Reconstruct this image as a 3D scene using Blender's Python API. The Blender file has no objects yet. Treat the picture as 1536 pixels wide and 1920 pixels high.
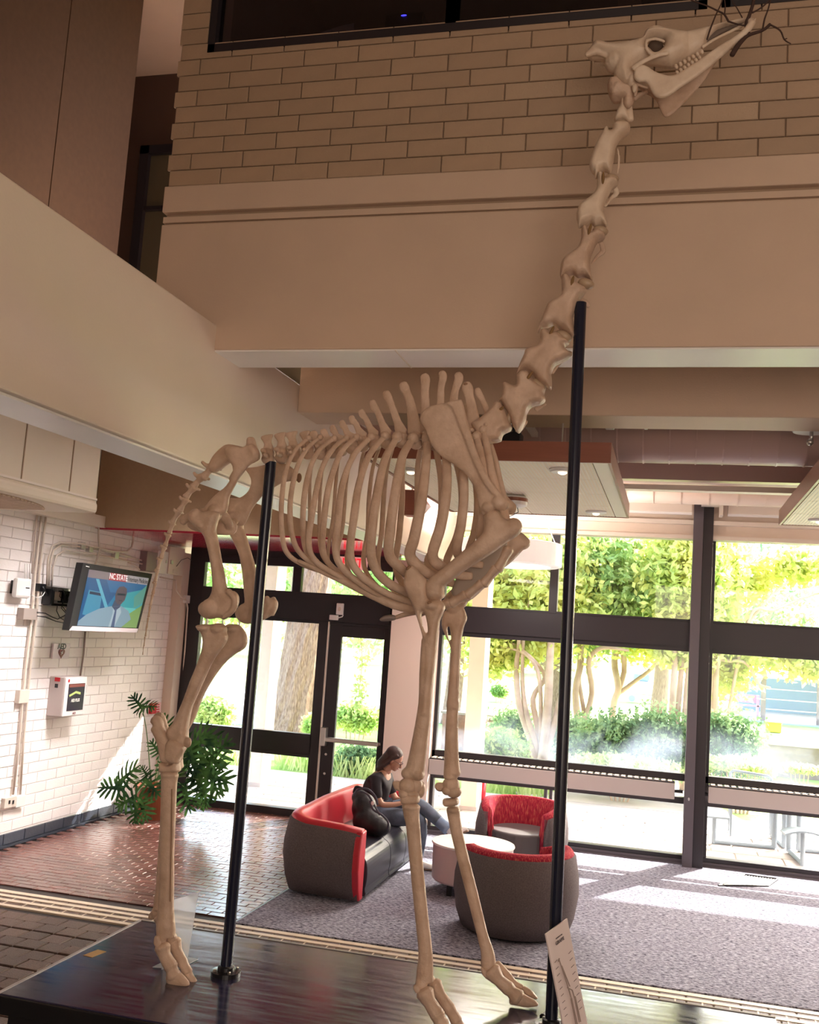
import bpy, bmesh, math, random
import numpy as np
from mathutils import Vector, Matrix, noise
random.seed(7)
S = bpy.context.scene
COL = S.collection
PI = math.pi
# ------------------------------------------------------------------ camera
F, YAW, PITCH, ROLL, CH = 1900.0, .2594, .1162, .0673, 2.65
def _axes():
    cy, sy, cp, sp = math.cos(YAW), math.sin(YAW), math.cos(PITCH), math.sin(PITCH)
    f = np.array([-sy*cp, cy*cp, sp]); r = np.array([cy, sy, 0.]); u = np.cross(r, f)
    cr, sr = math.cos(ROLL), math.sin(ROLL)
    return cr*r+sr*u, -sr*r+cr*u, f
CR, CU, CF = _axes()
CC = np.array([0, 0, CH])
cam = bpy.data.objects.new('camera', bpy.data.cameras.new('camera'))
COL.objects.link(cam)
cam.matrix_world = Matrix(((CR[0], CU[0], -CF[0], CC[0]), (CR[1], CU[1], -CF[1], CC[1]), (CR[2], CU[2], -CF[2], CC[2]), (0, 0, 0, 1)))
cam.data.sensor_fit = 'HORIZONTAL'; cam.data.sensor_width = 36.0; cam.data.lens = 36.0*F/1536
cam.data.clip_start = .05; cam.data.clip_end = 500
S.camera = cam
# ------------------------------------------------------------------ light, exposure
S.view_settings.view_transform = 'Standard'; S.view_settings.look = 'None'
S.view_settings.gamma = 1; S.view_settings.use_curve_mapping = False
S.view_settings.exposure = 0.80
W = bpy.data.worlds.new('sky'); S.world = W; W.use_nodes = True
wn = W.node_tree; bg = wn.nodes['Background']
sky = wn.nodes.new('ShaderNodeTexSky'); sky.sky_type = 'NISHITA'; sky.sun_disc = False
sky.sun_elevation = math.radians(33); sky.sun_rotation = math.radians(29); sky.air_density = 1.0; sky.dust_density = 2.5; sky.ozone_density = 1.0
wn.links.new(sky.outputs[0], bg.inputs[0]); bg.inputs[1].default_value = 1.25
SUN = Vector((.74, 1.35, 1.0)).normalized()
def lamp(kind, name, loc, energy, color, **k):
    l = bpy.data.lights.new(name, kind); l.energy = energy; l.color = color
    for a, b in k.items(): setattr(l, a, b)
    o = bpy.data.objects.new(name, l); o.location = loc; COL.objects.link(o); return o
so = lamp('SUN', 'sun', (0, 0, 20), 15.0, (1, .95, .86), angle=.01)
so.rotation_euler = SUN.to_track_quat('Z', 'Y').to_euler()
def area(name, loc, e, col, sx, sy, rot=(0, 0, 0)):
    o = lamp('AREA', name, loc, e, col, shape='RECTANGLE', size=sx, size_y=sy); o.rotation_euler = rot; return o
# unseen fill lamps added over the atrium, above and behind the visitor
area('atrium_fill_light', (1.0, 1.0, 8.3), 18, (1, .84, .68), 5, 4)
area('gallery_fill_light', (-2.0, -.5, 7.5), 6, (1, .82, .66), 3, 2)
# unseen fill lamp added low behind the visitor
area('hall_fill_light', (2.5, -2.8, 2.4), 175, (1, .84, .71), 6, 4, (math.radians(82), 0, 0))

# unseen lamp added to brighten the left wall; drum pendant's up and down light
ew = area('entry_fill_light', (-4.9, 9.9, 4.80), 75, (1, .93, .90), 1.6, 1.4, (0, math.radians(24), 0)); ew.data.spread = math.radians(75)
area('pendant_uplight', (-1.92, 12, 3.72), 65, (1, .88, .80), .8, .8, (PI, 0, 0))
area('pendant_downlight', (-1.92, 12, 3.58), 40, (1, .9, .84), .8, .8)
area('right_fill_up', (4.3, 11.0, 3.72), 85, (1, .88, .80), .8, .8, (PI, 0, 0))  # unseen fill lamp added right of view, no fixture there
area('right_fill_down', (4.3, 11.0, 3.58), 60, (1, .9, .84), .8, .8)  # its downward partner, likewise added for fill and unseen

# ------------------------------------------------------------------ helpers
def ray(x, y): return CF+(x-768)/F*CR-(y-960)/F*CU
def at(x, y, X=None, Y=None, Z=None):
    d = ray(x, y)
    t = (X)/d[0] if X is not None else (Y/d[1] if Y is not None else (Z-CH)/d[2])
    return CC+t*d
def pxm(p):                                   # metres per photo pixel at a point
    return float((np.array(p)-CC)@CF)/F
WL = {}
def tag(o, label=None, cat=None, group=None, kind=None):
    if label: o['label'] = label
    if cat: o['category'] = cat
    if group: o['group'] = group
    if kind: o['kind'] = kind
    return o
def thing(name, label, cat, loc=(0, 0, 0), group=None):
    o = bpy.data.objects.new(name, None); o.empty_display_size = .1; COL.objects.link(o)
    o.location = Vector([float(v) for v in loc]); WL[o] = o.location.copy()
    return tag(o, label, cat, group)
def link(o, parent=None):
    COL.objects.link(o)
    if parent is not None:
        o.parent = parent; o.location = -WL.get(parent, Vector((0, 0, 0)))
        WL[o] = Vector((0, 0, 0))
    else: WL[o] = Vector((0, 0, 0))
    return o
class M:
    """collects shapes in world coordinates, then links them as one mesh object"""
    def __init__(s): s.v = []; s.f = []
    def add(s, vs, fs):
        n = len(s.v); s.v.extend([tuple(map(float, p)) for p in vs]); s.f.extend([tuple(i+n for i in f) for f in fs]); return s
    def box(s, a, b, rz=0, c=None):
        x0, y0, z0 = a; x1, y1, z1 = b
        p = [(x0, y0, z0), (x1, y0, z0), (x1, y1, z0), (x0, y1, z0), (x0, y0, z1), (x1, y0, z1), (x1, y1, z1), (x0, y1, z1)]
        if rz:
            cx, cy = c if c else ((x0+x1)/2, (y0+y1)/2); ca, sa = math.cos(rz), math.sin(rz)
            p = [(cx+(x-cx)*ca-(y-cy)*sa, cy+(x-cx)*sa+(y-cy)*ca, z) for x, y, z in p]
        return s.add(p, [(0, 3, 2, 1), (4, 5, 6, 7), (0, 1, 5, 4), (1, 2, 6, 5), (2, 3, 7, 6), (3, 0, 4, 7)])
    def tube(s, pts, rad, n=10, cap=True, up=None, flat=None):
        """sweep: pts 3D, rad per point (scalar or (a,b)); a lies square to the Y axis, b along it"""
        P_ = [Vector([float(c) for c in p]) for p in pts]; N = len(P_)
        if not isinstance(rad, (list, tuple)) or (len(rad) == 2 and N != 2 and not isinstance(rad[0], (list, tuple))): rad = [rad]*N
        if isinstance(rad, tuple) and N == 2: rad = list(rad)
        rings = []; up = Vector(up) if up else Vector((0, 1, 0))
        for i, p in enumerate(P_):
            t = (P_[min(i+1, N-1)]-P_[max(i-1, 0)])
            if t.length < 1e-9: t = Vector((0, 0, 1))
            t.normalize(); u = up if abs(t.dot(up)) < .96 else Vector((1, 0, 0))
            a = t.cross(u).normalized(); b = a.cross(t).normalized()
            r = rad[i]; ra, rb = r if isinstance(r, (list, tuple)) else (r, r)
            rings.append([p+a*(ra*math.cos(2*PI*k/n))+b*(rb*math.sin(2*PI*k/n)) for k in range(n)])
        vs = [q for r in rings for q in r]
        fs = [(i*n+k, i*n+(k+1) % n, (i+1)*n+(k+1) % n, (i+1)*n+k) for i in range(N-1) for k in range(n)]
        if cap: fs += [tuple(range(n-1, -1, -1)), tuple(range((N-1)*n, N*n))]
        return s.add(vs, fs)
    def ball(s, c, r, n=12, m=8, rot=None):
        if not isinstance(r, (list, tuple)): r = (r, r, r)
        vs = []; c = Vector([float(q) for q in c])
        for j in range(m+1):
            th = PI*j/m
            for k in range(n):
                v = Vector((r[0]*math.sin(th)*math.cos(2*PI*k/n), r[1]*math.sin(th)*math.sin(2*PI*k/n), r[2]*math.cos(th)))
                if rot: v = rot @ v
                vs.append(c+v)
        fs = [(j*n+k, (j+1)*n+k, (j+1)*n+(k+1) % n, j*n+(k+1) % n) for j in range(m) for k in range(n)]
        return s.add(vs, fs)
    def lathe(s, c, prof, n=32, cap=True):
        vs = [(c[0]+r*math.cos(2*PI*k/n), c[1]+r*math.sin(2*PI*k/n), c[2]+z) for r, z in prof for k in range(n)]
        fs = [(i*n+k, i*n+(k+1) % n, (i+1)*n+(k+1) % n, (i+1)*n+k) for i in range(len(prof)-1) for k in range(n)]
        if cap: fs += [tuple(range(n-1, -1, -1)), tuple(range((len(prof)-1)*n, len(prof)*n))]
        return s.add(vs, fs)
    def quad(s, *p): return s.add(p, [tuple(range(len(p)))])
    def slab(s, poly, axis, a, b):
        """extrude a polygon [(u,v)] between a and b along axis 'X','Y','Z'"""
        def mk(u, v, w): return (w, u, v) if axis == 'X' else ((u, w, v) if axis == 'Y' else (u, v, w))
        n = len(poly); vs = [mk(u, v, a) for u, v in poly]+[mk(u, v, b) for u, v in poly]
        return s.add(vs, [tuple(range(n-1, -1, -1)), tuple(range(n, 2*n))]+[(i, (i+1) % n, n+(i+1) % n, n+i) for i in range(n)])
    def mesh(s, name, mats, smooth=False):
        me = bpy.data.meshes.new(name); me.from_pydata(s.v, [], s.f)
        bm = bmesh.new(); bm.from_mesh(me); bmesh.ops.remove_doubles(bm, verts=bm.verts, dist=1e-6); bmesh.ops.recalc_face_normals(bm, faces=bm.faces); bm.to_mesh(me); bm.free()
        if smooth: me.polygons.foreach_set('use_smooth', [True]*len(me.polygons))
        for m in (mats if isinstance(mats, (list, tuple)) else [mats]): me.materials.append(m)
        return me
    def obj(s, name, mat, parent=None, smooth=False, bevel=0, remesh=0, sm=3, seg=2):
        o = bpy.data.objects.new(name, s.mesh(name, mat, smooth)); link(o, parent)
        if remesh:
            m = o.modifiers.new('remesh', 'REMESH'); m.mode = 'VOXEL'; m.voxel_size = remesh; m.use_smooth_shade = True
            if sm: k = o.modifiers.new('smooth', 'SMOOTH'); k.iterations = sm; k.factor = .5
        if bevel:
            m = o.modifiers.new('bevel', 'BEVEL'); m.width = bevel; m.segments = seg; m.limit_method = 'ANGLE'
        return o
def struct(name, m, mat, parent=None, **k):
    o = m.obj(name, mat, parent, **k); o['kind'] = 'structure'; return o
def text(name, body, size, mat, loc, rot, parent=None, ext=.001, sx=1, bold=0, align='CENTER'):
    c = bpy.data.curves.new(name, 'FONT'); c.body = body; c.size = size; c.extrude = ext; c.align_x = align; c.align_y = 'CENTER'; c.offset = bold
    t = bpy.data.objects.new(name+'_c', c); COL.objects.link(t)
    dg = bpy.context.evaluated_depsgraph_get(); me = bpy.data.meshes.new_from_object(t.evaluated_get(dg))
    bpy.data.objects.remove(t)
    mt = (Matrix.Translation(Vector([float(q) for q in loc])) @ rot.to_4x4() @ Matrix.Diagonal((sx, 1, 1, 1)))
    me.transform(mt); me.materials.clear(); me.materials.append(mat)
    o = bpy.data.objects.new(name, me); link(o, parent); return o

# ------------------------------------------------------------------ materials
def mat(name, col, rough=.6, metal=0, noise_amt=0, nscale=8, bump=0, bscale=40, rand=0, emit=None, es=1, coat=0, col2=None, stretch=None, spec=.5, trans=0):
    m = bpy.data.materials.new(name); m.use_nodes = True; nt = m.node_tree; N = nt.nodes; L = nt.links; b = N['Principled BSDF']
    b.inputs['Roughness'].default_value = rough; b.inputs['Metallic'].default_value = metal
    b.inputs['Base Color'].default_value = (*col, 1); b.inputs['Specular IOR Level'].default_value = spec
    if coat: b.inputs['Coat Weight'].default_value = coat; b.inputs['Coat Roughness'].default_value = .15
    tc = None
    if noise_amt or bump:
        tc = N.new('ShaderNodeTexCoord'); mp = N.new('ShaderNodeMapping'); L.new(tc.outputs['Object'], mp.inputs[0])
        if stretch: mp.inputs['Scale'].default_value = stretch
    last = None
    if noise_amt:
        n = N.new('ShaderNodeTexNoise'); n.inputs['Scale'].default_value = nscale; n.inputs['Detail'].default_value = 6; L.new(mp.outputs[0], n.inputs[0])
        r = N.new('ShaderNodeMapRange'); L.new(n.outputs[0], r.inputs[0]); r.inputs[1].default_value = .3; r.inputs[2].default_value = .7
        mx = N.new('ShaderNodeMix'); mx.data_type = 'RGBA'; L.new(r.outputs[0], mx.inputs[0])
        c2 = col2 if col2 else tuple(c*(1-noise_amt) for c in col)
        mx.inputs[6].default_value = (*col, 1); mx.inputs[7].default_value = (*c2, 1); last = mx.outputs[2]
    if rand:
        oi = N.new('ShaderNodeObjectInfo'); r = N.new('ShaderNodeMapRange'); L.new(oi.outputs['Random'], r.inputs[0]); r.inputs[3].default_value = 1-rand; r.inputs[4].default_value = 1+rand*.6
        hs = N.new('ShaderNodeHueSaturation'); L.new(r.outputs[0], hs.inputs['Value'])
        if last: L.new(last, hs.inputs['Color'])
        else: hs.inputs['Color'].default_value = (*col, 1)
        last = hs.outputs[0]
    if last: L.new(last, b.inputs['Base Color'])
    if bump:
        n = N.new('ShaderNodeTexNoise'); n.inputs['Scale'].default_value = bscale; n.inputs['Detail'].default_value = 5; L.new(mp.outputs[0], n.inputs[0])
        bp = N.new('ShaderNodeBump'); bp.inputs['Strength'].default_value = bump; bp.inputs['Distance'].default_value = .01; L.new(n.outputs[0], bp.inputs['Height']); L.new(bp.outputs[0], b.inputs['Normal'])
    if emit: b.inputs['Emission Color'].default_value = (*emit, 1); b.inputs['Emission Strength'].default_value = es
    if trans: b.inputs['Transmission Weight'].default_value = trans
    return m
def glassmat(name, tint=(1, 1, 1), gl=.06, haze=0, zc=1.5):
    m = bpy.data.materials.new(name); m.use_nodes = True; N = m.node_tree.nodes; L = m.node_tree.links; N.clear()
    o = N.new('ShaderNodeOutputMaterial'); t = N.new('ShaderNodeBsdfTransparent'); g = N.new('ShaderNodeBsdfGlossy'); g.inputs['Roughness'].default_value = .02
    t.inputs[0].default_value = (*tint, 1); fr = N.new('ShaderNodeFresnel'); fr.inputs[0].default_value = 1.45
    mx = N.new('ShaderNodeMixShader'); L.new(fr.outputs[0], mx.inputs[0]); L.new(t.outputs[0], mx.inputs[1]); L.new(g.outputs[0], mx.inputs[2]); out = mx.outputs[0]
    if haze:                                     # pale haze: reflection and condensation painted into the lower pane
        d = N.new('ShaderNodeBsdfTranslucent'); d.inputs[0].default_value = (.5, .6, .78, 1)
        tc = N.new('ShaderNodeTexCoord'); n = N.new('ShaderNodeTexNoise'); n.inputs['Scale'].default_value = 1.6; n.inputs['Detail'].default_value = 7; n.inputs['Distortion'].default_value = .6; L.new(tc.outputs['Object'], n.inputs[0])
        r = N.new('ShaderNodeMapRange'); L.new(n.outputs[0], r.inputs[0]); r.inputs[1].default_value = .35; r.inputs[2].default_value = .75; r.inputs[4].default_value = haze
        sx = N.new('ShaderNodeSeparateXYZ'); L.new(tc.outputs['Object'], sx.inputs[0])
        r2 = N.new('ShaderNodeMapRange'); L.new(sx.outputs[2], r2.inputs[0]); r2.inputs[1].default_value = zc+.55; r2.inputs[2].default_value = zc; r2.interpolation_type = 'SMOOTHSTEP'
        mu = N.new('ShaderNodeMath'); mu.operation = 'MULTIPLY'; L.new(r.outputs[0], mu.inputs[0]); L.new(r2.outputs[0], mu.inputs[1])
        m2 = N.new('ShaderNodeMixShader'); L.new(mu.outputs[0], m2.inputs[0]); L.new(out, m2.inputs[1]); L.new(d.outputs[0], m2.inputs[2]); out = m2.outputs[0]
    L.new(out, o.inputs[0]); return m
def leafmat(name, c1, c2, sc=3.0, tr=.5):
    m = bpy.data.materials.new(name); m.use_nodes = True; N = m.node_tree.nodes; L = m.node_tree.links; N.clear()
    o = N.new('ShaderNodeOutputMaterial'); d = N.new('ShaderNodeBsdfDiffuse'); t = N.new('ShaderNodeBsdfTranslucent'); mx = N.new('ShaderNodeMixShader'); mx.inputs[0].default_value = tr
    tc = N.new('ShaderNodeTexCoord'); n = N.new('ShaderNodeTexNoise'); n.inputs['Scale'].default_value = sc; n.inputs['Detail'].default_value = 4; L.new(tc.outputs['Object'], n.inputs[0])
    r = N.new('ShaderNodeMapRange'); r.inputs[1].default_value = .38; r.inputs[2].default_value = .62; L.new(n.outputs[0], r.inputs[0])
    c = N.new('ShaderNodeMix'); c.data_type = 'RGBA'; L.new(r.outputs[0], c.inputs[0]); c.inputs[6].default_value = (*c1, 1); c.inputs[7].default_value = (*c2, 1)
    L.new(c.outputs[2], d.inputs[0]); L.new(c.outputs[2], t.inputs[0]); L.new(d.outputs[0], mx.inputs[1]); L.new(t.outputs[0], mx.inputs[2]); L.new(mx.outputs[0], o.inputs[0]); return m
BONE = mat('bone', (.68, .50, .38), .5, noise_amt=1, col2=(.50, .34, .24), nscale=11, bump=.55, bscale=38)
BONE_PALE = mat('bone_pale', (.80, .66, .52), .45, noise_amt=1, col2=(.64, .48, .35), nscale=10, bump=.2, bscale=50)
BONE_DARK = mat('bone_stain_and_shade', (.30, .17, .10), .7)
CLAY = mat('disc_pad', (.46, .33, .22), .35)
CONC = mat('painted_concrete', (.64, .48, .36), .6, noise_amt=.06, nscale=3, bump=.12, bscale=90)
CONCW = mat('painted_concrete_light', (.80, .68, .57), .5, noise_amt=.04, nscale=2, bump=.08, bscale=60)
SOFFIT = mat('gloss_soffit_paint', (.90, .86, .83), .35, noise_amt=.05, nscale=2)
TAN = mat('tan_bulkhead_paint', (.50, .35, .22), .6, noise_amt=.05, nscale=30)
BROWNWALL = mat('brown_panel', (.10, .055, .035), .85, spec=.1, noise_amt=.1, nscale=20)
BRICKT = mat('tan_glazed_block', (.46, .325, .22), .42, rand=.07, noise_amt=.05, nscale=12, bump=.3, bscale=70)
BRICKG = mat('tan_glazed_block_shiny', (.50, .36, .245), .14, rand=.05, bump=.35, bscale=80)
MORT = mat('mortar_tan', (.40, .28, .19), .8)
BRICKW = mat('white_painted_block', (.92, .87, .85), .45, rand=.03, bump=.25, bscale=60)
MORTW = mat('mortar_white', (.78, .73, .71), .8)
BASEB = mat('slate_base_block', (.05, .06, .085), .3, rand=.3, bump=.2, bscale=50)
PAVER = mat('dark_red_paver', (.17, .075, .062), .24, rand=.35, noise_amt=.3, nscale=12, bump=.08, bscale=30)
PAVERB = mat('brown_tread_paver', (.15, .085, .06), .5, rand=.3, noise_amt=.4, nscale=60, bump=.5, bscale=120)
MORTF = mat('floor_mortar', (.03, .02, .018), .6)
CREAM = mat('cream_strip', (.72, .60, .46), .5, noise_amt=.1, nscale=10)
FRAME = mat('dark_bronze_frame', (.025, .020, .024), .35, spec=.4)
FRAMEL = mat('bronze_column', (.10, .085, .10), .35)
HEAT = mat('fin_heater_enclosure', (.50, .44, .41), .4)
METAL = mat('brushed_metal', (.62, .60, .58), .3, metal=.9)
WHITE = mat('white_paint', (.82, .80, .78), .4)
OFFW = mat('offwhite_panel', (.78, .70, .60), .45)
BLACK = mat('black_plastic', (.012, .012, .014), .3)
NAVY = mat('navy_steel', (.010, .013, .03), .22)
WOOD = mat('cherry_laminate', (.30, .10, .06), .4, noise_amt=.15, nscale=3, stretch=(1, 12, 12))
ACOU = mat('perforated_tile', (.80, .68, .54), .5)
DUCT = mat('duct_paint', (.52, .37, .34), .3)
PIPE = mat('painted_conduit', (.72, .63, .55), .35)
RED = mat('red_metal_ceiling', (.55, .05, .09), .10)
REDP = mat('red_plastic', (.55, .01, .02), .35)
GLASS = glassmat('window_glass'); GLASSH = glassmat('window_glass_painted_haze', haze=.11, zc=1.25)
DGLASS = glassmat('dark_office_glass', (.45, .42, .45))
print('p1 ok')
# ================================================================== SETTING
YW = 13.6
fl = struct('floor', M().box((-7.2, -3, -.25), (6, 13.9, -.012)), MORTF)
rr = random.Random(3)
def brickmesh(name, l, w, h, mt, bev=.006):
    m = M(); b = bev
    p = [(-l/2, -w/2), (l/2, -w/2), (l/2, w/2), (-l/2, w/2)]
    q = [(-l/2+b, -w/2+b), (l/2-b, -w/2+b), (l/2-b, w/2-b), (-l/2+b, w/2-b)]
    vs = [(x, y, 0) for x, y in p]+[(x, y, h-b) for x, y in p]+[(x, y, h) for x, y in q]
    fs = [(3, 2, 1, 0), (8, 9, 10, 11)]
    for i in range(4): j = (i+1) % 4; fs += [(i, j, 4+j, 4+i), (4+i, 4+j, 8+j, 8+i)]
    m.add(vs, fs); return m.mesh(name, mt)
def lay(parent, name, me, places, limit=300, rot=None, stuffname=None, order=None):
    """places: (x,y,z[,scale]); nearest `limit` become parts, the rest one joined part"""
    pl = sorted(places, key=order or (lambda p: (p[0])**2+(p[1])**2+(p[2]-CH)**2))
    R3 = rot or Matrix.Identity(4); base = -WL.get(parent, Vector((0, 0, 0)))
    for p in pl[:limit]:
        o = bpy.data.objects.new(name, me); COL.objects.link(o); o.parent = parent
        o.matrix_local = Matrix.Translation(Vector(p[:3])+base) @ R3 @ Matrix.Diagonal((p[3] if len(p) > 3 else 1, 1, 1, 1))
        WL[o] = Vector((0, 0, 0))
    if len(pl) > limit:
        v0 = np.array([R3 @ v.co for v in me.vertices]); f0 = [tuple(f.vertices) for f in me.polygons]; m = M()
        for p in pl[limit:]:
            sc = p[3] if len(p) > 3 else 1
            vv = np.array([R3 @ Vector((v.co.x*sc, v.co.y, v.co.z)) for v in me.vertices])+np.array(p[:3]); n = len(m.v)
            m.v.extend(map(tuple, vv)); m.f.extend([tuple(i+n for i in f) for f in f0])
        o = m.obj(stuffname or name, me.materials[0], parent); o['kind'] = 'stuff'
# brick floor left of the carpet
pm = brickmesh('paver', .196, .094, .014, PAVER, .004); pl = []
y = 8.80; r = 0
while y < 13.5:
    x = -6.95+(.1 if r % 2 else 0)
    while x < -3.74:
        pl.append((x+.1, y, -.012+rr.uniform(-.0015, .0015))); x += .2
    y += .1; r += 1
lay(fl, 'floor_brick', pm, pl)
# coarse treads in front of the strip
pt = brickmesh('tread', .19, .19, .02, PAVERB, .006); pl = []
for j, y in enumerate(np.arange(4.75, 8.05, .2)):
    for x in np.arange(-6.8, -3.0 if y > 6 else -3.4, .2):
        pl.append((x+(.1 if j % 4 in (2, 3) else 0), y+(.02 if j % 2 else 0), -.016+rr.uniform(-.002, .002)))
lay(fl, 'tread_brick', pt, pl, 300)
# light strips with small bricks between them
cm = M()
for y, h in ((8.555, .035), (8.435, .03), (8.315, .03), (8.18, .03)): cm.box((-7, y-h, -.012), (3.2, y+h, .004))
cm.obj('cream_strip', CREAM, fl)
jm = M()
for x in np.arange(-6.88, 3.1, .2):
    jm.box((x-.006, 8.2, -.012), (x+.006, 8.42, .002))
jm.obj('cream_joint', CREAM, fl); COL.objects[-1]['kind'] = 'stuff'
sb = brickmesh('strip_brick', .19, .052, .010, PAVERB, .004); pl = []
for x in np.arange(-6.9, 3.1, .2):
    for y in (8.375, 8.25, 8.495): pl.append((x+(.07 if y < 8.3 else 0), y, -.010))
lay(fl, 'strip_brick', sb, pl, 200)
# carpet
def carpetmat():
    m = bpy.data.materials.new('carpet'); m.use_nodes = True; N = m.node_tree.nodes; L = m.node_tree.links; b = N['Principled BSDF']; b.inputs['Roughness'].default_value = .95; b.inputs['Specular IOR Level'].default_value = .1
    tc = N.new('ShaderNodeTexCoord'); mp = N.new('ShaderNodeMapping'); mp.inputs['Scale'].default_value = (1, 2.6, 1); L.new(tc.outputs['Object'], mp.inputs[0])
    n = N.new('ShaderNodeTexNoise'); n.inputs['Scale'].default_value = 26; n.inputs['Detail'].default_value = 8; n.inputs['Roughness'].default_value = .75; L.new(mp.outputs[0], n.inputs[0])
    r = N.new('ShaderNodeValToRGB'); e = r.color_ramp.elements; e[0].position = .40; e[0].color = (.05, .045, .07, 1); e[1].position = .63; e[1].color = (.60, .60, .72, 1); L.new(n.outputs[0], r.inputs[0]); L.new(r.outputs[0], b.inputs['Base Color'])
    bp = N.new('ShaderNodeBump'); bp.inputs['Strength'].default_value = .8; bp.inputs['Distance'].default_value = .012; L.new(n.outputs[0], bp.inputs['Height']); L.new(bp.outputs[0], b.inputs['Normal']); return m
CARP = carpetmat()
M().box((-3.62, 8.63, -.012), (4.4, 13.42, .006)).obj('carpet', CARP, fl)
M().box((-3.64, 8.60, -.012), (-3.615, 13.42, .008)).obj('carpet_edge', FRAME, fl)
M().box((-3.6, 13.42, -.012), (4.4, 13.6, .012)).obj('threshold', FRAMEL, fl)
# floor register in the carpet near the glass
g = thing('floor_register', 'flat metal floor grille set in sunlit carpet near the window', 'vent', (1.0, 12.95, 0))
gc = [at(*p, Z=.008) for p in ((1348, 1661), (1396, 1641), (1458, 1649), (1440, 1662))]
gm = M(); gm.quad(*[tuple(p) for p in gc]); gm.obj('plate', METAL, g)
gm = M()
for i in range(4): gm.tube([gc[i]+np.array([0, 0, .004]), gc[(i+1) % 4]+np.array([0, 0, .004])], .012, 6)
gm.obj('rim', FRAME, g)
gm = M()
for k in range(1, 12):
    t = k/12; gm.tube([gc[0]*(1-t)+gc[3]*t+np.array([0, 0, .003]), gc[1]*(1-t)+gc[2]*t+np.array([0, 0, .003])], .004, 5)
o = gm.obj('slat', FRAMEL, g); o['kind'] = 'stuff'

# ---- left wall of white blocks
wl = struct('wall_left', M().box((-7.25, 4.0, 0), (-7.012, 14.0, 3.72)), MORTW)
struct('wall_left_upper', M().box((-7.25, 2.0, 3.72), (-7.02, 14.0, 4.95)), CONCW)
RX = Matrix.Rotation(PI/2, 4, 'Z') @ Matrix.Rotation(PI/2, 4, 'X')      # brick length along Y, face to +X
bw = brickmesh('wall_block', .372, .112, .014, BRICKW, .004); pl = []
RH, BL = .1185, .379
for r in range(1, 31):
    z = .12+RH*(r-.5)-.0+.04
    for k in range(-1, 15):
        y = 9.0+BL*k+(BL/2 if r % 2 else 0)
        if y > 13.15: continue
        pl.append((-7.012, y, z)); e_ = y+.19
    if 13.34-e_ > .05: pl.append((-7.012, (e_+13.34)/2, z, (13.34-e_-.007)/.372))
def seen(p):                                    # order by how large a block shows from the visitor's place
    d = Vector(p[:3])-Vector((0, 0, CH)); hid = 50 if (p[1] < 9.45 and p[2] < 2.6) or (p[1] < 9.75 and p[2] < 1.2) else 0
    return d.length+hid
lay(wl, 'wall_block', bw, pl, 300, RX, order=seen)
struct('wall_left_return', M().box((-7.012, 13.34, .0), (-6.86, YW+.1, 3.55)), CONCW)
bb = struct('baseboard_left', M().box((-7.012, 4.0, 0), (-7.0, 13.34, .16)), MORTW)
b2 = brickmesh('base_block', .37, .118, .016, BASEB, .005)
lay(bb, 'base_block', b2, [(-7.0, 6.0+.38*k, .085) for k in range(0, 19)], 300, RX)
M().box((-7.0, 4, 0), (-6.955, 13.3, .022)).obj('cove', BASEB, bb)

# ---- beam running towards the windows, mezzanine slab
struct('trim_beam_left', M().box((-3.29, -2.9, 3.587), (-2.9, 13.75, 4.514)), CONCW, bevel=.012)
struct('trim_beam_soffit', M().box((-3.25, -2.9, 3.575), (-2.94, 13.55, 3.588)), SOFFIT)
struct('ceiling_mezzanine', M().box((-3.65, -2.9, 4.42), (-3.29, 14.0, 4.50)).box((-7.2, -2.9, 4.86), (-3.6, 14.0, 4.94)), CONC)
# bulkhead with the red underside
struct('trim_bulkhead', M().box((-7.0, 11.15, 3.665), (-3.29, 11.3, 4.88)), TAN)
rc = struct('ceiling_entry', M().box((-7.0, 11.17, 3.655), (-3.29, YW+.1, 3.68)), RED)
rm = M().box((-6.98, 0, 0), (-3.3, .125, .012)).mesh('red_slat', RED)
lay(rc, 'ceiling_slat', rm, [(0, 11.2+.145*k, 3.643) for k in range(16)])

# ---- concrete fascia, ledge and blocks of the upper wall
YU = 5.79; XL = -3.365
struct('trim_fascia', M().box((XL, YU, 4.35), (6, 6.19, 5.205)), CONC, bevel=.008)
struct('trim_fascia_groove', M().box((XL+.01, YU+.04, 5.2), (6, 6.19, 5.29)), MORT)
struct('trim_fascia_bead', M().box((XL, YU+.015, 5.222), (6, 6.1, 5.262)), CONC)
struct('trim_ledge', M().box((XL, YU-.012, 5.285), (6, 6.19, 5.465)), CONC, bevel=.008)
struct('trim_fascia_soffit', M().box((-2.9, YU+.01, 4.34), (6, 6.185, 4.352)), SOFFIT)
struct('trim_soffit_joint', M().box((-1.7, YU, 4.336), (-1.69, 6.185, 4.341)), OFFW)
wu = struct('wall_upper', M().box((XL+.012, YU+.02, 5.46), (6, 6.1, 6.385)).box((XL+.012, YU+.02, 6.38), (-3.15, 6.1, 8.4)).box((.07, YU+.02, 6.38), (.15, 6.1, 8.4)).box((-3.2, YU+.02, 7.9), (6, 6.1, 8.4)), MORT)
RY = Matrix.Rotation(PI/2, 4, 'X')                                        # face to -Y
UL, UH = .372, .1115
bu = brickmesh('upper_block', UL-.007, UH-.006, .02, BRICKT, .004); bug = brickmesh('upper_block_shiny', UL-.007, UH-.006, .02, BRICKG, .004)
shiny = {(4, 6), (5, 7), (5, 8), (3, 7), (3, 8), (4, 7), (4, 8), (2, 8), (2, 9), (1, 7), (6, 7), (5, 6), (6, 8), (2, 7), (1, 5), (0, 11), (5, 11), (4, 12)}
pl = []; pg = []
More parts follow.
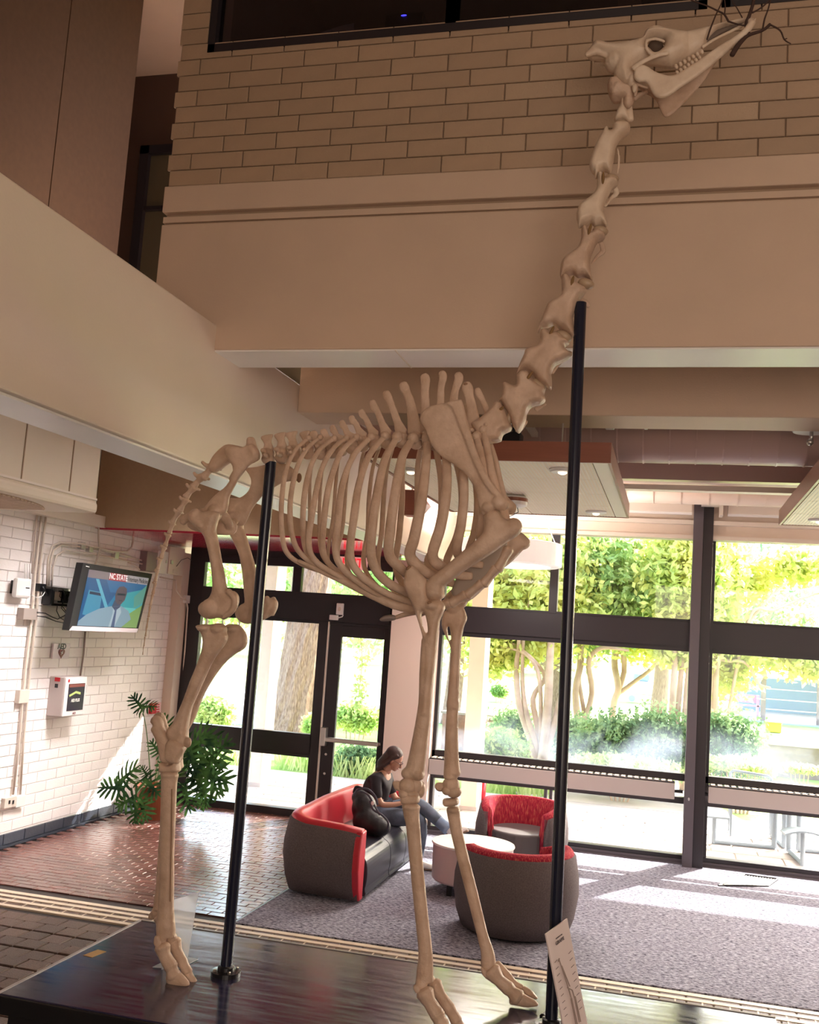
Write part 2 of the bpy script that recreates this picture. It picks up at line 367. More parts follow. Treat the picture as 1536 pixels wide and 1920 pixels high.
for r in range(0, 9):
    z = 5.468+UH*(r+.5)
    for k in range(-1, 17):
        x = XL+UL*(k+.5)+(UL*.45 if r % 2 else .02)
        if x-UL/2 < XL-.001:
            continue
        (pg if (r, k) in shiny else pl).append((x, YU+.02, z))
    if r % 2: pl.append((XL+UL*.225, YU+.02, z, .44))
for r in range(9, 17):
    z = 5.468+UH*(r+.5); pl.append((XL+.105, YU+.02, z, .56))
lay(wu, 'wall_block', bu, [p for p in pl if p[2] < 6.42 or p[0] < -3.1], 300, RY)
lay(wu, 'wall_block', bug, pg, 60, RY)
# upper windows
def upper_window(n, x0, x1, lit):
    z0, z1 = 6.40, 7.9
    w = struct(f'window_{n}', M().box((x0, YU-.005, z0), (x1, YU+.1, z0+.055)).box((x0, YU-.005, z1-.05), (x1, YU+.1, z1)), FRAME)
    for a in (x0, x1-.05): M().box((a, YU-.005, z0), (a+.05, YU+.1, z1)).obj('window_frame', FRAME, w)
    n_ = 2 if x1-x0 > 2 else 1
    if n_ == 2: M().box((-1.52, YU, z0), (-1.45, YU+.1, z1)).obj('mullion', FRAME, w)
    M().box((x0+.04, YU+.045, z0+.03), (x1-.04, YU+.051, z1-.03)).obj('pane', DGLASS, w)
    M().box((x0+.04, YU+.02, z0+.055), (x1-.04, YU+.04, z0+.075)).obj('inner_bead', FRAME, w)
upper_window(1, -3.15, .07, True); upper_window(2, .15, 4.5, False)
# the office behind the upper glass
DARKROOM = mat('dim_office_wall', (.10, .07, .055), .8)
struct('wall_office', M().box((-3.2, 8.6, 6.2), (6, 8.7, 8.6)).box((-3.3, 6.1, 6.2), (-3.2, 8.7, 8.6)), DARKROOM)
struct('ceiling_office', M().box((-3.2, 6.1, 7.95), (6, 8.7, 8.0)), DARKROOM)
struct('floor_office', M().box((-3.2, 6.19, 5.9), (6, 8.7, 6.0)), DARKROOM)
t = thing('office_picture', 'tan framed board on the dim wall behind the upper window', 'picture', (-2.6, 7.2, 6.9))
M().slab([(float(a[0]), float(a[2])) for a in (at(438, -60, Y=7.2), at(536, -60, Y=7.2), at(536, 32, Y=7.2), at(438, 38, Y=7.2))], 'Y', 7.2, 7.22).obj('board', TAN, t)
M().box((-2.86, 7.19, 6.795), (-2.36, 7.24, 6.82)).obj('bottom_rail', FRAME, t)
t = thing('paper_stack', 'white papers leaning inside the upper window ledge', 'papers', (-2.2, 5.95, 6.46))
M().add([at(598, 62, Y=5.98), at(664, 62, Y=5.98), at(664, 43, Y=6.06), at(640, 48, Y=6.06)], [(0, 1, 2, 3)]).obj('sheet', WHITE, t)
t = thing('computer_tower', 'black computer with a small blue light inside upper window', 'computer', (-1.85, 6.1, 6.5))
a = at(755, 50, Y=6.1)
M().box((a[0]-.13, 6.1, 6.43), (a[0]+.14, 6.4, a[2]+.10)).obj('case', BLACK, t, bevel=.01)
bl = at(757, 28, Y=6.09); M().ball((bl[0], 6.095, bl[2]), (.02, .006, .004)).obj('power_light', mat('blue_led', (0, 0, .1), emit=(.05, .05, 1), es=8), t)
t = thing('desk_vent', 'small slatted grey box behind the upper window', 'box', (-.9, 6.1, 6.5))
a = at(1180, 4, Y=6.1); M().box((a[0]-.07, 6.1, 6.44), (a[0]+.07, 6.25, a[2]+.12)).obj('case', MORT, t)
mm = M()
for k in range(5): mm.box((a[0]-.065, 6.09, 6.47+.03*k), (a[0]+.065, 6.1, 6.485+.03*k))
mm.obj('slat', BROWNWALL, t)

# ---- upper left: dark panels and the recess with a window
wd = struct('wall_gallery', M().box((-5.25, 2.0, 4.5), (-5.0, 7.86, 8.4)), MORT)
for a, b in ((2.0, 5.2), (5.21, 6.80), (6.812, 7.86)): M().box((-5.0, a, 4.5), (-4.985, b, 8.4)).obj('panel', BROWNWALL, wd)
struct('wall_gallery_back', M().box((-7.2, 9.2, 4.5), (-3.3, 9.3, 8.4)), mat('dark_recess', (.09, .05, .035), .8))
a = at(262, 275, Y=9.1); b = at(247, 495, Y=9.1); x0 = (a[0]+b[0])/2; zt = a[2]
w3 = struct('window_3', M().box((x0, 9.08, zt-.09), (-3.4, 9.2, zt)), FRAME)
M().box((x0, 9.08, 4.6), (x0+.1, 9.2, zt)).obj('window_frame', FRAME, w3)
zz = at(290, 390, Y=9.1)[2]; M().box((x0, 9.09, zz-.02), (-3.4, 9.2, zz+.02)).obj('transom', FRAME, w3)
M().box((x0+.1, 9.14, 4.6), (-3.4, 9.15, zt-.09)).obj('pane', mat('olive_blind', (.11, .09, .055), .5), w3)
a = at(300, 2, Y=9.1); struct('trim_recess_lintel', M().box((-6.5, 9.0, a[2]), (-3.4, 9.2, a[2]+.3)), FRAME)

# ---- enclosure of the atrium outside the frame
struct('ceiling', M().box((-7.2, -3, 8.4), (6, 9.3, 8.5)), CONC)
struct('wall_back', M().box((-7.2, -3.1, 0), (6, -3, 8.5)), CONC)
struct('wall_right', M().box((5.9, -3, 0), (6.0, 13.8, 8.5)), CONC)
struct('wall_far_left', M().box((-7.25, -3, 4.4), (-7.15, 9.3, 8.5)).box((-7.25, -3, 0), (-7.15, 4.0, 4.4)), CONC)
struct('ceiling_lounge', M().box((-2.9, 6.19, 4.95), (6, YW+.1, 5.05)), DUCT)

# ---- second beam, ceiling items of the lounge
struct('trim_beam_second', M().box((-2.9, 7.3, 4.285), (6, 7.75, 4.95)), CONC, bevel=.008)
struct('trim_beam_third', M().box((-2.9, 10.4, 4.33), (6, 10.55, 4.95)), DUCT)
struct('trim_beam_third_lip', M().box((-2.9, 10.36, 4.22), (6, 10.5, 4.27)), OFFW)
zt = 4.08
struct('trim_header', M().box((-3.08, 13.42, zt), (6, YW+.1, 5.0)), CONCW)
struct('trim_header_step', M().box((-3.08, 13.34, 4.235), (6, 13.45, 4.29)), OFFW)
struct('trim_header_lip', M().box((-3.08, 13.36, zt-.03), (6, 13.62, zt+.02)), OFFW)
def duct(label, y, z, r, x0, x1, seam, mt, n=24):
    t = thing('air_duct', label, 'duct', (x0, y, z))
    mm = M(); mm.tube([(x0, y, z), (x1, y, z)], [r, r], n); mm.obj('duct_body', mt, t, smooth=True)
    x = x0+.1; sm = M().tube([(0, y, z), (.012, y, z)], [r+.006, r+.006], n).mesh('duct_seam', mt)
    while x < x1:
        o = bpy.data.objects.new('duct_seam', sm); link(o, t); o.location = o.location+Vector((x, 0, 0)); x += seam
    return t
duct('large round pink-brown duct with seams behind the second beam', 8.55, 4.47, .30, -2.7, 5.5, .21, DUCT)
duct('lower round pink-brown duct just beyond the large one', 11.2, 4.60, .19, -2.7, 5.5, 5, DUCT)
duct('slim pale duct with fine seams above the window shades', 12.75, 4.52, .11, -2.7, 5.5, .33, CONCW, 16)
# roller shade boxes
for i, (x0, x1) in enumerate(((-2.9, .19), (.62, 4.4))):
    t = thing('shade_box', ('beige roller shade box left of the steel column', 'beige roller shade box right of the steel column')[i], 'shade', (x0, 13.2, 4.37), 'roller shade boxes over the windows')
    M().box((x0, 13.12, 4.36), (x1, 13.3, 4.50)).obj('housing', OFFW, t, bevel=.006)
    M().box((x0, 13.14, 4.335), (x1, 13.2, 4.36)).obj('bottom_bar', WHITE, t)
t = thing('shade_bracket', 'small cream metal bracket beside the top of the steel column', 'bracket', (.5, 13.1, 4.4))
M().box((.52, 13.05, 4.33), (.56, 13.3, 4.62)).box((.30, 13.1, 4.46), (.56, 13.3, 4.58)).obj('plate', OFFW, t)
# acoustic clouds
def cloud(label, x0, x1, y0, y1, lights):
    t = thing('ceiling_cloud', label, 'ceiling panel', (x0, y0, 3.9), 'wood-edged ceiling clouds')
    mm = M().box((x0, y0, 3.9), (x1, y0+.02, 4.045)).box((x0, y1-.02, 3.9), (x1, y1, 4.045)).box((x0, y0+.02, 3.9), (x0+.02, y1-.02, 4.045)).box((x1-.02, y0+.02, 3.9), (x1, y1-.02, 4.045)); mm.obj('wood_edge', WOOD, t)
    M().box((x0+.02, y0+.02, 3.93), (x1-.02, y1-.02, 3.96)).obj('backing', OFFW, t)
    nx, ny = max(1, round((x1-x0)/.9)), 4; w = (x1-x0-.16)/nx; d = (y1-y0-.05)/ny
    tm = M().box((.003, .004, 0), (w-.003, d-.004, .012)).mesh('tile', ACOU); rm_ = None
    for i in range(nx):
        for j in range(ny):
            o = bpy.data.objects.new('tile', tm); link(o, t); o.location = o.location+Vector((x0+.03+i*w, y0+.025+j*d, 3.906))
            g = M(); q = .02
            while q < w-.02: g.box((x0+.03+i*w+q, y0+.03+j*d, 3.904), (x0+.03+i*w+q+.008, y0+.02+(j+1)*d, 3.9065)); q += .028
            g.obj('perforation', OFFW, o if False else t); COL.objects[-1]['kind'] = 'stuff'
    M().box((x1-.125, y0+.02, 3.905), (x1-.02, y1-.02, 3.915)).obj('border', OFFW, t)
    for lx, ly in lights:
        M().lathe((lx, ly, 3.885), [(.10, .02), (.10, .01), (.085, 0), (.07, .0)], 24).obj('downlight', WHITE, t, smooth=False)
        lamp('SPOT', 'downlight_lamp', (lx, ly, 3.88), 25, (1, .8, .6), spot_size=2.2, shadow_soft_size=.05)
        M().ball((lx, ly, 3.886), (.035, .035, .02)).obj('bulb', mat('warm_bulb', (.8, .7, .5), emit=(1, .85, .6), es=1.5), t)
    for hx in (x0+.4, x1-.4):
        M().tube([(hx, y0+.5, 4.0), (hx, y0+.5, 4.95)], .006, 6).obj('hanger', METAL, t)
d1 = at(1055, 882, Z=3.9); d2 = at(1118, 960, Z=3.9); d3 = at(771, 882, Z=3.9)
cloud('wood-edged ceiling cloud of perforated tiles over the ribcage and armchairs', -2.27, -.456, 7.08, 10.21, [(d1[0], d1[1]), (d2[0], d2[1]), (d3[0], d3[1])])
d4 = at(1527, 980, Z=3.9)
cloud('wood-edged ceiling cloud of perforated tiles at the right photo edge', .96, 4.2, 7.0, 10.33, [(d4[0]+.02, d4[1]-.2), (2.4, 8.4)])
# things hung under the ceilings
sp = at(965, 935, Z=3.88)
t = thing('smoke_detector', 'round white ceiling detector under the cloud behind the shoulder', 'detector', (sp[0], sp[1], 3.9))
M().lathe((sp[0], sp[1], 3.8), [(.07, 0), (.115, .02), (.12, .07), (.10, .1)], 28).obj('body', WHITE, t)
M().lathe((sp[0], sp[1], 3.85), [(.122, 0), (.122, .03)], 28, False).obj('dark_band', WOOD, t)
M().tube([(sp[0]+.03, sp[1], 3.8), (sp[0]+.04, sp[1], 3.76), (sp[0]-.01, sp[1], 3.73), (sp[0]-.04, sp[1], 3.72)], .004, 5).obj('wire', BLACK, t)
t = thing('ring_pendant', 'large white drum pendant lamp hanging before the windows', 'lamp', (-1.92, 12, 3.5))
M().lathe((-1.92, 12, 3.50), [(.60, .0), (.63, .01), (.63, .27), (.60, .28), (.60, .06), (.50, .06), (.50, .0), (.60, 0)], 48, False).obj('lamp_shade', mat('white_drum', (.9, .86, .82), .4, emit=(1, .93, .85), es=.25), t, smooth=False)
M().lathe((-1.92, 12, 3.60), [(.0, 0), (.5, 0), (.5, .03), (.0, .03)], 40, False).obj('inner_disc', mat('opening_shade', (.13, .08, .06), .6), t)  # dark disc: shade inside the drum put into the colour
for k in range(3): M().tube([(-1.92+.55*math.cos(2.1*k), 12+.55*math.sin(2.1*k), 3.78), (-1.92, 12, 4.95)], .004, 5).obj('cable', METAL, t)
t = thing('wall_speaker', 'small dark red-brown box hanging behind the ribs near the beam', 'speaker', (-2.8, 10.6, 4.0))
a = at(757, 918, Y=10.3); b = at(782, 966, Y=10.3)
M().slab([(a[0], a[2]), (b[0]-.02, a[2]), (b[0]+.10, b[2]+.12), (b[0], b[2]), (a[0]+.01, b[2])], 'Y', 10.3, 10.5).obj('case', WOOD, t)
M().tube([(a[0]+.07, 10.4, a[2]), (a[0]+.07, 10.4, 4.95)], .01, 6).obj('bracket', METAL, t)
# steel strut and hanging equipment above the cloud
a = at(996, 775, Y=7.95); b = at(1025, 828, Y=7.3)
t = thing('cable_tray', 'angled metal strut above the cloud behind the neck', 'strut', (a[0], 7.9, 4.4))
M().box((a[0]-.02, 7.76, 4.30), (a[0]+.03, 8.2, 4.34)).obj('rail', PIPE, t)
t = thing('track_light', 'dark clamp light above the cloud behind the lower neck', 'lamp', (a[0]-.15, 7.85, 4.2))
M().box((a[0]-.2, 7.8, 4.12), (a[0]-.05, 7.95, 4.26)).obj('head', BLACK, t, bevel=.01)
M().tube([(a[0]-.12, 7.88, 4.2), (a[0]-.12, 7.88, 4.4)], .012, 6).obj('stem', BLACK, t)
# conduits under the second beam
t = thing('ceiling_conduit', 'two long cream conduits clamped under the second beam', 'pipe', (-2.6, 7.82, 4.3))
pz = 4.37
M().tube([(-2.62, 8.3, pz), (-2.62, 7.9, pz), (-2.58, 7.84, pz), (-2.5, 7.82, pz), (.75, 7.82, pz)], .013, 8, up=(0, 0, 1)).obj('pipe', PIPE, t, smooth=True)
M().tube([(-2.3, 7.86, pz-.045), (-.60, 7.86, pz-.045), (-.53, 7.88, pz-.03), (-.5, 7.95, pz)], .012, 8, up=(0, 0, 1)).obj('pipe', PIPE, t, smooth=True)
M().tube([(-.5, 7.86, pz-.03), (.85, 7.86, pz-.03)], .010, 8, up=(0, 0, 1)).obj('pipe', PIPE, t, smooth=True)
for x in (-2.35, -1.5, -.25): M().box((x-.012, 7.78, pz-.06), (x+.012, 7.89, pz+.04)).obj('clamp', METAL, t)
M().box((-.56, 7.84, pz-.065), (-.49, 7.9, pz-.01)).obj('elbow_box', METAL, t, bevel=.008)
M().box((-2.9, 7.76, 4.40), (6, 7.80, 4.43)).obj('tray_edge', PIPE, t)
sp = at(1522, 805, Y=7.85)
t = thing('flood_lamp', 'white disc ceiling fixture with chrome nozzle at right edge', 'lamp', (sp[0], 7.85, 4.3))
M().lathe((sp[0], 7.85, sp[2]-.02), [(.0, 0), (.13, 0), (.14, .015), (.12, .03), (.0, .04)], 28, False).obj('disc', WHITE, t)
M().box((sp[0]-.08, 7.77, sp[2]+.02), (sp[0]+.08, 7.93, 4.5)).obj('junction_box', PIPE, t)
M().tube([(sp[0], 7.85, sp[2]-.02), (sp[0], 7.85, sp[2]-.09)], .014, 10).ball((sp[0]-.01, 7.84, sp[2]-.10), .026).obj('nozzle', METAL, t, smooth=True)

# ---- white louvred plenum box at left
xb = -5.3; a = at(190, 845, X=xb); b = at(180, 962, X=xb); yb = float(b[1]); zb = float(b[2])
PLN = mat('plenum_cream', (.66, .56, .44), .5)
pb = struct('trim_plenum_box', M().box((-7.0, 3.0, zb+.03), (xb, yb, 4.88)), PLN, bevel=.03)
struct('trim_plenum_rim', M().box((-6.99, 3.0, zb-.005), (xb+.012, yb+.01, zb+.10)), PLN, bevel=.03)
for px in (137, 45):
    q = at(px, 850, X=xb); M().box((xb, q[1]-.006, zb+.13), (xb+.006, q[1]+.006, 4.88)).obj('panel_joint', MORT, pb)
M().box((xb, 3.0, zb+.115), (xb+.012, yb-.02, zb+.135)).obj('panel_bead', PIPE, pb)
ov = [(xb-.64+.56*math.cos(k*PI/24), yb-1.35+1.22*math.sin(k*PI/24)) for k in range(48)]
M().slab(ov, 'Z', zb-.011, zb-.004).obj('louvre_opening', MORT, pb)
mm = M(); k = -1.1
while k < 1.1:
    w = .55*math.sqrt(max(0, 1-(k/1.2)**2)); mm.box((xb-.64-w, yb-1.35+k, zb-.02), (xb-.64+w, yb-1.35+k+.035, zb-.011)); k += .07
o = mm.obj('louvre_slat', CONC, pb); o['kind'] = 'stuff'
struct('trim_wall_cap', M().box((-7.2, 3, 3.66), (-6.85, 13.5, 3.80)), OFFW)

# ---- glazed wall, entry bay
dr = struct('door_1', M().box((-6.86, YW-.05, 3.55), (-3.70, YW+.08, 3.65)), FRAME)
def fbox(x0, x1, z0, z1, name='frame_bar', d=.10, par=None, mt=FRAME): return M().box((x0, YW-d/2, z0), (x1, YW+d/2, z1)).obj(name, mt, par or dr, bevel=.004)
fbox(-6.86, -6.62, 0, 3.56, 'jamb'); fbox(-3.775, -3.70, 0, 3.56, 'jamb')
fbox(-6.62, -3.775, 3.44, 3.56, 'head_rail', .12); fbox(-6.62, -3.775, 2.70, 3.09, 'transom_beam', .16); fbox(-6.62, -3.775, 2.66, 2.70, 'transom_bead', .09)
fbox(-5.245, -5.12, 3.09, 3.44, 'mullion')
fbox(-6.62, -4.78, .86, 1.13, 'mid_rail', .12); fbox(-6.62, -4.78, .81, .86, 'mid_rail_bead'); fbox(-6.62, -4.78, 0, .10, 'bottom_rail', .14)
fbox(-4.80, -4.66, .1, 2.7, 'mullion', .12); fbox(-4.66, -4.64, .05, 2.7, 'gasket', .13, mt=PIPE)
for a, b, c, d in ((-6.62, -5.245, 3.09, 3.44), (-5.12, -3.775, 3.09, 3.44), (-6.62, -4.8, 1.13, 2.66), (-6.62, -4.8, .1, .81)): M().box((a, YW-.004, c), (b, YW+.004, d)).obj('pane', GLASS, dr)
d2 = struct('door_2', M().box((-4.64, YW-.03, .02), (-4.46, YW+.03, 2.66)), FRAME)
for q in ((-3.84, -3.775, .02, 2.66), (-4.46, -3.84, 2.50, 2.66), (-4.46, -3.84, .02, .28)): M().box((q[0], YW-.03, q[2]), (q[1], YW+.03, q[3])).obj('door_rail', FRAME, d2, bevel=.003)
M().box((-4.46, YW-.004, .28), (-3.84, YW+.004, 2.50)).obj('pane', GLASS, d2)
M().box((-4.62, YW-.13, 1.06), (-3.80, YW-.07, 1.12)).obj('panic_bar', METAL, d2, bevel=.01)
M().box((-4.63, YW-.14, 1.00), (-4.55, YW-.03, 1.25)).obj('latch_case', METAL, d2, bevel=.008)
M().box((-4.33, YW-.07, 1.075), (-3.78, YW-.03, 1.105)).obj('bar_mount', METAL, d2)
for z in (.62, .88): M().ball((-4.56, YW-.033, z), (.018, .008, .018)).obj('screw', METAL, d2)
t = thing('door_sensor', 'small white sensor box on the dark rail above the door', 'sensor', (-4.55, YW-.1, 2.9))
a = at(638, 1142, Y=13.5); M().box((a[0]-.05, 13.47, a[2]-.08), (a[0]+.05, 13.52, a[2]+.08)).obj('case', WHITE, t, bevel=.01)
M().ball((a[0], 13.468, a[2]), (.022, .006, .03)).obj('lens', PIPE, t)
t = thing('door_closer', 'white cable bracket at the head of the door below the sensor', 'bracket', (-4.6, 13.5, 2.75))
b = at(628, 1158, Y=13.5); M().box((b[0]-.07, 13.46, b[2]-.035), (b[0]+.05, 13.52, b[2]+.035)).obj('body', WHITE, t, bevel=.008)
M().tube([(b[0]+.05, 13.5, b[2]), (a[0]+.04, 13.5, b[2]+.02), (a[0]+.05, 13.5, a[2]-.08)], .008, 6).obj('cable', WHITE, t)
# exit sign
EX = thing('exit_sign', 'red and white EXIT sign hanging above the entry doors', 'sign', (-4.3, 13.2, 3.5))
a = at(635, 1043, Y=13.2); b = at(688, 1070, Y=13.2)
M().box((a[0], 13.19, b[2]), (b[0], 13.22, a[2])).obj('panel', mat('exit_panel', (.75, .45, .42), .3, emit=(1, .45, .42), es=.25), EX, bevel=.005)
text('lettering', 'EXIT', .17, mat('exit_red', (.6, 0, .01), emit=(1, .02, .03), es=.8), ((a[0]+b[0])/2, 13.185, (a[2]+b[2])/2), Matrix.Rotation(PI/2, 3, 'X'), EX, sx=.85, bold=.004)
M().tube([((a[0]+b[0])/2, 13.2, a[2]), ((a[0]+b[0])/2, 13.2, 3.65)], .01, 6).obj('stem', METAL, EX)
# pier
struct('trim_pier', M().box((-3.70, 13.38, 0), (-3.06, YW+.12, 3.6)), mat('pier_paint', (.78, .64, .55), .5, bump=.05, bscale=60))
# ---- lounge windows
def wbar(p, x0, x1, z0, z1, name, d=.12, mt=FRAME): return M().box((x0, YW-d/2, z0), (x1, YW+d/2, z1)).obj(name, mt, p, bevel=.004)
for i, (x0, x1, mids) in enumerate(((-3.06, .36, (-1.60,)), (.46, 4.4, (2.6,)))):
    w = struct(f'window_{4+i}', M().box((x0, YW-.07, 2.68), (x1, YW+.07, 3.0)), FRAME)
    wbar(w, x0, x1, 2.62, 2.685, 'transom_bead', .10); wbar(w, x0, x1, 3.0, 3.03, 'transom_bead', .10)
    wbar(w, x0, x1, 1.0, 1.09, 'sill_rail', .12); wbar(w, x0, x1, .72, .80, 'lower_rail', .1); wbar(w, x0, x1, 0, .10, 'bottom_rail', .14); wbar(w, x0, x1, .0, .05, 'bottom_step', .2, FRAMEL)
    wbar(w, x0, x0+.045, 0, 4.1, 'jamb'); wbar(w, x1-.03, x1, 0, 4.1, 'jamb')
    for mx in mids:
        wbar(w, mx, mx+.11, 3.0, 4.12, 'mullion')
        wbar(w, mx+.06, mx+.10, .1, .75, 'mullion', .08, FRAMEL); wbar(w, mx+.13, mx+.17, .1, .75, 'mullion', .08, FRAMEL)
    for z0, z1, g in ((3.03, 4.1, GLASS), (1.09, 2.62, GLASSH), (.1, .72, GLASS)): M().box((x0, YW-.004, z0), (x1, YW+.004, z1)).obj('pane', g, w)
sc = struct('trim_steel_column', M().box((.215, 13.30, 0), (.335, 13.68, 4.52)), FRAMEL, bevel=.004)
M().box((.335, 13.33, 0), (.46, 13.66, 4.52)).obj('column_web', FRAME, sc, bevel=.004)
M().ball((.27, 13.298, .82), (.012, .006, .02)).obj('bolt', METAL, sc)
for i, (x0, x1) in enumerate(((-3.05, .10), (.50, 4.3))):
    t = thing('fin_heater', ('long grey finned heater along the window left of steel column', 'long grey finned heater along the window right of steel column')[i], 'heater', (x0, 13.45, .78), 'window sill heaters')
    M().box((x0, 13.36, .79), (x1, 13.5, .985)).obj('enclosure', HEAT, t, bevel=.008)
    M().box((x0, 13.37, .985), (x1, 13.53, 1.0)).obj('grille_base', FRAME, t)
    fm = M().box((0, 13.375, .99), (.05, 13.52, 1.012)).mesh('fin', OFFW); k = x0+.03; cnt = 0
    while k < x1-.06:
        o = bpy.data.objects.new('fin', fm); link(o, t); o.location = o.location+Vector((k, 0, 0)); k += .082
    M().tube([(x1 if i == 0 else x0, 13.46, .88), ((x1+.1) if i == 0 else x0-.1, 13.46, .88)], .02, 8, up=(0, 0, 1)).obj('feed_pipe', FRAME, t)
# the small pane sliver left of the pier edge uses window_4
print('p2 ok')
# ================================================================== PLATFORM, POLES, SKELETON
PH = .75; YC = 5.30
pf = thing('display_platform', 'low dark blue-painted display platform carrying the giraffe skeleton', 'platform', (-1.2, 5.3, 0))
def platmat():
    m = bpy.data.materials.new('platform_paint'); m.use_nodes = True; N = m.node_tree.nodes; L = m.node_tree.links; b = N['Principled BSDF']
    b.inputs['Base Color'].default_value = (.030, .034, .062, 1); tc = N.new('ShaderNodeTexCoord'); mp = N.new('ShaderNodeMapping'); mp.inputs['Scale'].default_value = (1.2, 9, 1); L.new(tc.outputs['Object'], mp.inputs[0])
    n = N.new('ShaderNodeTexNoise'); n.inputs['Scale'].default_value = 3; n.inputs['Detail'].default_value = 8; L.new(mp.outputs[0], n.inputs[0])
    r = N.new('ShaderNodeMapRange'); L.new(n.outputs[0], r.inputs[0]); r.inputs[1].default_value = .35; r.inputs[2].default_value = .7; r.inputs[3].default_value = .10; r.inputs[4].default_value = .26; L.new(r.outputs[0], b.inputs['Roughness'])
    mx = N.new('ShaderNodeMix'); mx.data_type = 'RGBA'; L.new(n.outputs[0], mx.inputs[0]); mx.inputs[6].default_value = (.012, .018, .050, 1); mx.inputs[7].default_value = (.045, .034, .075, 1); L.new(mx.outputs[2], b.inputs['Base Color'])
    bp = N.new('ShaderNodeBump'); bp.inputs['Strength'].default_value = .06; bp.inputs['Distance'].default_value = .002; L.new(n.outputs[0], bp.inputs['Height']); L.new(bp.outputs[0], b.inputs['Normal']); b.inputs['Specular IOR Level'].default_value = .6; b.inputs['Coat Weight'].default_value = .4; b.inputs['Coat Roughness'].default_value = .12; return m
PB = platmat()
M().box((-3.13, 4.58, .70), (.60, 5.97, PH)).obj('top_board', PB, pf, bevel=.004)
M().box((-3.10, 4.63, .0), (.57, 5.94, .70)).obj('skirt', BLACK, pf)
M().box((-3.145, 4.58, .735), (-3.128, 5.975, PH+.004)).obj('edge_strip', mat('grey_edge', (.5, .46, .47), .4), pf)
M().box((-3.13, 5.965, .735), (.60, 5.978, PH+.004)).obj('edge_strip', mat('worn_edge', (.34, .32, .3), .4), pf)
M().box((-3.13, 4.565, .66), (.60, 4.585, .745)).obj('front_lip', BLACK, pf, bevel=.004)
a = at(170, 1788, Z=PH); b = at(190, 1783, Z=PH)
o = M().box((a[0]-.01, a[1]-.05, PH), (a[0]+.05, a[1]+.07, PH+.002), rz=-.15).obj('tape_strip', mat('masking_tape', (.50, .30, .10), .6)); tag(o, 'short piece of tan tape stuck on the platform near its left edge', 'tape')
def pole(base, top, lab):
    b = at(*base, Z=PH); b[1] = 5.303; tp = at(*top, Y=b[1]); xm = (b[0]+tp[0])/2
    t = thing('support_pole', lab, 'pole', (b[0], b[1], PH), 'steel poles holding the skeleton')
    M().tube([(b[0], b[1], PH+.01), (tp[0], b[1], tp[2])], [.0315, .0315], 24).obj('pole_tube', NAVY, t, smooth=False)
    M().lathe((b[0], b[1], PH), [(.079, 0), (.079, .022), (.045, .026), (.045, .045), (.034, .05)], 32).obj('flange', BLACK, t)
    for k in range(4):
        q = (b[0]+.062*math.cos(.7+k*PI/2), b[1]+.062*math.sin(.7+k*PI/2), PH+.02)
        M().lathe(q, [(.010, 0), (.010, .014), (.005, .016)], 6).obj('bolt', METAL, t)
    return t
pole((423, 1828), (508, 866), 'left dark steel pole rising from platform to the lumbar spine')
pole((1040, 1908), (1089, 568), 'right tall dark steel pole rising from platform to the neck')

GS = thing('giraffe_skeleton', 'mounted giraffe skeleton standing on the dark platform held by two steel poles', 'skeleton', (-1.4, YC, PH))
def pip(px, py, poly):
    c = np.zeros(px.shape, bool); n = len(poly); j = n-1
    for i in range(n):
        xi, yi = poly[i]; xj, yj = poly[j]
        hit = ((yi > py) != (yj > py)) & (px < (xj-xi)*(py-yi)/((yj-yi) if abs(yj-yi) > 1e-12 else 1e-12)+xi)
        c ^= hit; j = i
    return c
def segd(px, py, poly):
    best = np.full(px.shape, 1e9); bx = px.copy(); by = py.copy(); n = len(poly)
    for i in range(n):
        x1, y1 = poly[i]; x2, y2 = poly[(i+1) % n]; dx, dy = x2-x1, y2-y1; l = dx*dx+dy*dy+1e-12
        t = np.clip(((px-x1)*dx+(py-y1)*dy)/l, 0, 1); qx, qy = x1+t*dx, y1+t*dy; d = np.hypot(px-qx, py-qy)
        w = d < best; best = np.where(w, d, best); bx = np.where(w, qx, bx); by = np.where(w, qy, by)
    return best, bx, by
def catmull(pts, k=3):
    n = len(pts); out = []
    for i in range(n):
        p0, p1, p2, p3 = [np.array(pts[(i+j-1) % n], float) for j in range(4)]
        for s in range(k):
            t = s/k; out.append(tuple(.5*((2*p1)+(-p0+p2)*t+(2*p0-5*p1+4*p2-p3)*t*t+(-p0+3*p1-3*p2+p3)*t**3)))
    return out
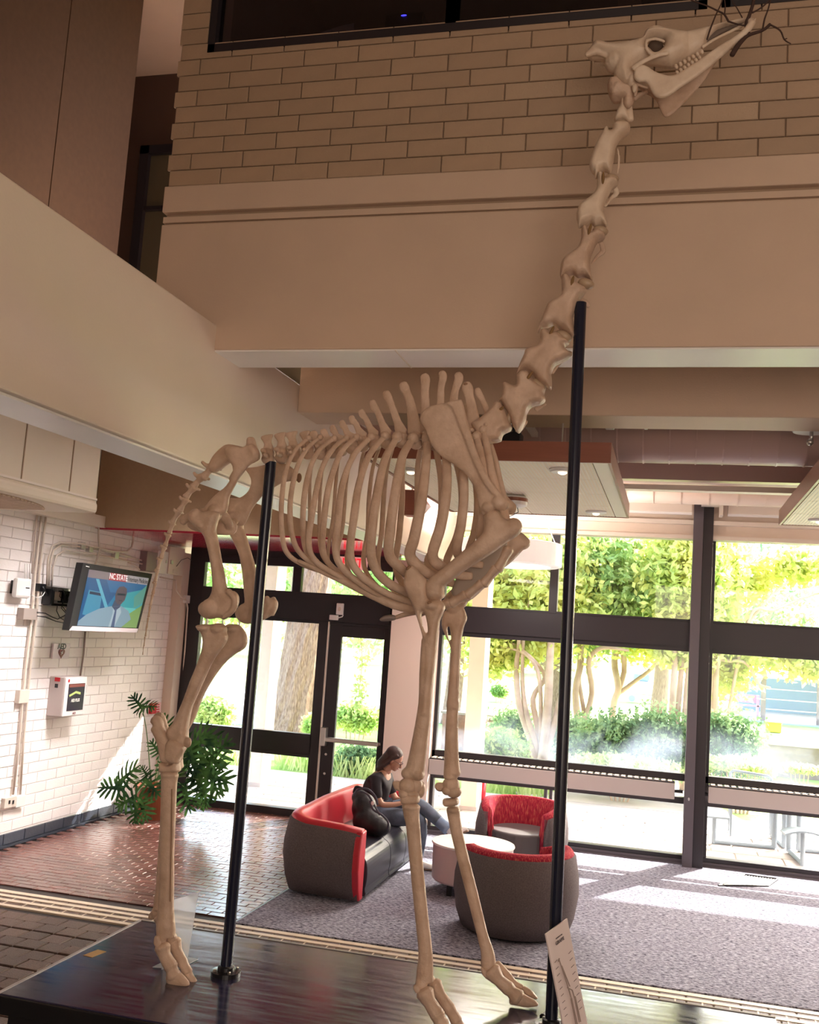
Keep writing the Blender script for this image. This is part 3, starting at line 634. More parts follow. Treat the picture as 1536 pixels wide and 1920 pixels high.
class Bone(M):
    """px shapes are measured on the photograph and set on an upright plane Y (metres)"""
    def pillow(s, out, Y, th, r=.03, holes=(), step=.006, edge=.0025, lump=.0, curve=True, tilt=0):
        Yf = Y if callable(Y) else (lambda x, z: Y); Y0 = Y if not callable(Y) else Y(None, None)
        polys = []
        for k, poly in enumerate([out]+list(holes)):
            if curve: poly = catmull(poly)
            polys.append([(float(q[0]), float(q[2])) for q in (at(x, y, Y=Y0) for x, y in poly)])
        allp = polys[0]; x0 = min(p[0] for p in allp)-step; x1 = max(p[0] for p in allp)+step; z0 = min(p[1] for p in allp)-step; z1 = max(p[1] for p in allp)+step
        gx, gz = np.meshgrid(np.arange(x0, x1+step, step), np.arange(z0, z1+step, step), indexing='ij')
        ins = np.zeros(gx.shape, bool)
        for p in polys: ins ^= pip(gx, gz, p)
        D = np.full(gx.shape, 1e9); BX = gx.copy(); BZ = gz.copy()
        for p in polys:
            d, bx, bz = segd(gx, gz, p); w = d < D; D = np.where(w, d, D); BX = np.where(w, bx, BX); BZ = np.where(w, bz, BZ)
        snap = (~ins) | (D < step*.3); X = np.where(snap, BX, gx); Z = np.where(snap, BZ, gz); d = np.where(snap, 0, D)
        u = np.clip(d/r, 0, 1); T = edge+(th-edge)*np.sqrt(np.maximum(0, 1-(1-u)**2))
        if lump: T = T*(1+lump*np.sin(X*47+Z*31)*np.sin(Z*53-X*17))
        core = ins & ~(D < step*.3)
        use = core[:-1, :-1] | core[1:, :-1] | core[:-1, 1:] | core[1:, 1:]
        nx, nz = gx.shape; ids = {}; vs = []; fs = []
        def vid(i, j, side):
            k = (i, j, side)
            if k not in ids: ids[k] = len(vs); vs.append((X[i, j], (Y0 if not tilt else Y0+tilt*(Z[i, j]-(z0+z1)/2))+side*T[i, j], Z[i, j]))
            return ids[k]
        cells = np.argwhere(use); cs = set(map(tuple, cells.tolist()))
        for i, j in cs:
            q = [(i, j), (i+1, j), (i+1, j+1), (i, j+1)]
            fs.append(tuple(vid(a, b, -1) for a, b in q)); fs.append(tuple(vid(a, b, 1) for a, b in reversed(q)))
            for (di, dj), (a, b) in (((0, -1), (q[0], q[1])), ((1, 0), (q[1], q[2])), ((0, 1), (q[2], q[3])), ((-1, 0), (q[3], q[0]))):
                if (i+di, j+dj) not in cs: fs.append((vid(*b, -1), vid(*a, -1), vid(*a, 1), vid(*b, 1)))
        return s.add(vs, fs)
    def limb(s, pts, yk=1.0, n=14, round_=True):
        """pts: (px, py, halfwidth px, Y) ; yk: depth/width ratio (or 5th value)"""
        P3 = []; R = []
        for q in pts:
            p = at(q[0], q[1], Y=q[3]); r = q[2]*pxm(p)*(1.0); P3.append(Vector([float(c) for c in p])); R.append((r, r*(q[4] if len(q) > 4 else yk)))
        # resample smoothly
        PP, RR = [], []
        for i in range(len(P3)-1):
            p0 = P3[max(i-1, 0)]; p1 = P3[i]; p2 = P3[i+1]; p3 = P3[min(i+2, len(P3)-1)]; K = 4
            for k in range(K):
                t = k/K; PP.append(.5*((2*p1)+(-p0+p2)*t+(2*p0-5*p1+4*p2-p3)*t*t+(-p0+3*p1-3*p2+p3)*t**3)); RR.append((R[i][0]*(1-t)+R[i+1][0]*t, R[i][1]*(1-t)+R[i+1][1]*t))
        PP.append(P3[-1]); RR.append(R[-1])
        if round_:
            d0 = (PP[0]-PP[1]).normalized(); d1 = (PP[-1]-PP[-2]).normalized(); a = RR[0]; b = RR[-1]
            PP = [PP[0]+d0*a[0]*.55, PP[0]+d0*a[0]*.35]+PP+[PP[-1]+d1*b[0]*.35, PP[-1]+d1*b[0]*.55]; RR = [(a[0]*.4, a[1]*.4), (a[0]*.8, a[1]*.8)]+RR+[(b[0]*.8, b[1]*.8), (b[0]*.4, b[1]*.4)]
        return s.tube(PP, RR, n)
    def blob(s, x, y, rx, rz, Y, ry=None, rot=0):
        p = at(x, y, Y=Y); k = pxm(p); r = (rx*k, (ry if ry else (rx+rz)/2)*k, rz*k)
        return s.ball(p, r, 14, 10, Matrix.Rotation(rot, 3, 'Y'))
    def bone(s, name, mt=None, parent=None, vox=.0055, sm=2, label=None):
        o = s.obj(name, mt or BONE, parent or GS, smooth=True, remesh=vox, sm=sm)
        if label: o['label'] = label
        return o
def C(ox, oy, k, pts): return [(ox+x/k, oy+y/k) for x, y in pts]          # crop to photo coordinates
YN, YF = 5.13, 5.47

# ---- neck
def cervical(out, name, th, arch, wing, disc=None, hole=None, mt=None):
    b = Bone(); b.pillow(out, YC, th, .035, step=.006)
    for w in wing: b.limb(w, .5)
    for a in arch: b.limb(a, 1.0)
    o = b.bone(name, mt or BONE, vox=.005, sm=2)
    return o
k3 = lambda p: C(900, 220, 4.8, p)
k4 = lambda p: C(860, 500, 4.8, p)
cervical(k3([(1340, 60), (1250, 52), (1195, 80), (1190, 130), (1165, 130), (1150, 88), (1110, 130), (1050, 240), (1000, 360), (985, 440), (1005, 495), (1030, 510), (1040, 555), (1075, 515), (1110, 480), (1150, 495), (1185, 490), (1215, 320), (1225, 260), (1275, 190), (1345, 135), (1355, 90)]), 'cervical_vertebra', .060, [(), ][:0], [[(1158, 278, 2, 5.36), (1161, 300, 3, 5.38), (1158, 325, 2, 5.38)]], mt=BONE_PALE)
cervical(k3([(1060, 520), (1105, 505), (1135, 560), (1180, 540), (1230, 560), (1245, 600), (1190, 640), (1150, 720), (1120, 790), (1110, 850), (1140, 920), (1145, 985), (1090, 960), (1040, 985), (1000, 955), (960, 970), (905, 990), (900, 1030), (880, 960), (868, 880), (895, 800), (960, 750), (1020, 700), (1050, 640)]), 'cervical_vertebra', .062, [], [[(1150, 345, 4, 5.34), (1156, 362, 6, 5.38), (1146, 372, 4, 5.38), (1136, 388, 2, 5.34)]], mt=BONE_PALE)
cervical(k3([(915, 1000), (960, 985), (1000, 1040), (1060, 1010), (1125, 1050), (1120, 1090), (1060, 1120), (1030, 1180), (1000, 1250), (990, 1310), (1000, 1400), (1015, 1470), (940, 1430), (880, 1440), (840, 1410), (790, 1420), (735, 1460), (722, 1400), (740, 1300), (800, 1240), (880, 1180), (910, 1100)]), 'cervical_vertebra', .064, [], [[(1125, 450, 4, 5.34), (1131, 470, 6, 5.38), (1119, 482, 4, 5.38), (1109, 496, 2, 5.34)]])
cervical(k4([(930, 90), (985, 75), (1020, 120), (1070, 150), (1150, 200), (1130, 250), (1080, 310), (1045, 400), (1030, 480), (1040, 560), (1040, 640), (960, 590), (900, 560), (855, 525), (800, 545), (745, 550), (715, 620), (715, 570), (770, 420), (815, 330), (920, 268), (930, 200)]), 'cervical_vertebra', .066, [], [[(1085, 560, 5, 5.34), (1098, 568, 7, 5.38), (1104, 575, 4, 5.38)]])
cervical(k4([(735, 600), (775, 560), (830, 600), (880, 590), (960, 650), (1000, 690), (950, 720), (990, 760), (1015, 790), (990, 830), (930, 860), (870, 890), (835, 960), (840, 1020), (835, 1110), (790, 1080), (740, 1060), (690, 1000), (640, 945), (580, 935), (520, 1000), (545, 900), (590, 800), (610, 750), (715, 715), (735, 660)]), 'cervical_vertebra', .070, [], [[(1062, 660, 4, 5.36), (1071, 664, 4, 5.4), (1050, 680, 4, 5.40), (1036, 700, 3, 5.38)]])
cervical(k4([(525, 990), (570, 940), (640, 960), (660, 1010), (720, 1060), (780, 1100), (770, 1150), (785, 1200), (740, 1240), (660, 1260), (620, 1310), (600, 1400), (560, 1480), (530, 1500), (500, 1450), (490, 1440), (450, 1330), (410, 1270), (380, 1210), (320, 1240), (300, 1270), (330, 1220), (390, 1180), (400, 1060), (440, 1045), (515, 1075), (525, 1030)]), 'cervical_vertebra', .072, [], [[(1005, 768, 5, 5.36), (1022, 757, 4, 5.40)], [(985, 790, 6, 5.38), (975, 806, 5, 5.38)]])
cervical(k4([(300, 1270), (350, 1215), (400, 1240), (410, 1290), (430, 1300), (450, 1370), (480, 1440), (460, 1480), (400, 1510), (380, 1570), (290, 1590), (200, 1610), (165, 1600), (150, 1500), (120, 1420), (180, 1380), (240, 1330)]), 'thoracic_vertebra', .075, [], [])
# atlas and axis
b = Bone(); b.pillow(C(1080, 0, 3.657, [(215, 600), (230, 560), (300, 545), (340, 590), (390, 610), (400, 680), (370, 740), (330, 700), (290, 690), (250, 690), (225, 650)]), YC, .07, .03); b.blob(1160, 172, 18, 14, YC, 28); b.blob(1178, 190, 9, 14, 5.26); b.bone('atlas_vertebra', BONE)
b = Bone(); b.pillow(C(1080, 0, 3.657, [(318, 650), (335, 680), (345, 720), (365, 790), (365, 838), (320, 828), (267, 832), (275, 780), (300, 730), (308, 690)]), YC, .05, .03); b.limb([(1181, 200, 5, 5.30), (1183, 225, 6, 5.30)]); b.bone('axis_vertebra', BONE_PALE)
for (x, y, w, h, r) in ((1147, 335, 14, 8, .15), (1126, 433, 15, 9, .2), (1099, 532, 16, 10, .25), (1057, 630, 17, 10, .45), (1010, 722, 17, 9, .7), (957, 783, 8, 17, .3), (1164, 231, 12, 3, 0)):
    b = Bone(); b.blob(x, y, w, h, YC, 13, r); o = b.obj('intervertebral_pad', CLAY, GS, smooth=True)
for (x, y, r) in ((1131, 334, 0), (1106, 430, .2), (1073, 528, .2), (1034, 622, .4), (992, 706, .6), (936, 770, .8)):   # dark blobs: shade between the arches put into the colour
    b = Bone(); b.blob(x, y, 3, 12, 5.238, 2, r); b.obj('joint_gap_shade', mat('ochre_gap_shade', (.22, .12, .04), .7) if 'ochre_gap_shade' not in bpy.data.materials else bpy.data.materials['ochre_gap_shade'], GS, smooth=True)

# ---- thoracic, lumbar vertebrae with spines
spn = [((896, 728), 6, (915, 775), (918, 800)), ((875, 719), 9, (886, 770), (895, 810)), ((859, 700), 7.5, (850, 760), (868, 812)), ((829, 697), 7, (826, 755), (845, 813)),
       ((796, 703), 8, (798, 765), (822, 815)), ((757, 718), 8, (771, 760), (797, 817)), ((725, 734), 7, (745, 790), (772, 818)), ((699, 751), 6.5, (717, 795), (748, 820)),
       ((678, 768), 6, (694, 802), (724, 822)), ((660, 780), 6, (672, 805), (700, 825)), ((642, 789), 6, (651, 812), (676, 829)), ((624, 798), 6, (631, 817), (652, 833)), ((607, 805), 6.5, (613, 822), (628, 837)),
       ((588, 810), 8, (593, 825), (603, 840))]
for i, (tip, w, mid, ctr) in enumerate(spn):
    b = Bone(); k = 1.15 if i < 6 else 1
    if i > 0: ctr = (mid[0]+(9 if i > 4 else 4), ctr[1])
    w *= 1.12
    b.limb([(tip[0]-1, tip[1]+2, w*.95, YC), (tip[0]+2, tip[1]+10, w*1.12, YC), ((tip[0]+mid[0])/2, (tip[1]+mid[1])/2, w*.92, YC), (mid[0], mid[1], w*1.05, YC), (ctr[0]-2, ctr[1]-8, w*1.7, YC)], .34, round_=True)
    b.blob(ctr[0], ctr[1]+2, 12, 9, YC, 15); b.blob(ctr[0], ctr[1]+14*k, 12, 9*k, YC, 11); b.blob(ctr[0]-6, ctr[1]-3, 6, 5, YC-.06, 9); b.blob(ctr[0]-6, ctr[1]-3, 6, 5, YC+.06, 9)
    o = b.bone('thoracic_vertebra', BONE, vox=.0055)
b = Bone(); b.blob(874, 721, 6, 4, YC, 4); b.obj('stained_tip', BONE_DARK, GS, smooth=True)
for (tx, ty, w, cx_, cy_) in ((572, 812, 9, 577, 843), (547, 813, 10, 552, 848), (526, 815, 10, 528, 851), (501, 819, 10, 503, 853)):
    b = Bone(); b.pillow([(tx-w-2, ty), (tx+w+1, ty-5), (tx+w-2, ty+8), (tx+w+2, ty+20), (cx_+8, cy_-10), (cx_-10, cy_-8), (tx-w+5, ty+14)], YC, .013, .008)
    b.blob(cx_, cy_-3, 12, 9, YC, 15); b.blob(cx_, cy_+8, 13, 11, YC, 14); b.blob(cx_-9, cy_-8, 6, 5, 5.24, 7); b.limb([(cx_, cy_+2, 5, YC), (cx_-5, cy_+1, 5, 5.18), (cx_-7, cy_, 4, 5.12)], .9); b.limb([(cx_, cy_+2, 5, YC), (cx_+3, cy_, 4, 5.46)], .9)
    b.bone('lumbar_vertebra', BONE)
# sacrum
b = Bone(); b.pillow([(465, 822), (476, 820), (480, 834), (486, 850), (484, 862), (462, 872), (446, 868), (430, 868), (408, 884), (396, 886), (392, 876), (400, 858), (412, 844), (428, 833), (448, 836), (462, 838)], YC, .045, .03); b.blob(470, 850, 12, 12, YC, 30); b.bone('sacrum', BONE)
# tail
tl = [(390, 885, 8, 14, .7), (371, 903, 7, 13, .75), (356, 923, 6.5, 12, .7), (343, 947, 6, 12, .5), (330, 969, 6, 12, .55), (321, 990, 5, 10, .35), (313, 1013, 5, 11, .3), (305, 1036, 5, 11, .3), (298, 1058, 4, 10, .25), (293, 1080, 3.7, 10, .2), (289, 1103, 3.4, 10, .2), (284, 1125, 3, 10, .2), (280, 1147, 2.5, 10, .15), (276.5, 1168, 2.2, 9, .15), (273.8, 1185, 1.8, 8, .12), (271, 1203, 1.4, 9, .12), (268.5, 1220, 1.0, 8, .1)]
for i, (x, y, w, h, a) in enumerate(tl):
    b = Bone(); dx, dy = -math.sin(a)*h*.95, math.cos(a)*h*.95; p0 = (x-dx, y-dy); p1 = (x+dx, y+dy)
    w *= 1.35 if i < 4 else 1.2
    b.limb([(p0[0], p0[1], w*.9, YC), (x, y, w*.55, YC), (p1[0], p1[1], w*.85, YC)], 1.0, 10)
    if i < 11:
        f = 1-i/13; b.limb([(p0[0], p0[1], w*.5, YC), (p0[0]-w*1.1, p0[1]-w*.2, w*.4, YC-.01), (p0[0]-w*1.7*f-1, p0[1]-w*.8, w*.3, YC-.015)], 1.0, 8)
        b.limb([(p0[0], p0[1], w*.4, YC), (p0[0]+w*1.5*f, p0[1]+w*.5, w*.3, YC+.03)], 1.0, 8)
    b.bone('caudal_vertebra', BONE if i < 12 else BONE, vox=.004 if i < 8 else .0025, sm=1)

# ---- pelvis
k5 = lambda p: C(250, 800, 4.364, p)
b = Bone()
b.pillow(k5([(750, 190), (800, 155), (860, 165), (890, 172), (940, 145), (985, 165), (1005, 215), (1000, 275), (930, 335), (880, 400), (830, 490), (790, 570), (778, 640), (760, 700), (700, 730), (640, 720), (560, 700), (600, 640), (650, 580), (700, 535), (755, 490), (795, 430), (815, 370), (810, 320), (780, 275)]), 5.17, .022, .03, tilt=.0)
b.limb([(402, 955, 12, 5.17), (380, 962, 9, 5.20), (355, 970, 9, 5.23), (342, 978, 8, 5.24)], .7)      # ischium
b.limb([(470, 838, 8, 5.17), (478, 850, 8, 5.17), (474, 864, 6, 5.18)], 1.2); b.blob(404, 958, 15, 13, 5.16, 12)
b.limb([(410, 955, 10, 5.19), (425, 975, 10, 5.24), (432, 992, 8, 5.30)], .6)                            # pubis
b.pillow([(360, 965), (400, 975), (430, 972), (445, 985), (438, 1002), (410, 1003), (378, 999), (352, 988)], 5.30, .014, .02)
b.limb([(436, 900, 9, 5.19), (455, 872, 12, 5.2), (462, 860, 10, 5.26)], .5)
b.bone('pelvis_half', BONE)
b = Bone()
b.pillow(k5([(915, 340), (1000, 330), (1080, 310), (1160, 290), (1240, 300), (1300, 335), (1350, 390), (1366, 430), (1350, 445), (1300, 445), (1220, 462), (1150, 500), (1080, 545), (1030, 600), (990, 650), (960, 700), (935, 760), (905, 805), (860, 812), (810, 790), (780, 720), (772, 640), (790, 585), (860, 585), (920, 550), (955, 500), (965, 440), (945, 390)]), 5.44, .018, .03)
b.blob(447, 972, 15, 14, 5.44, 12); b.limb([(442, 975, 9, 5.42), (430, 985, 9, 5.36), (420, 994, 8, 5.30)], .6); b.limb([(440, 968, 10, 5.43), (405, 978, 9, 5.40), (375, 985, 8, 5.38)], .7)
b.bone('pelvis_half', BONE)
b = Bone(); b.blob(561, 896, 5, 9, 5.44, 5); b.obj('stained_tip', BONE_DARK, GS, smooth=True)

# ---- hind legs
def femur(Y, far):
    b = Bone()
    if not far:
        b.pillow(k5([(480, 685), (520, 668), (560, 695), (620, 690), (700, 700), (700, 745), (690, 780), (675, 850), (690, 920), (705, 1000), (722, 1100), (745, 1200), (758, 1290), (775, 1335), (830, 1345), (858, 1380), (862, 1430), (845, 1490), (800, 1545), (745, 1580), (700, 1565), (640, 1575), (590, 1570), (545, 1530), (536, 1480), (560, 1440), (610, 1410), (640, 1370), (652, 1300), (645, 1200), (632, 1100), (612, 1000), (585, 910), (545, 850), (490, 805), (462, 770), (452, 725)]), Y, .042, .04)
        b.blob(366, 966, 10, 13, Y-.02, 9, .3); b.blob(405, 966, 11, 11, Y+.05, 13); b.blob(375, 985, 9, 7, Y-.03)
        b.blob(394, 1140, 19, 18, Y-.025, 13, .2); b.blob(398, 1142, 19, 17, Y+.035, 13); b.limb([(428, 1108, 6, Y-.04), (441, 1124, 6, Y-.04), (436, 1144, 6, Y-.035), (420, 1156, 5, Y-.03)], 1)
    else:
        b.pillow(k5([(775, 790), (800, 760), (860, 740), (900, 770), (900, 830), (925, 900), (955, 1000), (985, 1100), (1010, 1200), (1020, 1300), (1030, 1380), (1080, 1400), (1130, 1400), (1175, 1420), (1180, 1470), (1150, 1530), (1090, 1570), (1020, 1600), (940, 1615), (880, 1600), (845, 1560), (838, 1515), (860, 1490), (905, 1475), (915, 1430), (908, 1340), (900, 1240), (885, 1130), (865, 1040), (830, 960), (790, 880)]), Y, .042, .04)
        b.blob(445, 975, 13, 14, Y, 12); b.blob(460, 1148, 17, 17, Y-.03, 12); b.limb([(512, 1122, 5, Y+.03), (517, 1135, 5, Y+.03), (510, 1152, 5, Y+.03)], 1); b.limb([(500, 1120, 5, Y-.03), (504, 1138, 5, Y-.03), (496, 1156, 5, Y-.03)], 1)
    return b.bone('femur')
femur(5.12, 0); femur(5.47, 1)
k7 = lambda p: C(230, 1150, 4.655, p)
b = Bone(); Y = 5.115
b.pillow(k7([(640, 115), (660, 100), (730, 100), (800, 92), (850, 95), (880, 110), (905, 170), (915, 220), (880, 290), (840, 340), (780, 430), (720, 560), (680, 650), (640, 740), (600, 840), (578, 960), (570, 1060), (575, 1130), (530, 1190), (480, 1190), (440, 1150), (390, 1060), (400, 1000), (440, 960), (480, 880), (540, 740), (590, 600), (640, 480), (690, 340), (705, 260), (690, 180), (655, 140)]), Y, .042, .038)
b.blob(385, 1178, 16, 8, Y-.01, 20); b.blob(410, 1180, 16, 12, Y, 20); b.blob(338, 1390, 15, 14, Y, 16); b.blob(352, 1392, 8, 10, Y-.02, 6)
b.bone('tibia')
b = Bone(); Y = 5.45
b.pillow([(424, 1172), (436, 1170), (447, 1171), (455, 1178), (462, 1190), (463, 1207), (456, 1218), (442, 1226), (425, 1240), (410, 1258), (395, 1280), (378, 1312), (366, 1345), (350, 1375), (344, 1395), (330, 1398), (322, 1385), (332, 1350), (350, 1310), (370, 1270), (388, 1240), (405, 1210), (418, 1190)], Y, .040, .035)
b.blob(440, 1180, 14, 9, Y, 20); b.bone('tibia')
# patella gap pins
for x, y, Y in ((389, 1164, 5.11), (449, 1168, 5.45), (418, 1165, 5.13)):
    b = Bone(); b.limb([(x, y-8, 1.6, Y), (x, y+10, 1.6, Y)]); b.obj('mounting_pin', METAL, GS, smooth=True)
def hock(dx, dy, Y, k=1):
    b = Bone(); q = lambda pts: [(x+dx, y+dy) for x, y in pts]
    b.pillow(q([(286, 1345), (293, 1341), (302, 1346), (307, 1360), (313, 1378), (322, 1392), (330, 1402), (328, 1430), (318, 1432), (303, 1428), (299, 1412), (296, 1395), (290, 1380), (284, 1368), (288, 1360), (283, 1354)]), Y, .036, .03); b.blob(293+dx, 1352+dy, 9, 9, Y, 10); b.bone('heel_bone')
    b = Bone(); b.pillow(q([(315, 1390), (330, 1385), (345, 1395), (345, 1408), (338, 1420), (335, 1432), (322, 1432), (310, 1420)]), Y-.01, .04, .03); b.blob(330+dx, 1405+dy, 12, 14, Y, 17); b.blob(318+dx, 1398+dy, 8, 8, Y-.02, 10); b.bone('ankle_bone')
    b = Bone(); b.pillow(q([(302, 1428), (318, 1434), (334, 1426), (336, 1438), (335, 1448), (303, 1449), (301, 1438)]), Y, .042, .02); b.bone('tarsal_bone')
hock(0, 0, 5.105)
hock(5, -6, 5.45)
b = Bone(); Y = 5.10
b.limb([(318, 1455, 17, Y), (317, 1475, 15.5, Y), (315, 1537, 15, Y), (313, 1600, 14.2, Y), (312.5, 1660, 14.5, Y), (311, 1700, 15.5, Y), (311, 1740, 19, Y), (311, 1757, 18, Y)], .8, 18, False)
b.blob(303, 1762, 10, 12, Y-.02, 9); b.blob(322, 1760, 11, 13, Y+.035, 10); b.blob(318, 1453, 18, 8, Y, 16); b.bone('metatarsal')
b = Bone(); b.limb([(322.5, 1480, 1.2, 5.055), (321, 1600, 1.2, 5.06), (319, 1690, 1.2, 5.06)]); b.obj('shaft_groove_shade', BONE_DARK, GS, smooth=True)  # dark strip: shade of the shaft groove put into the colour
b = Bone(); Y = 5.45
b.limb([(322, 1440, 14, Y), (320, 1460, 13, Y), (313, 1537, 13, Y), (308, 1600, 12.5, Y), (305, 1660, 13, Y), (303, 1690, 15, Y), (302, 1706, 16, Y)], .8, 14, False); b.blob(293, 1712, 9, 13, Y); b.bone('metatarsal')
def toes(pA, Y, dirs, hoofs, widths=(9, 7)):
    pass
def toe(path, Y, hoof, w=(10, 8.5, 7.5, 8), split=None):
    """path: points of one digit; proximal, middle phalanx then hoof bone"""
    n = len(path); w = tuple(x*1.22 for x in w)
    for j in range(2):
        a, m, c = path[j*2], path[j*2+1], path[j*2+2]
        b = Bone(); b.limb([(a[0], a[1], w[0] if j == 0 else w[2]*1.05, Y), (m[0], m[1], w[1]*.8 if j == 0 else w[2]*.85, Y), (c[0], c[1], w[2] if j == 0 else w[3], Y)], .95, 12); b.bone('phalanx', vox=.0045, sm=1)
    b = Bone(); b.pillow(hoof, Y, .026, .03, step=.005); b.bone('hoof_bone', vox=.0045, sm=1)
toe([(305, 1776), (309, 1792), (320, 1811), (322, 1818), (326, 1830)], 5.075, [(314, 1826), (326, 1818), (338, 1824), (350, 1836), (355, 1848), (335, 1852), (318, 1848), (312, 1836)], (13, 12, 11, 12))
toe([(326, 1766), (332, 1784), (341, 1803), (346, 1812), (351, 1823)], 5.15, [(344, 1818), (354, 1814), (362, 1828), (370, 1842), (366, 1848), (352, 1842), (344, 1832)], (12, 10.5, 9, 9))
b = Bone(); b.pillow([(290, 1756), (298, 1754), (302, 1768), (296, 1778), (289, 1770)], 5.05, .014, .012); b.bone('sesamoid', vox=.004, sm=1)
b = Bone(); b.pillow([(279, 1716), (288, 1705), (296, 1716), (292, 1722), (280, 1724)], 5.45, .014, .012); b.bone('sesamoid', vox=.004, sm=1)
toe([(300, 1722), (304, 1738), (310, 1756), (314, 1762), (318, 1770)], 5.43, [(308, 1768), (322, 1764), (334, 1780), (338, 1788), (318, 1790), (306, 1784)])
toe([(312, 1722), (318, 1738), (326, 1752), (330, 1760), (336, 1768)], 5.49, [(328, 1764), (340, 1762), (350, 1776), (354, 1784), (340, 1786), (328, 1778)])

# ---- ribs
def rib(px, w, n_):
    def yprof(t, z=1):   # distance from the middle plane along the rib
        return .045+.235*z*math.sin(PI*min(1, t*.98+.04))**.75*(1-.12*t)
    L = [0]
    for i in range(1, len(px)): L.append(L[-1]+math.hypot(px[i][0]-px[i-1][0], px[i][1]-px[i-1][1]))
    for side in (-1, 1):
        P3 = []
        for i, (x, y) in enumerate(px):
            t = L[i]/L[-1]; yy = YC-yprof(t, n_); p = at(x, y, Y=yy); P3.append(Vector((float(p[0]), YC+side*(YC-yy), float(p[2]))))
        PP = []
        for i in range(len(P3)-1):
            p0, p1, p2, p3 = P3[max(i-1, 0)], P3[i], P3[i+1], P3[min(i+2, len(P3)-1)]
            for k in range(6):
                t = k/6; PP.append(.5*((2*p1)+(-p0+p2)*t+(2*p0-5*p1+4*p2-p3)*t*t+(-p0+3*p1-3*p2+p3)*t**3))
        PP.append(P3[-1]); N = len(PP); R = []
        for i in range(N):
            t = i/(N-1); ww = w*(.0031 if side < 0 else .0023)*(.8+.35*math.sin(PI*t)); R.append((ww, ww*.55))
        m = Bone(); m.tube(PP, R, 10); m.ball(PP[0], (w*.0042,)*3, 8, 6); o = m.obj('rib', BONE, GS, smooth=True)
ribs = [([(579, 822), (556, 842), (537, 880), (528, 943), (530, 1008), (541, 1040), (575, 1062), (625, 1078)], 4.2, .80),
        ([(600, 820), (573, 845), (554, 887), (544, 949), (549, 1008), (566, 1040), (600, 1064), (650, 1088)], 4.4, .86),
        ([(627, 822), (598, 845), (579, 887), (569, 949), (570, 1016), (586, 1052), (625, 1075)], 4.6, .92),
        ([(650, 821), (624, 842), (601, 887), (586, 962), (579, 1020), (595, 1055), (650, 1088), (690, 1108)], 4.8, .97),
        ([(668, 820), (640, 848), (619, 904), (609, 962), (605, 1027), (620, 1060), (660, 1090)], 5.2, 1.0),
        ([(696, 819), (663, 855), (642, 910), (634, 975), (629, 1032), (645, 1068), (692, 1105), (740, 1128)], 5.6, 1.02),
        ([(722, 817), (692, 855), (673, 910), (663, 975), (657, 1040), (676, 1078), (728, 1114), (790, 1135)], 6.2, 1.02),
        ([(745, 819), (722, 861), (709, 917), (699, 982), (697, 1048), (722, 1088), (766, 1112), (800, 1124)], 7.4, 1.0),
        ([(775, 822), (754, 858), (741, 926), (732, 992), (730, 1040), (752, 1066), (785, 1092), (815, 1104)], 8.0, .95),
        ([(802, 822), (798, 878), (790, 943), (777, 1008), (769, 1042), (792, 1068), (820, 1084), (850, 1094)], 8.6, .88),
        ([(834, 822), (838, 878), (836, 930), (826, 988), (811, 1042), (830, 1064), (860, 1078), (885, 1080)], 8.4, .78),
        ([(862, 820), (868, 868), (870, 926), (865, 982), (857, 1032), (872, 1052), (905, 1060)], 7.4, .66),
        ([(893, 818), (903, 860), (908, 910), (905, 970), (900, 1010), (920, 1035)], 6.6, .55),
        ([(906, 806), (915, 845), (922, 885), (933, 925), (940, 955), (950, 985)], 6.0, .40)]
for r_ in ribs: rib(*r_)
# costal arch, sternum, breastbone tip
for s_ in (-1, 1):
    b = Bone(); q = lambda d: YC+s_*d
    b.limb([(560, 1052, 4, q(.17)), (600, 1070, 5, q(.16)), (640, 1088, 6.5, q(.14)), (690, 1112, 8, q(.11)), (740, 1134, 9, q(.07)), (790, 1145, 9, q(.04))], .6); b.bone('costal_cartilage', vox=.0045)
seg = [(786, 1146), (815, 1140), (845, 1130), (875, 1115), (905, 1094), (932, 1066), (955, 1030)]
for a, c in zip(seg, seg[1:]):
    b = Bone(); b.limb([(a[0]+2, a[1], 11, YC), ((a[0]+c[0])/2, (a[1]+c[1])/2, 9, YC), (c[0]-2, c[1], 11, YC)], 1.5); b.bone('sternebra')
b = Bone(); b.limb([(787, 1147, 5, YC), (760, 1152, 5, YC), (742, 1158, 4, YC)], 1.4); b.bone('sternum_tip')
b = Bone(); b.pillow(C(520, 780, 3.072, [(590, 1170), (620, 1148), (665, 1145), (690, 1155), (680, 1175), (640, 1182), (600, 1183)]), YC, .03, .02); b.bone('xiphoid_cartilage', mat('grey_cartilage', (.30, .24, .22), .5))
# dark plates between the upper arms (inner side of the far shoulder), shade put into the colour
b = Bone(); b.pillow([(846, 1110), (870, 1062), (905, 1035), (935, 1000), (952, 1010), (940, 1060), (905, 1100), (870, 1128)], 5.30, .03, .03); b.bone('shaded_chest_plate', mat('bone_shaded_grey', (.33, .26, .21), .6))

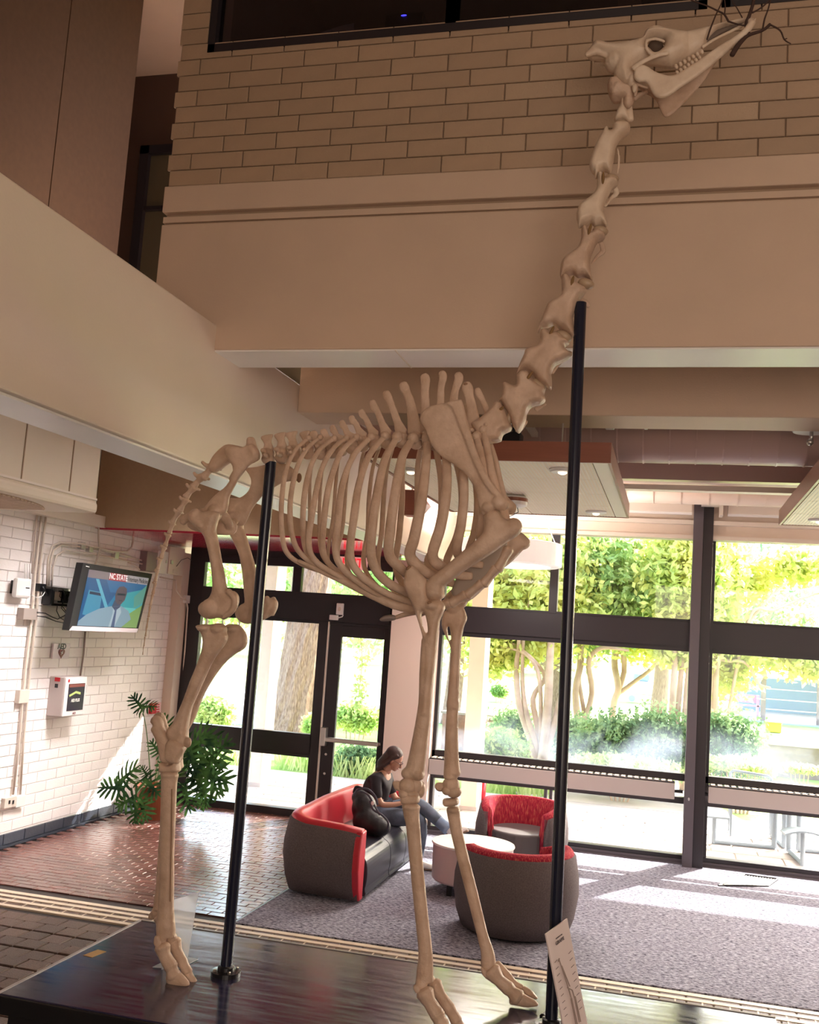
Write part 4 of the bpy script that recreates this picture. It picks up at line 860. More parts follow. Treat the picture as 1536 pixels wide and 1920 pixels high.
# ---- shoulder blades
def scap(Y, far):
    b = Bone(); sh = lambda pts: pts if not far else [(x+14, y+8) for x, y in pts]
    b.pillow(sh([(787, 787), (798, 766), (831, 756), (848, 757), (858, 775), (868, 800), (880, 835), (898, 872), (918, 910), (937, 930), (953, 937), (954, 950), (945, 958), (922, 954), (907, 967), (898, 950), (893, 922), (882, 902), (870, 886), (846, 868), (825, 854), (808, 832), (797, 806)]), Y, .017, .03, step=.006)
    b.pillow(sh([(832, 757), (862, 749), (868, 755), (876, 785), (890, 832), (905, 872), (925, 908), (944, 930), (938, 936), (920, 925), (900, 895), (880, 850), (862, 802), (846, 765)]), Y-.012 if not far else Y+.012, .018, .012, step=.006)
    b.blob(*(sh([(936, 942)])[0]), 16, 15, Y, 15); b.blob(*(sh([(915, 952)])[0]), 12, 12, Y, 14)
    return b.bone('shoulder_blade')
scap(5.06, 0); scap(5.47, 1)
k6 = lambda p: C(520, 780, 3.072, p)
b = Bone(); Y = 5.08
b.pillow(k6([(1190, 580), (1220, 545), (1270, 545), (1310, 590), (1360, 602), (1400, 605), (1412, 650), (1385, 690), (1320, 730), (1240, 790), (1160, 840), (1080, 892), (1020, 940), (965, 985), (965, 1040), (930, 1062), (885, 1060), (855, 1000), (870, 945), (950, 880), (1010, 830), (1080, 770), (1150, 710), (1185, 670), (1192, 630)]), Y, .055, .045)
b.blob(924, 975, 18, 20, Y, 18); b.blob(963, 985, 16, 14, Y-.01, 16); b.blob(815, 1112, 18, 16, Y, 20); b.blob(818, 1104, 17, 16, Y+.03, 12); b.bone('humerus')
b = Bone(); Y = 5.50
b.pillow(k6([(1300, 700), (1350, 690), (1400, 670), (1440, 700), (1440, 740), (1400, 790), (1340, 850), (1280, 900), (1200, 985), (1130, 1050), (1060, 1090), (1000, 1100), (960, 1080), (980, 1020), (1060, 960), (1140, 880), (1220, 800)]), Y, .05, .04)
b.blob(980, 1018, 15, 13, Y, 16); b.blob(860, 1128, 17, 14, Y, 20); b.bone('humerus')
# ---- forelegs
k8 = lambda p: C(700, 1040, 4.267, p)
b = Bone(); Y = 5.07                              # near radius and ulna, open slit between
b.pillow(k8([(245, 215), (262, 130), (290, 92), (330, 95), (380, 150), (430, 205), (432, 280), (445, 345), (440, 365), (520, 355), (568, 395), (572, 440), (545, 500), (528, 560), (515, 680), (505, 800), (490, 930), (475, 1060), (462, 1190), (455, 1300), (370, 1300), (382, 1190), (392, 1060), (403, 900), (405, 720), (385, 620), (352, 510), (315, 410), (275, 320), (250, 262)]), Y, .036, .03, holes=[k8([(388, 462), (400, 452), (416, 478), (430, 540), (437, 600), (432, 634), (418, 628), (402, 585), (388, 520)])])
b.blob(813, 1136, 17, 11, Y, 20); b.limb([(802, 1200, 12, Y), (799, 1260, 13, Y), (797, 1320, 13, Y), (789, 1380, 15, Y), (781, 1430, 17.5, Y), (777, 1450, 20, Y)], .85, 16)
b.blob(766, 1450, 14, 12, Y, 16); b.blob(785, 1452, 12, 12, Y, 18); b.bone('radius_and_ulna')
b = Bone(); b.blob(767, 1066, 5, 6, 5.05, 5, .6); b.blob(806, 1131, 5, 4, 5.028, 3); b.obj('stained_tip', BONE_DARK, GS, smooth=True)
b = Bone(); Y = 5.50
b.pillow([(828, 1172), (832, 1150), (842, 1140), (856, 1140), (866, 1134), (872, 1145), (876, 1160), (870, 1176), (866, 1200), (864, 1240), (861, 1290), (860, 1330), (838, 1330), (841, 1290), (844, 1240), (845, 1215), (838, 1198)], Y, .034, .03, holes=[[(839, 1176), (843, 1176), (846, 1195), (845, 1207), (841, 1196)]])
b.limb([(853, 1260, 10.5, Y), (849, 1320, 11, Y), (847, 1380, 12.5, Y), (847, 1430, 14.5, Y), (848, 1450, 17, Y)], .85, 16)
b.blob(850, 1140, 13, 12, 5.48, 14); b.blob(845, 1456, 14, 8, Y, 15); b.bone('radius_and_ulna')
def carpus(pts, Y, pis, low):
    b = Bone(); b.pillow(pis, Y-.01, .02, .02, step=.005); b.bone('carpal_bone', vox=.0045)
    for p in pts:
        b = Bone(); b.blob(p[0], p[1], p[2], p[3], Y+p[4], p[5]); b.bone('carpal_bone', vox=.0045)
    b = Bone(); b.pillow(low, Y, .043, .02, step=.005); b.bone('carpal_bone', vox=.0045)
carpus([(764, 1474, 17, 16, -.01, 15), (779, 1472, 14, 17, .02, 16), (758, 1488, 11, 11, -.02, 11), (789, 1480, 9, 16, .04, 11), (770, 1488, 16, 8, 0, 15)], 5.065, [(736, 1468), (742, 1463), (752, 1466), (757, 1478), (752, 1485), (741, 1480)], [(752, 1492), (765, 1487), (780, 1488), (786, 1492), (786, 1505), (770, 1509), (754, 1507)])
carpus([(846, 1472, 17, 16, 0, 16), (851, 1484, 15, 12, 0, 15), (838, 1482, 10, 9, -.02, 10)], 5.50, [(815, 1474), (820, 1467), (832, 1468), (836, 1478), (830, 1484), (820, 1483)], [(831, 1498), (843, 1496), (858, 1496), (860, 1508), (846, 1512), (833, 1511)])
b = Bone(); Y = 5.06
b.limb([(771, 1514, 17, Y), (772, 1530, 15, Y), (775, 1552, 13.5, Y), (782, 1631, 12.8, Y), (791, 1720, 12.8, Y), (798, 1785, 13.5, Y), (797, 1820, 16, Y), (796, 1840, 17, Y)], .85, 18, False); b.blob(790, 1846, 12, 13, Y-.02, 10); b.blob(806, 1840, 11, 13, Y+.04, 10); b.blob(771, 1513, 18, 8, Y, 17); b.bone('metacarpal')
b = Bone(); Y = 5.53
b.limb([(850, 1520, 13, Y), (852, 1535, 12, Y), (861, 1580, 11.3, Y), (884, 1670, 11.3, Y), (904, 1750, 10.5, Y), (914, 1785, 12.5, Y), (916, 1805, 15, Y)], .85, 18, False); b.blob(916, 1810, 14, 12, Y, 15); b.blob(850, 1518, 13, 7, Y, 15); b.bone('metacarpal')
toe([(797, 1862), (806, 1880), (820, 1902), (824, 1912), (830, 1922)], 5.03, [(820, 1918), (834, 1914), (848, 1926), (860, 1938), (864, 1948), (840, 1952), (822, 1946)], (15, 13, 12, 12))
toe([(815, 1845), (826, 1866), (842, 1890), (848, 1900), (856, 1914)], 5.11, [(848, 1908), (860, 1906), (872, 1922), (882, 1936), (878, 1944), (858, 1938)], (12, 11, 10, 10))
b = Bone(); b.pillow([(776, 1846), (786, 1848), (789, 1858), (782, 1863), (776, 1856)], 5.02, .014, .012); b.bone('sesamoid', vox=.004, sm=1)
toe([(923, 1822), (936, 1838), (952, 1852), (960, 1860), (970, 1870)], 5.52, [(955, 1872), (962, 1864), (978, 1862), (990, 1868), (1004, 1876), (1010, 1885), (990, 1889), (966, 1885), (956, 1882)], (15, 12, 11, 14))
toe([(932, 1810), (948, 1824), (962, 1842), (970, 1848), (978, 1853)], 5.60, [(978, 1850), (986, 1850), (1000, 1860), (1009, 1873), (996, 1872), (982, 1862)], (8, 7, 6, 6))
b = Bone(); b.pillow([(902, 1812), (912, 1820), (918, 1824), (912, 1834), (904, 1826)], 5.50, .014, .012); b.bone('sesamoid', vox=.004, sm=1)

# ---- skull
ks = lambda p: C(1080, 0, 3.657, p)
b = Bone(); YS = 5.27
b.pillow(ks([(75, 380), (100, 340), (130, 302), (170, 295), (230, 310), (300, 312), (370, 300), (430, 285), (462, 272), (468, 238), (510, 215), (570, 205), (640, 212), (720, 228), (780, 240), (800, 300), (790, 380), (740, 415), (680, 440), (640, 455), (580, 445), (500, 435), (455, 440), (410, 480), (395, 540), (360, 600), (310, 585), (262, 530), (262, 470), (248, 430), (205, 405), (150, 400), (100, 398)]), YS, .085, .07, holes=[ks([(478, 290), (520, 275), (596, 285), (608, 320), (585, 355), (545, 378), (515, 350), (492, 330)])], step=.0055)
b.pillow(ks([(620, 212), (720, 228), (790, 222), (860, 205), (930, 188), (1000, 168), (1060, 152), (1040, 178), (980, 205), (920, 262), (880, 330), (862, 348), (800, 388), (740, 418), (680, 442), (640, 450), (640, 320)]), YS, .060, .05, step=.0055)
b.limb([(1100, 103, 5, YS-.05), (1120, 95, 9, YS-.04), (1143, 100, 11, YS-.02)], .8); b.limb([(1116, 116, 4, YS+.09), (1140, 118, 7, YS+.07)], .8)                     # ossicones
b.limb([(1188, 128, 5, YS-.085), (1207, 115, 4.5, YS-.095), (1232, 104, 4.5, YS-.085), (1252, 100, 4, YS-.075)], .7)               # cheek arch
b.limb([(1212, 78, 3, YS-.085), (1213, 92, 3.2, YS-.088), (1224, 104, 3.5, YS-.088)], .8); b.limb([(1212, 76, 3, YS-.085), (1230, 73, 3, YS-.088), (1246, 78, 2.6, YS-.085)], .8)
b.blob(1230, 62, 20, 8, YS, 22, .05); b.blob(1160, 118, 26, 20, YS, 26); b.blob(1185, 150, 9, 14, YS-.03, 12, .3); b.blob(1190, 165, 5, 10, YS-.04, 5)
b.bone('skull', BONE_PALE, vox=.0048, sm=2)  # paler bone: light from below put into the skull's colour
skull = COL.objects[-1]
b = Bone(); b.pillow(ks([(900, 205), (990, 172), (1060, 148), (1130, 128), (1200, 124), (1232, 140), (1222, 160), (1180, 158), (1130, 160), (1060, 170), (1000, 185), (940, 215), (900, 260)]), YS, .022, .02, step=.005)
for s_ in (-1, 1): b.limb([(1318, 88, 3.5, YS+s_*.04), (1340, 74, 3, YS+s_*.035), (1368, 60, 3, YS+s_*.028), (1396, 46, 3.5, YS+s_*.02), (1410, 38, 4, YS+s_*.012)], .8)
b.bone('nose_bone', BONE_PALE, vox=.004, sm=2)
b = Bone(); b.pillow(ks([(880, 250), (990, 200), (1090, 170), (1160, 160), (1100, 190), (1000, 232), (900, 300), (865, 325)]), YS, .012, .01); b.obj('nasal_cavity_shade', mat('nasal_shade', (.16, .115, .09), .7), skull, smooth=True)  # thin dark sheet: shade of the nasal recess put into the colour
b = Bone(); b.blob(1229, 90, 15, 14, YS, 16); b.obj('eye_socket_shade', mat('socket_shade', (.10, .065, .045), .8), skull, smooth=True)  # dark ball: shade of the orbit put into the colour
def jaw(Y, mt, dx=0, dy=0):
    b = Bone(); b.pillow([(x+dx, y+dy) for x, y in ks([(402, 480), (425, 450), (460, 445), (500, 462), (540, 490), (600, 512), (650, 520), (700, 505), (780, 455), (850, 410), (920, 360), (1000, 305), (1060, 270), (1110, 235), (1150, 200), (1175, 165), (1200, 135), (1235, 148), (1222, 180), (1200, 212), (1150, 258), (1100, 300), (1040, 355), (960, 425), (880, 490), (800, 550), (720, 600), (660, 645), (610, 672), (560, 672), (525, 640), (500, 590), (470, 560), (425, 562), (398, 530)])], Y, .016, .02, step=.0055)
    return b
b = jaw(YS-.075, BONE); b.blob(1407, 44, 9, 8, YS-.05, 12); b.bone('lower_jaw', BONE_PALE, vox=.0045, sm=2, label='near half of the lower jaw')  # pale like the skull: light from below put into the colour
b = Bone(); b.pillow([(1195, 158), (1215, 165), (1240, 176), (1262, 172), (1290, 150), (1318, 122), (1345, 96), (1367, 80), (1368, 92), (1345, 115), (1316, 158), (1286, 190), (1262, 214), (1246, 219), (1238, 205), (1228, 186), (1205, 172)], YS+.10, .012, .02); b.bone('lower_jaw', BONE, vox=.0045, sm=2)
tm_ = Bone(); k = 0
for i in range(7):
    t = i/6; x = 1268+t*(1316-1268); y = 125+t*(97-125)
    b = Bone(); b.blob(x, y, 3.6, 5, YS-.068, 4, -.5); b.obj('upper_tooth', BONE_PALE, skull, smooth=True)
    x2 = 1270+t*(1312-1270); y2 = 136+t*(108-136); b = Bone(); b.blob(x2, y2, 3.4, 4.5, YS-.078, 4, -.5); b.obj('lower_tooth', BONE_PALE, skull, smooth=True)
for i in range(4):
    b = Bone(); x = 1403+i*4; y = 44-i*1.5; b.blob(x, y, 2, 6, YS-.062, 3, .4); b.obj('front_tooth', BONE_PALE, skull, smooth=True)
# small processes around the throat (hyoid)
b = Bone(); b.limb([(1188, 150, 3, 5.24), (1200, 160, 2.6, 5.23), (1215, 165, 2.4, 5.22)]); b.limb([(1190, 150, 3, 5.24), (1192, 168, 4, 5.24), (1191, 180, 2.5, 5.24)]); b.limb([(1190, 185, 5, 5.3), (1200, 178, 5, 5.3), (1215, 172, 3, 5.3)]); b.bone('hyoid_bone', vox=.0045)

# ---- branch at the muzzle
BR = thing('tree_branch', 'bare forked brown branch held up beside the giraffe muzzle', 'branch', tuple(at(1373, 103, Y=5.2)))
BKM = mat('branch_bark', (.060, .030, .022), .8)
br = Bone(); br.limb([(1373, 103, 5, 5.16), (1382, 88, 5, 5.17), (1392, 76, 4.2, 5.19), (1404, 66, 3.4, 5.2), (1430, 57, 2.8, 5.2), (1444, 46, 3.2, 5.2)], 1, 8); br.obj('main_stem', BKM, BR, smooth=True)
for pth, w in (([(1404, 66), (1400, 45), (1405, 30), (1412, 8), (1418, -20), (1424, -60)], 4.2), ([(1444, 46), (1463, 57), (1471, 74), (1483, 82)], 1.8), ([(1430, 57), (1434, 36), (1441, 16), (1446, -5), (1455, -40)], 1.8),
               ([(1411, 24), (1428, 14), (1442, 2), (1460, -14)], 1.6), ([(1326, 74), (1332, 55), (1343, 27), (1352, 8), (1362, -20)], 1.7), ([(1366, 40), (1358, 27), (1345, 20), (1326, 11), (1300, 2), (1280, -10)], 2.0), ([(1359, 27), (1360, 8), (1356, -12)], 1.5), ([(1392, 33), (1382, 15), (1375, 5), (1368, -14)], 1.2), ([(1366, 40), (1385, 46), (1402, 48)], 1.8), ([(1470, 74), (1476, 72)], 1.2)):
    b = Bone(); b.limb([(x, y, w*(1-.5*i/len(pth)), 5.2) for i, (x, y) in enumerate(pth)], 1, 7); b.obj('twig', BKM, BR, smooth=True)

# ---- acrylic sign holder and poster stand
ACR = mat('clear_acrylic', (.9, .93, .97), .05, trans=.0); 
def acrylic():
    m = bpy.data.materials.new('clear_plate'); m.use_nodes = True; N = m.node_tree.nodes; L = m.node_tree.links; N.clear(); o = N.new('ShaderNodeOutputMaterial'); t = N.new('ShaderNodeBsdfTransparent'); g = N.new('ShaderNodeBsdfPrincipled'); g.inputs['Base Color'].default_value = (.78, .83, .90, 1); g.inputs['Roughness'].default_value = .08
    mx = N.new('ShaderNodeMixShader'); mx.inputs[0].default_value = .38; L.new(t.outputs[0], mx.inputs[1]); L.new(g.outputs[0], mx.inputs[2]); L.new(mx.outputs[0], o.inputs[0]); return m
AC = acrylic()
p0 = at(305, 1818, Z=PH); p1 = at(352, 1800, Z=PH)
t = thing('sign_holder', 'clear upright acrylic sign holder behind the near hind hoof', 'sign holder', (p0[0], p0[1], PH))
q0 = at(362, 1672, Y=float(p1[1])); hgt = float(q0[2])-PH
d = (p1-p0)
M().add([p0, p1, p1+np.array([0.03, 0, hgt]), p0+np.array([0.03, 0, hgt]), p0+np.array([-.006, -.004, 0]), p1+np.array([-.006, -.004, 0]), p1+np.array([.024, -.004, hgt]), p0+np.array([.024, -.004, hgt])], [(0, 1, 2, 3), (4, 5, 6, 7), (0, 1, 5, 4), (1, 2, 6, 5), (2, 3, 7, 6), (3, 0, 4, 7)]).obj('upright_plate', AC, t)
a, b_, c_, d_ = at(286, 1814, Z=PH+.003), at(334, 1818, Z=PH+.003), at(372, 1799, Z=PH+.003), at(332, 1792, Z=PH+.003)
M().add([a, b_, c_, d_, a+np.array([0, 0, .004]), b_+np.array([0, 0, .004]), c_+np.array([0, 0, .004]), d_+np.array([0, 0, .004])], [(0, 1, 2, 3), (4, 5, 6, 7), (0, 1, 5, 4), (1, 2, 6, 5), (2, 3, 7, 6), (3, 0, 4, 7)]).obj('foot_plate', AC, t)
PS = thing('poster_stand', 'leaning printed giraffe diagram board beside the right pole', 'sign', tuple(at(1070, 1920, Z=PH)))
ya = 5.02; c1, c2 = at(1024, 1751, Y=5.08), at(1064, 1722, Y=5.26); c3, c4 = at(1064, 1960, Y=5.02), at(1106, 1942, Y=5.20)
def quadboard(cs, th, name, mt, par):
    n = np.cross(cs[1]-cs[0], cs[2]-cs[0]); n = n/np.linalg.norm(n)*th
    if n[1] < 0: n = -n
    return M().add([cs[0], cs[1], cs[2], cs[3], cs[0]+n, cs[1]+n, cs[2]+n, cs[3]+n], [(0, 1, 2, 3), (7, 6, 5, 4), (0, 4, 5, 1), (1, 5, 6, 2), (2, 6, 7, 3), (3, 7, 4, 0)]).obj(name, mt, par)
quadboard([c1, c2, c4, c3], .008, 'board', mat('poster_paper', (.74, .64, .63), .35), PS)
U = (c2-c1); V = (c1-c3); nn = np.cross(U, V); nn /= np.linalg.norm(nn); nn = -nn if nn[1] > 0 else nn
def onb(u, v, k=.0015): return c3+(c4-c3)*u*(v*0+1)+((c1-c3)*(1-u)+(c2-c4)*u)*v+nn*k
INK = mat('print_ink', (.12, .09, .10), .6); INKB = mat('print_bone', (.33, .25, .22), .6)
Rm = Matrix((tuple(U/np.linalg.norm(U)), tuple(V/np.linalg.norm(V)), tuple(np.cross(U/np.linalg.norm(U), V/np.linalg.norm(V))))).transposed()
text('title', 'GIRAFFE', .021, INK, onb(.5, .865), Rm, PS, bold=.0005)
text('subtitle', 'ANATOMY OF THE', .007, INK, onb(.5, .905), Rm, PS)
m = M(); gp = [(.32, .72, .36, .66), (.36, .66, .48, .45), (.48, .45, .52, .36), (.44, .46, .62, .42), (.62, .42, .66, .34), (.5, .36, .50, .12), (.53, .36, .56, .12), (.66, .36, .66, .14), (.69, .36, .72, .14), (.28, .71, .34, .73), (.38, .66, .55, .46)]
for (a1, b1, a2, b2) in gp: m.tube([onb(a1, b1), onb(a2, b2)], .0028, 6)
m.obj('diagram', INKB, PS)
m = M()
for i in range(9):
    v = .72-.06*i; m.tube([onb(.12, v), onb(.24, v+.01)], .0012, 5); m.tube([onb(.76, v), onb(.9, v+.01)], .0012, 5)
m.obj('caption_line', INK, PS)
quadboard([c3+(c1-c3)*.05, c4+(c2-c4)*.05, c4, c3], .03, 'stand_foot', BLACK, PS)
o = M().tube([at(1018, 1912, Z=PH)+np.array([0, 0, .01]), at(1030, 1904, Z=PH)+np.array([0, 0, .02])], [.02, .012], 8).obj('crumpled_tape', BLACK); tag(o, 'small crumpled black tape at the foot of the right pole', 'tape')
print('p3 ok')
# ================================================================== THINGS ON THE LEFT WALL
XW = -7.0
def W_(x, y, off=.03): return at(x, y, X=XW+off)
def wallpipe(parent, name, pts, r=.013, off=.03, mt=None):
    P_ = [W_(x, y, off) for x, y in pts]; return M().tube(P_, [r]*len(P_), 8, up=(1, 0, 0)).obj(name, mt or PIPE, parent, smooth=True)
def wbox(parent, name, x0, y0, x1, y1, depth, mt, off=0, bev=.006):
    a = at(x0, y0, X=XW+off+depth); b = at(x1, y1, X=XW+off+depth)
    return M().box((XW+off, min(a[1], b[1]), min(a[2], b[2])), (XW+off+depth, max(a[1], b[1]), max(a[2], b[2]))).obj(name, mt, parent, bevel=bev)
t = thing('wall_conduit', 'tall pair of tan conduits running down wall left of the TV', 'pipe', (XW, 9.95, .5))
for dx in (0, 9): wallpipe(t, 'pipe', [(78+dx, 962), (66+dx*.9, 1075), (60+dx, 1150), (48+dx, 1250), (36+dx*.9, 1390), (24+dx*1.5, 1490)], .014)
wallpipe(t, 'pipe', [(70, 962), (60, 1075)], .012)
wbox(t, 'junction_box', 38, 1294, 54, 1318, .06, PIPE)
wbox(t, 'outlet_box', 10, 1497, 30, 1512, .05, PIPE); wbox(t, 'outlet_box', 32, 1494, 47, 1511, .05, WHITE)
m = M()
for x in (18, 25): a = W_(x, 1504, .055); m.box((a[0]-.003, a[1]-.012, a[2]-.02), (a[0]+.003, a[1]+.012, a[2]+.02))
m.obj('socket', BLACK, t)
t = thing('conduit_run', 'bundle of bent tan conduits curving above the wall TV', 'pipe', (XW, 11, 3.3))
wallpipe(t, 'pipe', [(92, 1098), (94, 1060), (100, 1032), (115, 1021), (150, 1025), (185, 1030), (215, 1037), (240, 1043), (282, 1056)], .013)
wallpipe(t, 'pipe', [(97, 1098), (99, 1065), (106, 1042), (122, 1031), (155, 1036), (185, 1041), (215, 1047), (245, 1053), (280, 1060)], .012, .045)
wallpipe(t, 'pipe', [(88, 1098), (90, 1050), (98, 1024), (112, 1017), (150, 1019), (180, 1026), (215, 1034), (238, 1034), (247, 1026), (250, 1012), (250, 996)], .013, .06)
wallpipe(t, 'pipe', [(185, 985), (185, 1010), (187, 1030), (183, 1045), (177, 1062)], .012, .07)
wallpipe(t, 'pipe', [(240, 1055), (254, 1060), (262, 1068)], .009, .05)
for x, y in ((157, 1022), (172, 1028), (220, 1040)): wbox(t, 'clamp', x-3, y-6, x+3, y+8, .06, METAL)
t = thing('lower_conduit', 'thin dark conduit from the TV down to the AED cabinet', 'pipe', (XW, 11, 2.2)); wallpipe(t, 'pipe', [(160, 1184), (157, 1225), (150, 1272)], .011, .02, mat('taupe_pipe', (.38, .30, .28), .4))
t = thing('corner_conduit', 'pale conduit with box down the corner beside entry doors', 'pipe', (XW, 13.2, 2))
wallpipe(t, 'pipe', [(330, 1088), (331, 1108), (340, 1120), (350, 1126), (352, 1140), (348, 1200), (342, 1280), (336, 1350)], .012, .18)
wbox(t, 'junction_box', 350, 1116, 362, 1132, .07, WHITE, .12); wallpipe(t, 'pipe', [(300, 1082), (330, 1088)], .01, .12)
wallpipe(t, 'pipe', [(331, 1062), (340, 1050), (352, 1046), (362, 1052), (368, 1062)], .004, .16, BLACK)
t = thing('wireless_router', 'white wireless unit with antennas left of the wall conduits', 'router', (XW, 9.7, 2.8))
wbox(t, 'case', 34, 1083, 58, 1123, .07, WHITE, .05, .03); wbox(t, 'back_plate', 28, 1088, 38, 1114, .05, BLACK, 0)
wbox(t, 'status_label', 49, 1101, 56, 1104, .125, BLACK, 0)
for x in (48, 52, 57): wallpipe(t, 'antenna', [(x, 1057), (x-1, 1086)], .010, .08, WHITE)
t = thing('grey_junction_box', 'grey-tan junction box with two black cables below the router', 'box', (XW, 9.9, 2.4)); wbox(t, 'case', 46, 1140, 70, 1163, .09, mat('taupe_box', (.42, .35, .31), .4))
wallpipe(t, 'cable', [(70, 1148), (85, 1150), (98, 1157), (108, 1161), (120, 1155), (133, 1145)], .006, .1, BLACK); wallpipe(t, 'cable', [(70, 1155), (85, 1157), (105, 1165), (120, 1168), (133, 1162)], .006, .1, BLACK)
t = thing('power_socket', 'black socket box with plugged cable right of the conduits', 'socket', (XW, 10.1, 2.8)); wbox(t, 'case', 75, 1094, 86, 1110, .06, BLACK); wallpipe(t, 'cable', [(80, 1100), (86, 1112), (96, 1125)], .008, .08, BLACK)
wallpipe(t, 'cable', [(60, 1116), (70, 1121), (80, 1117), (84, 1110)], .005, .09, WHITE)
# media box and tangle
t = thing('media_player', 'open black wall bracket with tangled cables behind the TV', 'bracket', (XW, 10.4, 2.7))
wbox(t, 'frame', 97, 1100, 145, 1105, .12, BLACK); wbox(t, 'frame', 97, 1131, 142, 1139, .12, BLACK); wbox(t, 'frame', 97, 1104, 101, 1134, .12, BLACK); wbox(t, 'device', 102, 1109, 114, 1127, .08, PIPE); wbox(t, 'device', 122, 1108, 140, 1132, .09, BLACK)
a = W_(97, 1100); b = at(140, 1135, X=-6.55)
M().tube([W_(130, 1120, .05), at(150, 1125, X=-6.62)], [.03, .03], 8, up=(0, 0, 1)).obj('arm', BLACK, t)
for pts in ([(96, 1088), (97, 1103), (102, 1108)], [(108, 1134), (106, 1145), (112, 1158), (124, 1165), (134, 1163)], [(114, 1108), (112, 1118), (118, 1126), (115, 1140), (122, 1148), (134, 1150)], [(118, 1105), (124, 1120), (116, 1135), (126, 1150), (134, 1140)], [(126, 1109), (120, 1125), (130, 1132), (126, 1144), (136, 1138)], [(134, 1112), (128, 1122), (136, 1130)]):
    wallpipe(t, 'cable', pts, .005, .13, BLACK)
# television
TV = thing('television', 'wall television showing a man in a white coat on blue', 'television', (-6.55, 10.9, 2.8))
c = [at(156, 1055, X=-6.52), at(286, 1076, X=-6.46), at(258, 1186, X=-6.46), at(129, 1182, X=-6.52)]     # tl tr br bl
def tvp(u, v, k=0):
    p = (c[0]*(1-u)+c[1]*u)*(1-v)+(c[3]*(1-u)+c[2]*u)*v; return p+np.array([k, 0, 0])
def tvquad(name, pts, k, mt, par=TV):
    m = M(); m.add([tvp(u, v, k) for u, v in pts], [tuple(range(len(pts)))]); o = m.obj(name, mt, par); return o
m = M(); m.add([tvp(0, 0), tvp(1, 0), tvp(1, 1), tvp(0, 1)]+[tvp(u, v, -.09) for u, v in ((0, 0), (1, 0), (1, 1), (0, 1))], [(0, 1, 2, 3), (7, 6, 5, 4), (0, 4, 5, 1), (1, 5, 6, 2), (2, 6, 7, 3), (3, 7, 4, 0)]); m.obj('casing', mat('tv_casing', (.012, .012, .014), .55), TV, bevel=.004)
def scr(name, col, e=.55): return mat(name, tuple(x*.25 for x in col), .35, emit=col, es=e*.62)
x0, x1, y0, y1 = .09, .955, .085, .925
tvquad('bottom_bezel', [(0.03, .935), (.99, .935), (.985, 1.0), (0.0, 1.0)], .004, mat('silver_bezel', (.72, .62, .66), .3))
scn = tvquad('screen', [(x0, y0), (x1, y0), (x1, y1), (x0, y1)], .003, scr('screen_blue', (.02, .20, .38)))
def sp_(name, pts, col, k, e=.55): return tvquad(name, [(x0+(x1-x0)*u, y0+(y1-y0)*v) for u, v in pts], k, scr(name+'_c', col, e), scn)
sp_('banner_grey', [(0, 0), (.35, 0), (.35, .14), (0, .14)], (.20, .16, .19), .005); sp_('banner_red', [(.33, 0), (.62, 0), (.62, .14), (.33, .14)], (.42, .03, .05), .006); sp_('banner_pale', [(.62, 0), (1, 0), (1, .14), (.62, .14)], (.42, .38, .40), .006)
sp_('backdrop_dark', [(0, .14), (.6, .14), (.45, .5), (.3, .86), (0, 1)], (.01, .09, .25), .005); sp_('backdrop_teal', [(.62, .3), (1, .2), (1, .75), (.62, .75)], (.04, .36, .42), .005); sp_('backdrop_top', [(.3, .14), (1, .14), (1, .22), (.62, .36), (.4, .36)], (.02, .14, .34), .0055)
sp_('counter', [(.6, .62), (.9, .62), (.88, .8), (.6, .8)], (.12, .55, .55), .006); sp_('green_corner', [(1, .55), (1, 1), (.68, 1), (.75, .78)], (.22, .38, .12), .0062); sp_('reflection', [(1, .14), (1, .5), (.86, .62), (.82, .40)], (.12, .36, .30), .0058)
sp_('machine', [(.06, .36), (.28, .38), (.3, .85), (.04, .8)], (.05, .26, .42), .006); sp_('machine_label', [(.08, .38), (.3, .4), (.3, .45), (.08, .43)], (.02, .03, .08), .0065)
sp_('beam', [(.13, .15), (.18, .15), (.46, .72), (.40, .72)], (.10, .40, .55), .0064)
sp_('coat', [(.1, .80), (.28, .68), (.40, .64), (.52, .60), (.64, .60), (.78, .68), (.86, .84), (.72, 1), (0, 1), (0, .92)], (.22, .34, .44), .007)
sp_('neck', [(.50, .5), (.62, .5), (.62, .62), (.55, .7), (.48, .62)], (.05, .07, .14), .0075)
sp_('face', [(.50+.0, .3), (.53, .24), (.60, .22), (.66, .26), (.68, .36), (.67, .48), (.62, .57), (.56, .57), (.51, .50), (.49, .4)], (.10, .07, .10), .008)
sp_('glasses', [(.52, .36), (.66, .36), (.66, .40), (.52, .40)], (.01, .02, .04), .0085); sp_('mouth', [(.57, .49), (.63, .49), (.63, .505), (.57, .505)], (.03, .02, .04), .0085); sp_('shirt', [(.50, .62), (.62, .60), (.66, .72), (.60, 1), (.5, 1), (.52, .75)], (.40, .50, .58), .0075); sp_('tie', [(.545, .66), (.57, .66), (.60, 1), (.54, 1)], (.06, .10, .22), .008)
u_ = c[1]-c[0]; v_ = c[0]-c[3]; u1 = u_/np.linalg.norm(u_); w1 = np.cross(u1, v_); w1 /= np.linalg.norm(w1); v1 = np.cross(w1, u1)
RT = Matrix((tuple(u1), tuple(v1), tuple(w1))).transposed()
text('banner_text', 'NC STATE', .098, scr('tv_white', (.9, .85, .85), .8), tvp(x0+(x1-x0)*.475, y0+(y1-y0)*.07, .012), RT, TV, sx=.86, bold=.0008)
text('banner_text', 'Veterinary Medicine', .085, scr('tv_dark', (.05, .04, .05), .4), tvp(x0+(x1-x0)*.81, y0+(y1-y0)*.075, .012), RT, TV, sx=.66)
tvquad('logo_mark', [(.04, .04), (.085, .045), (.085, .055), (.04, .05)], .005, WHITE)
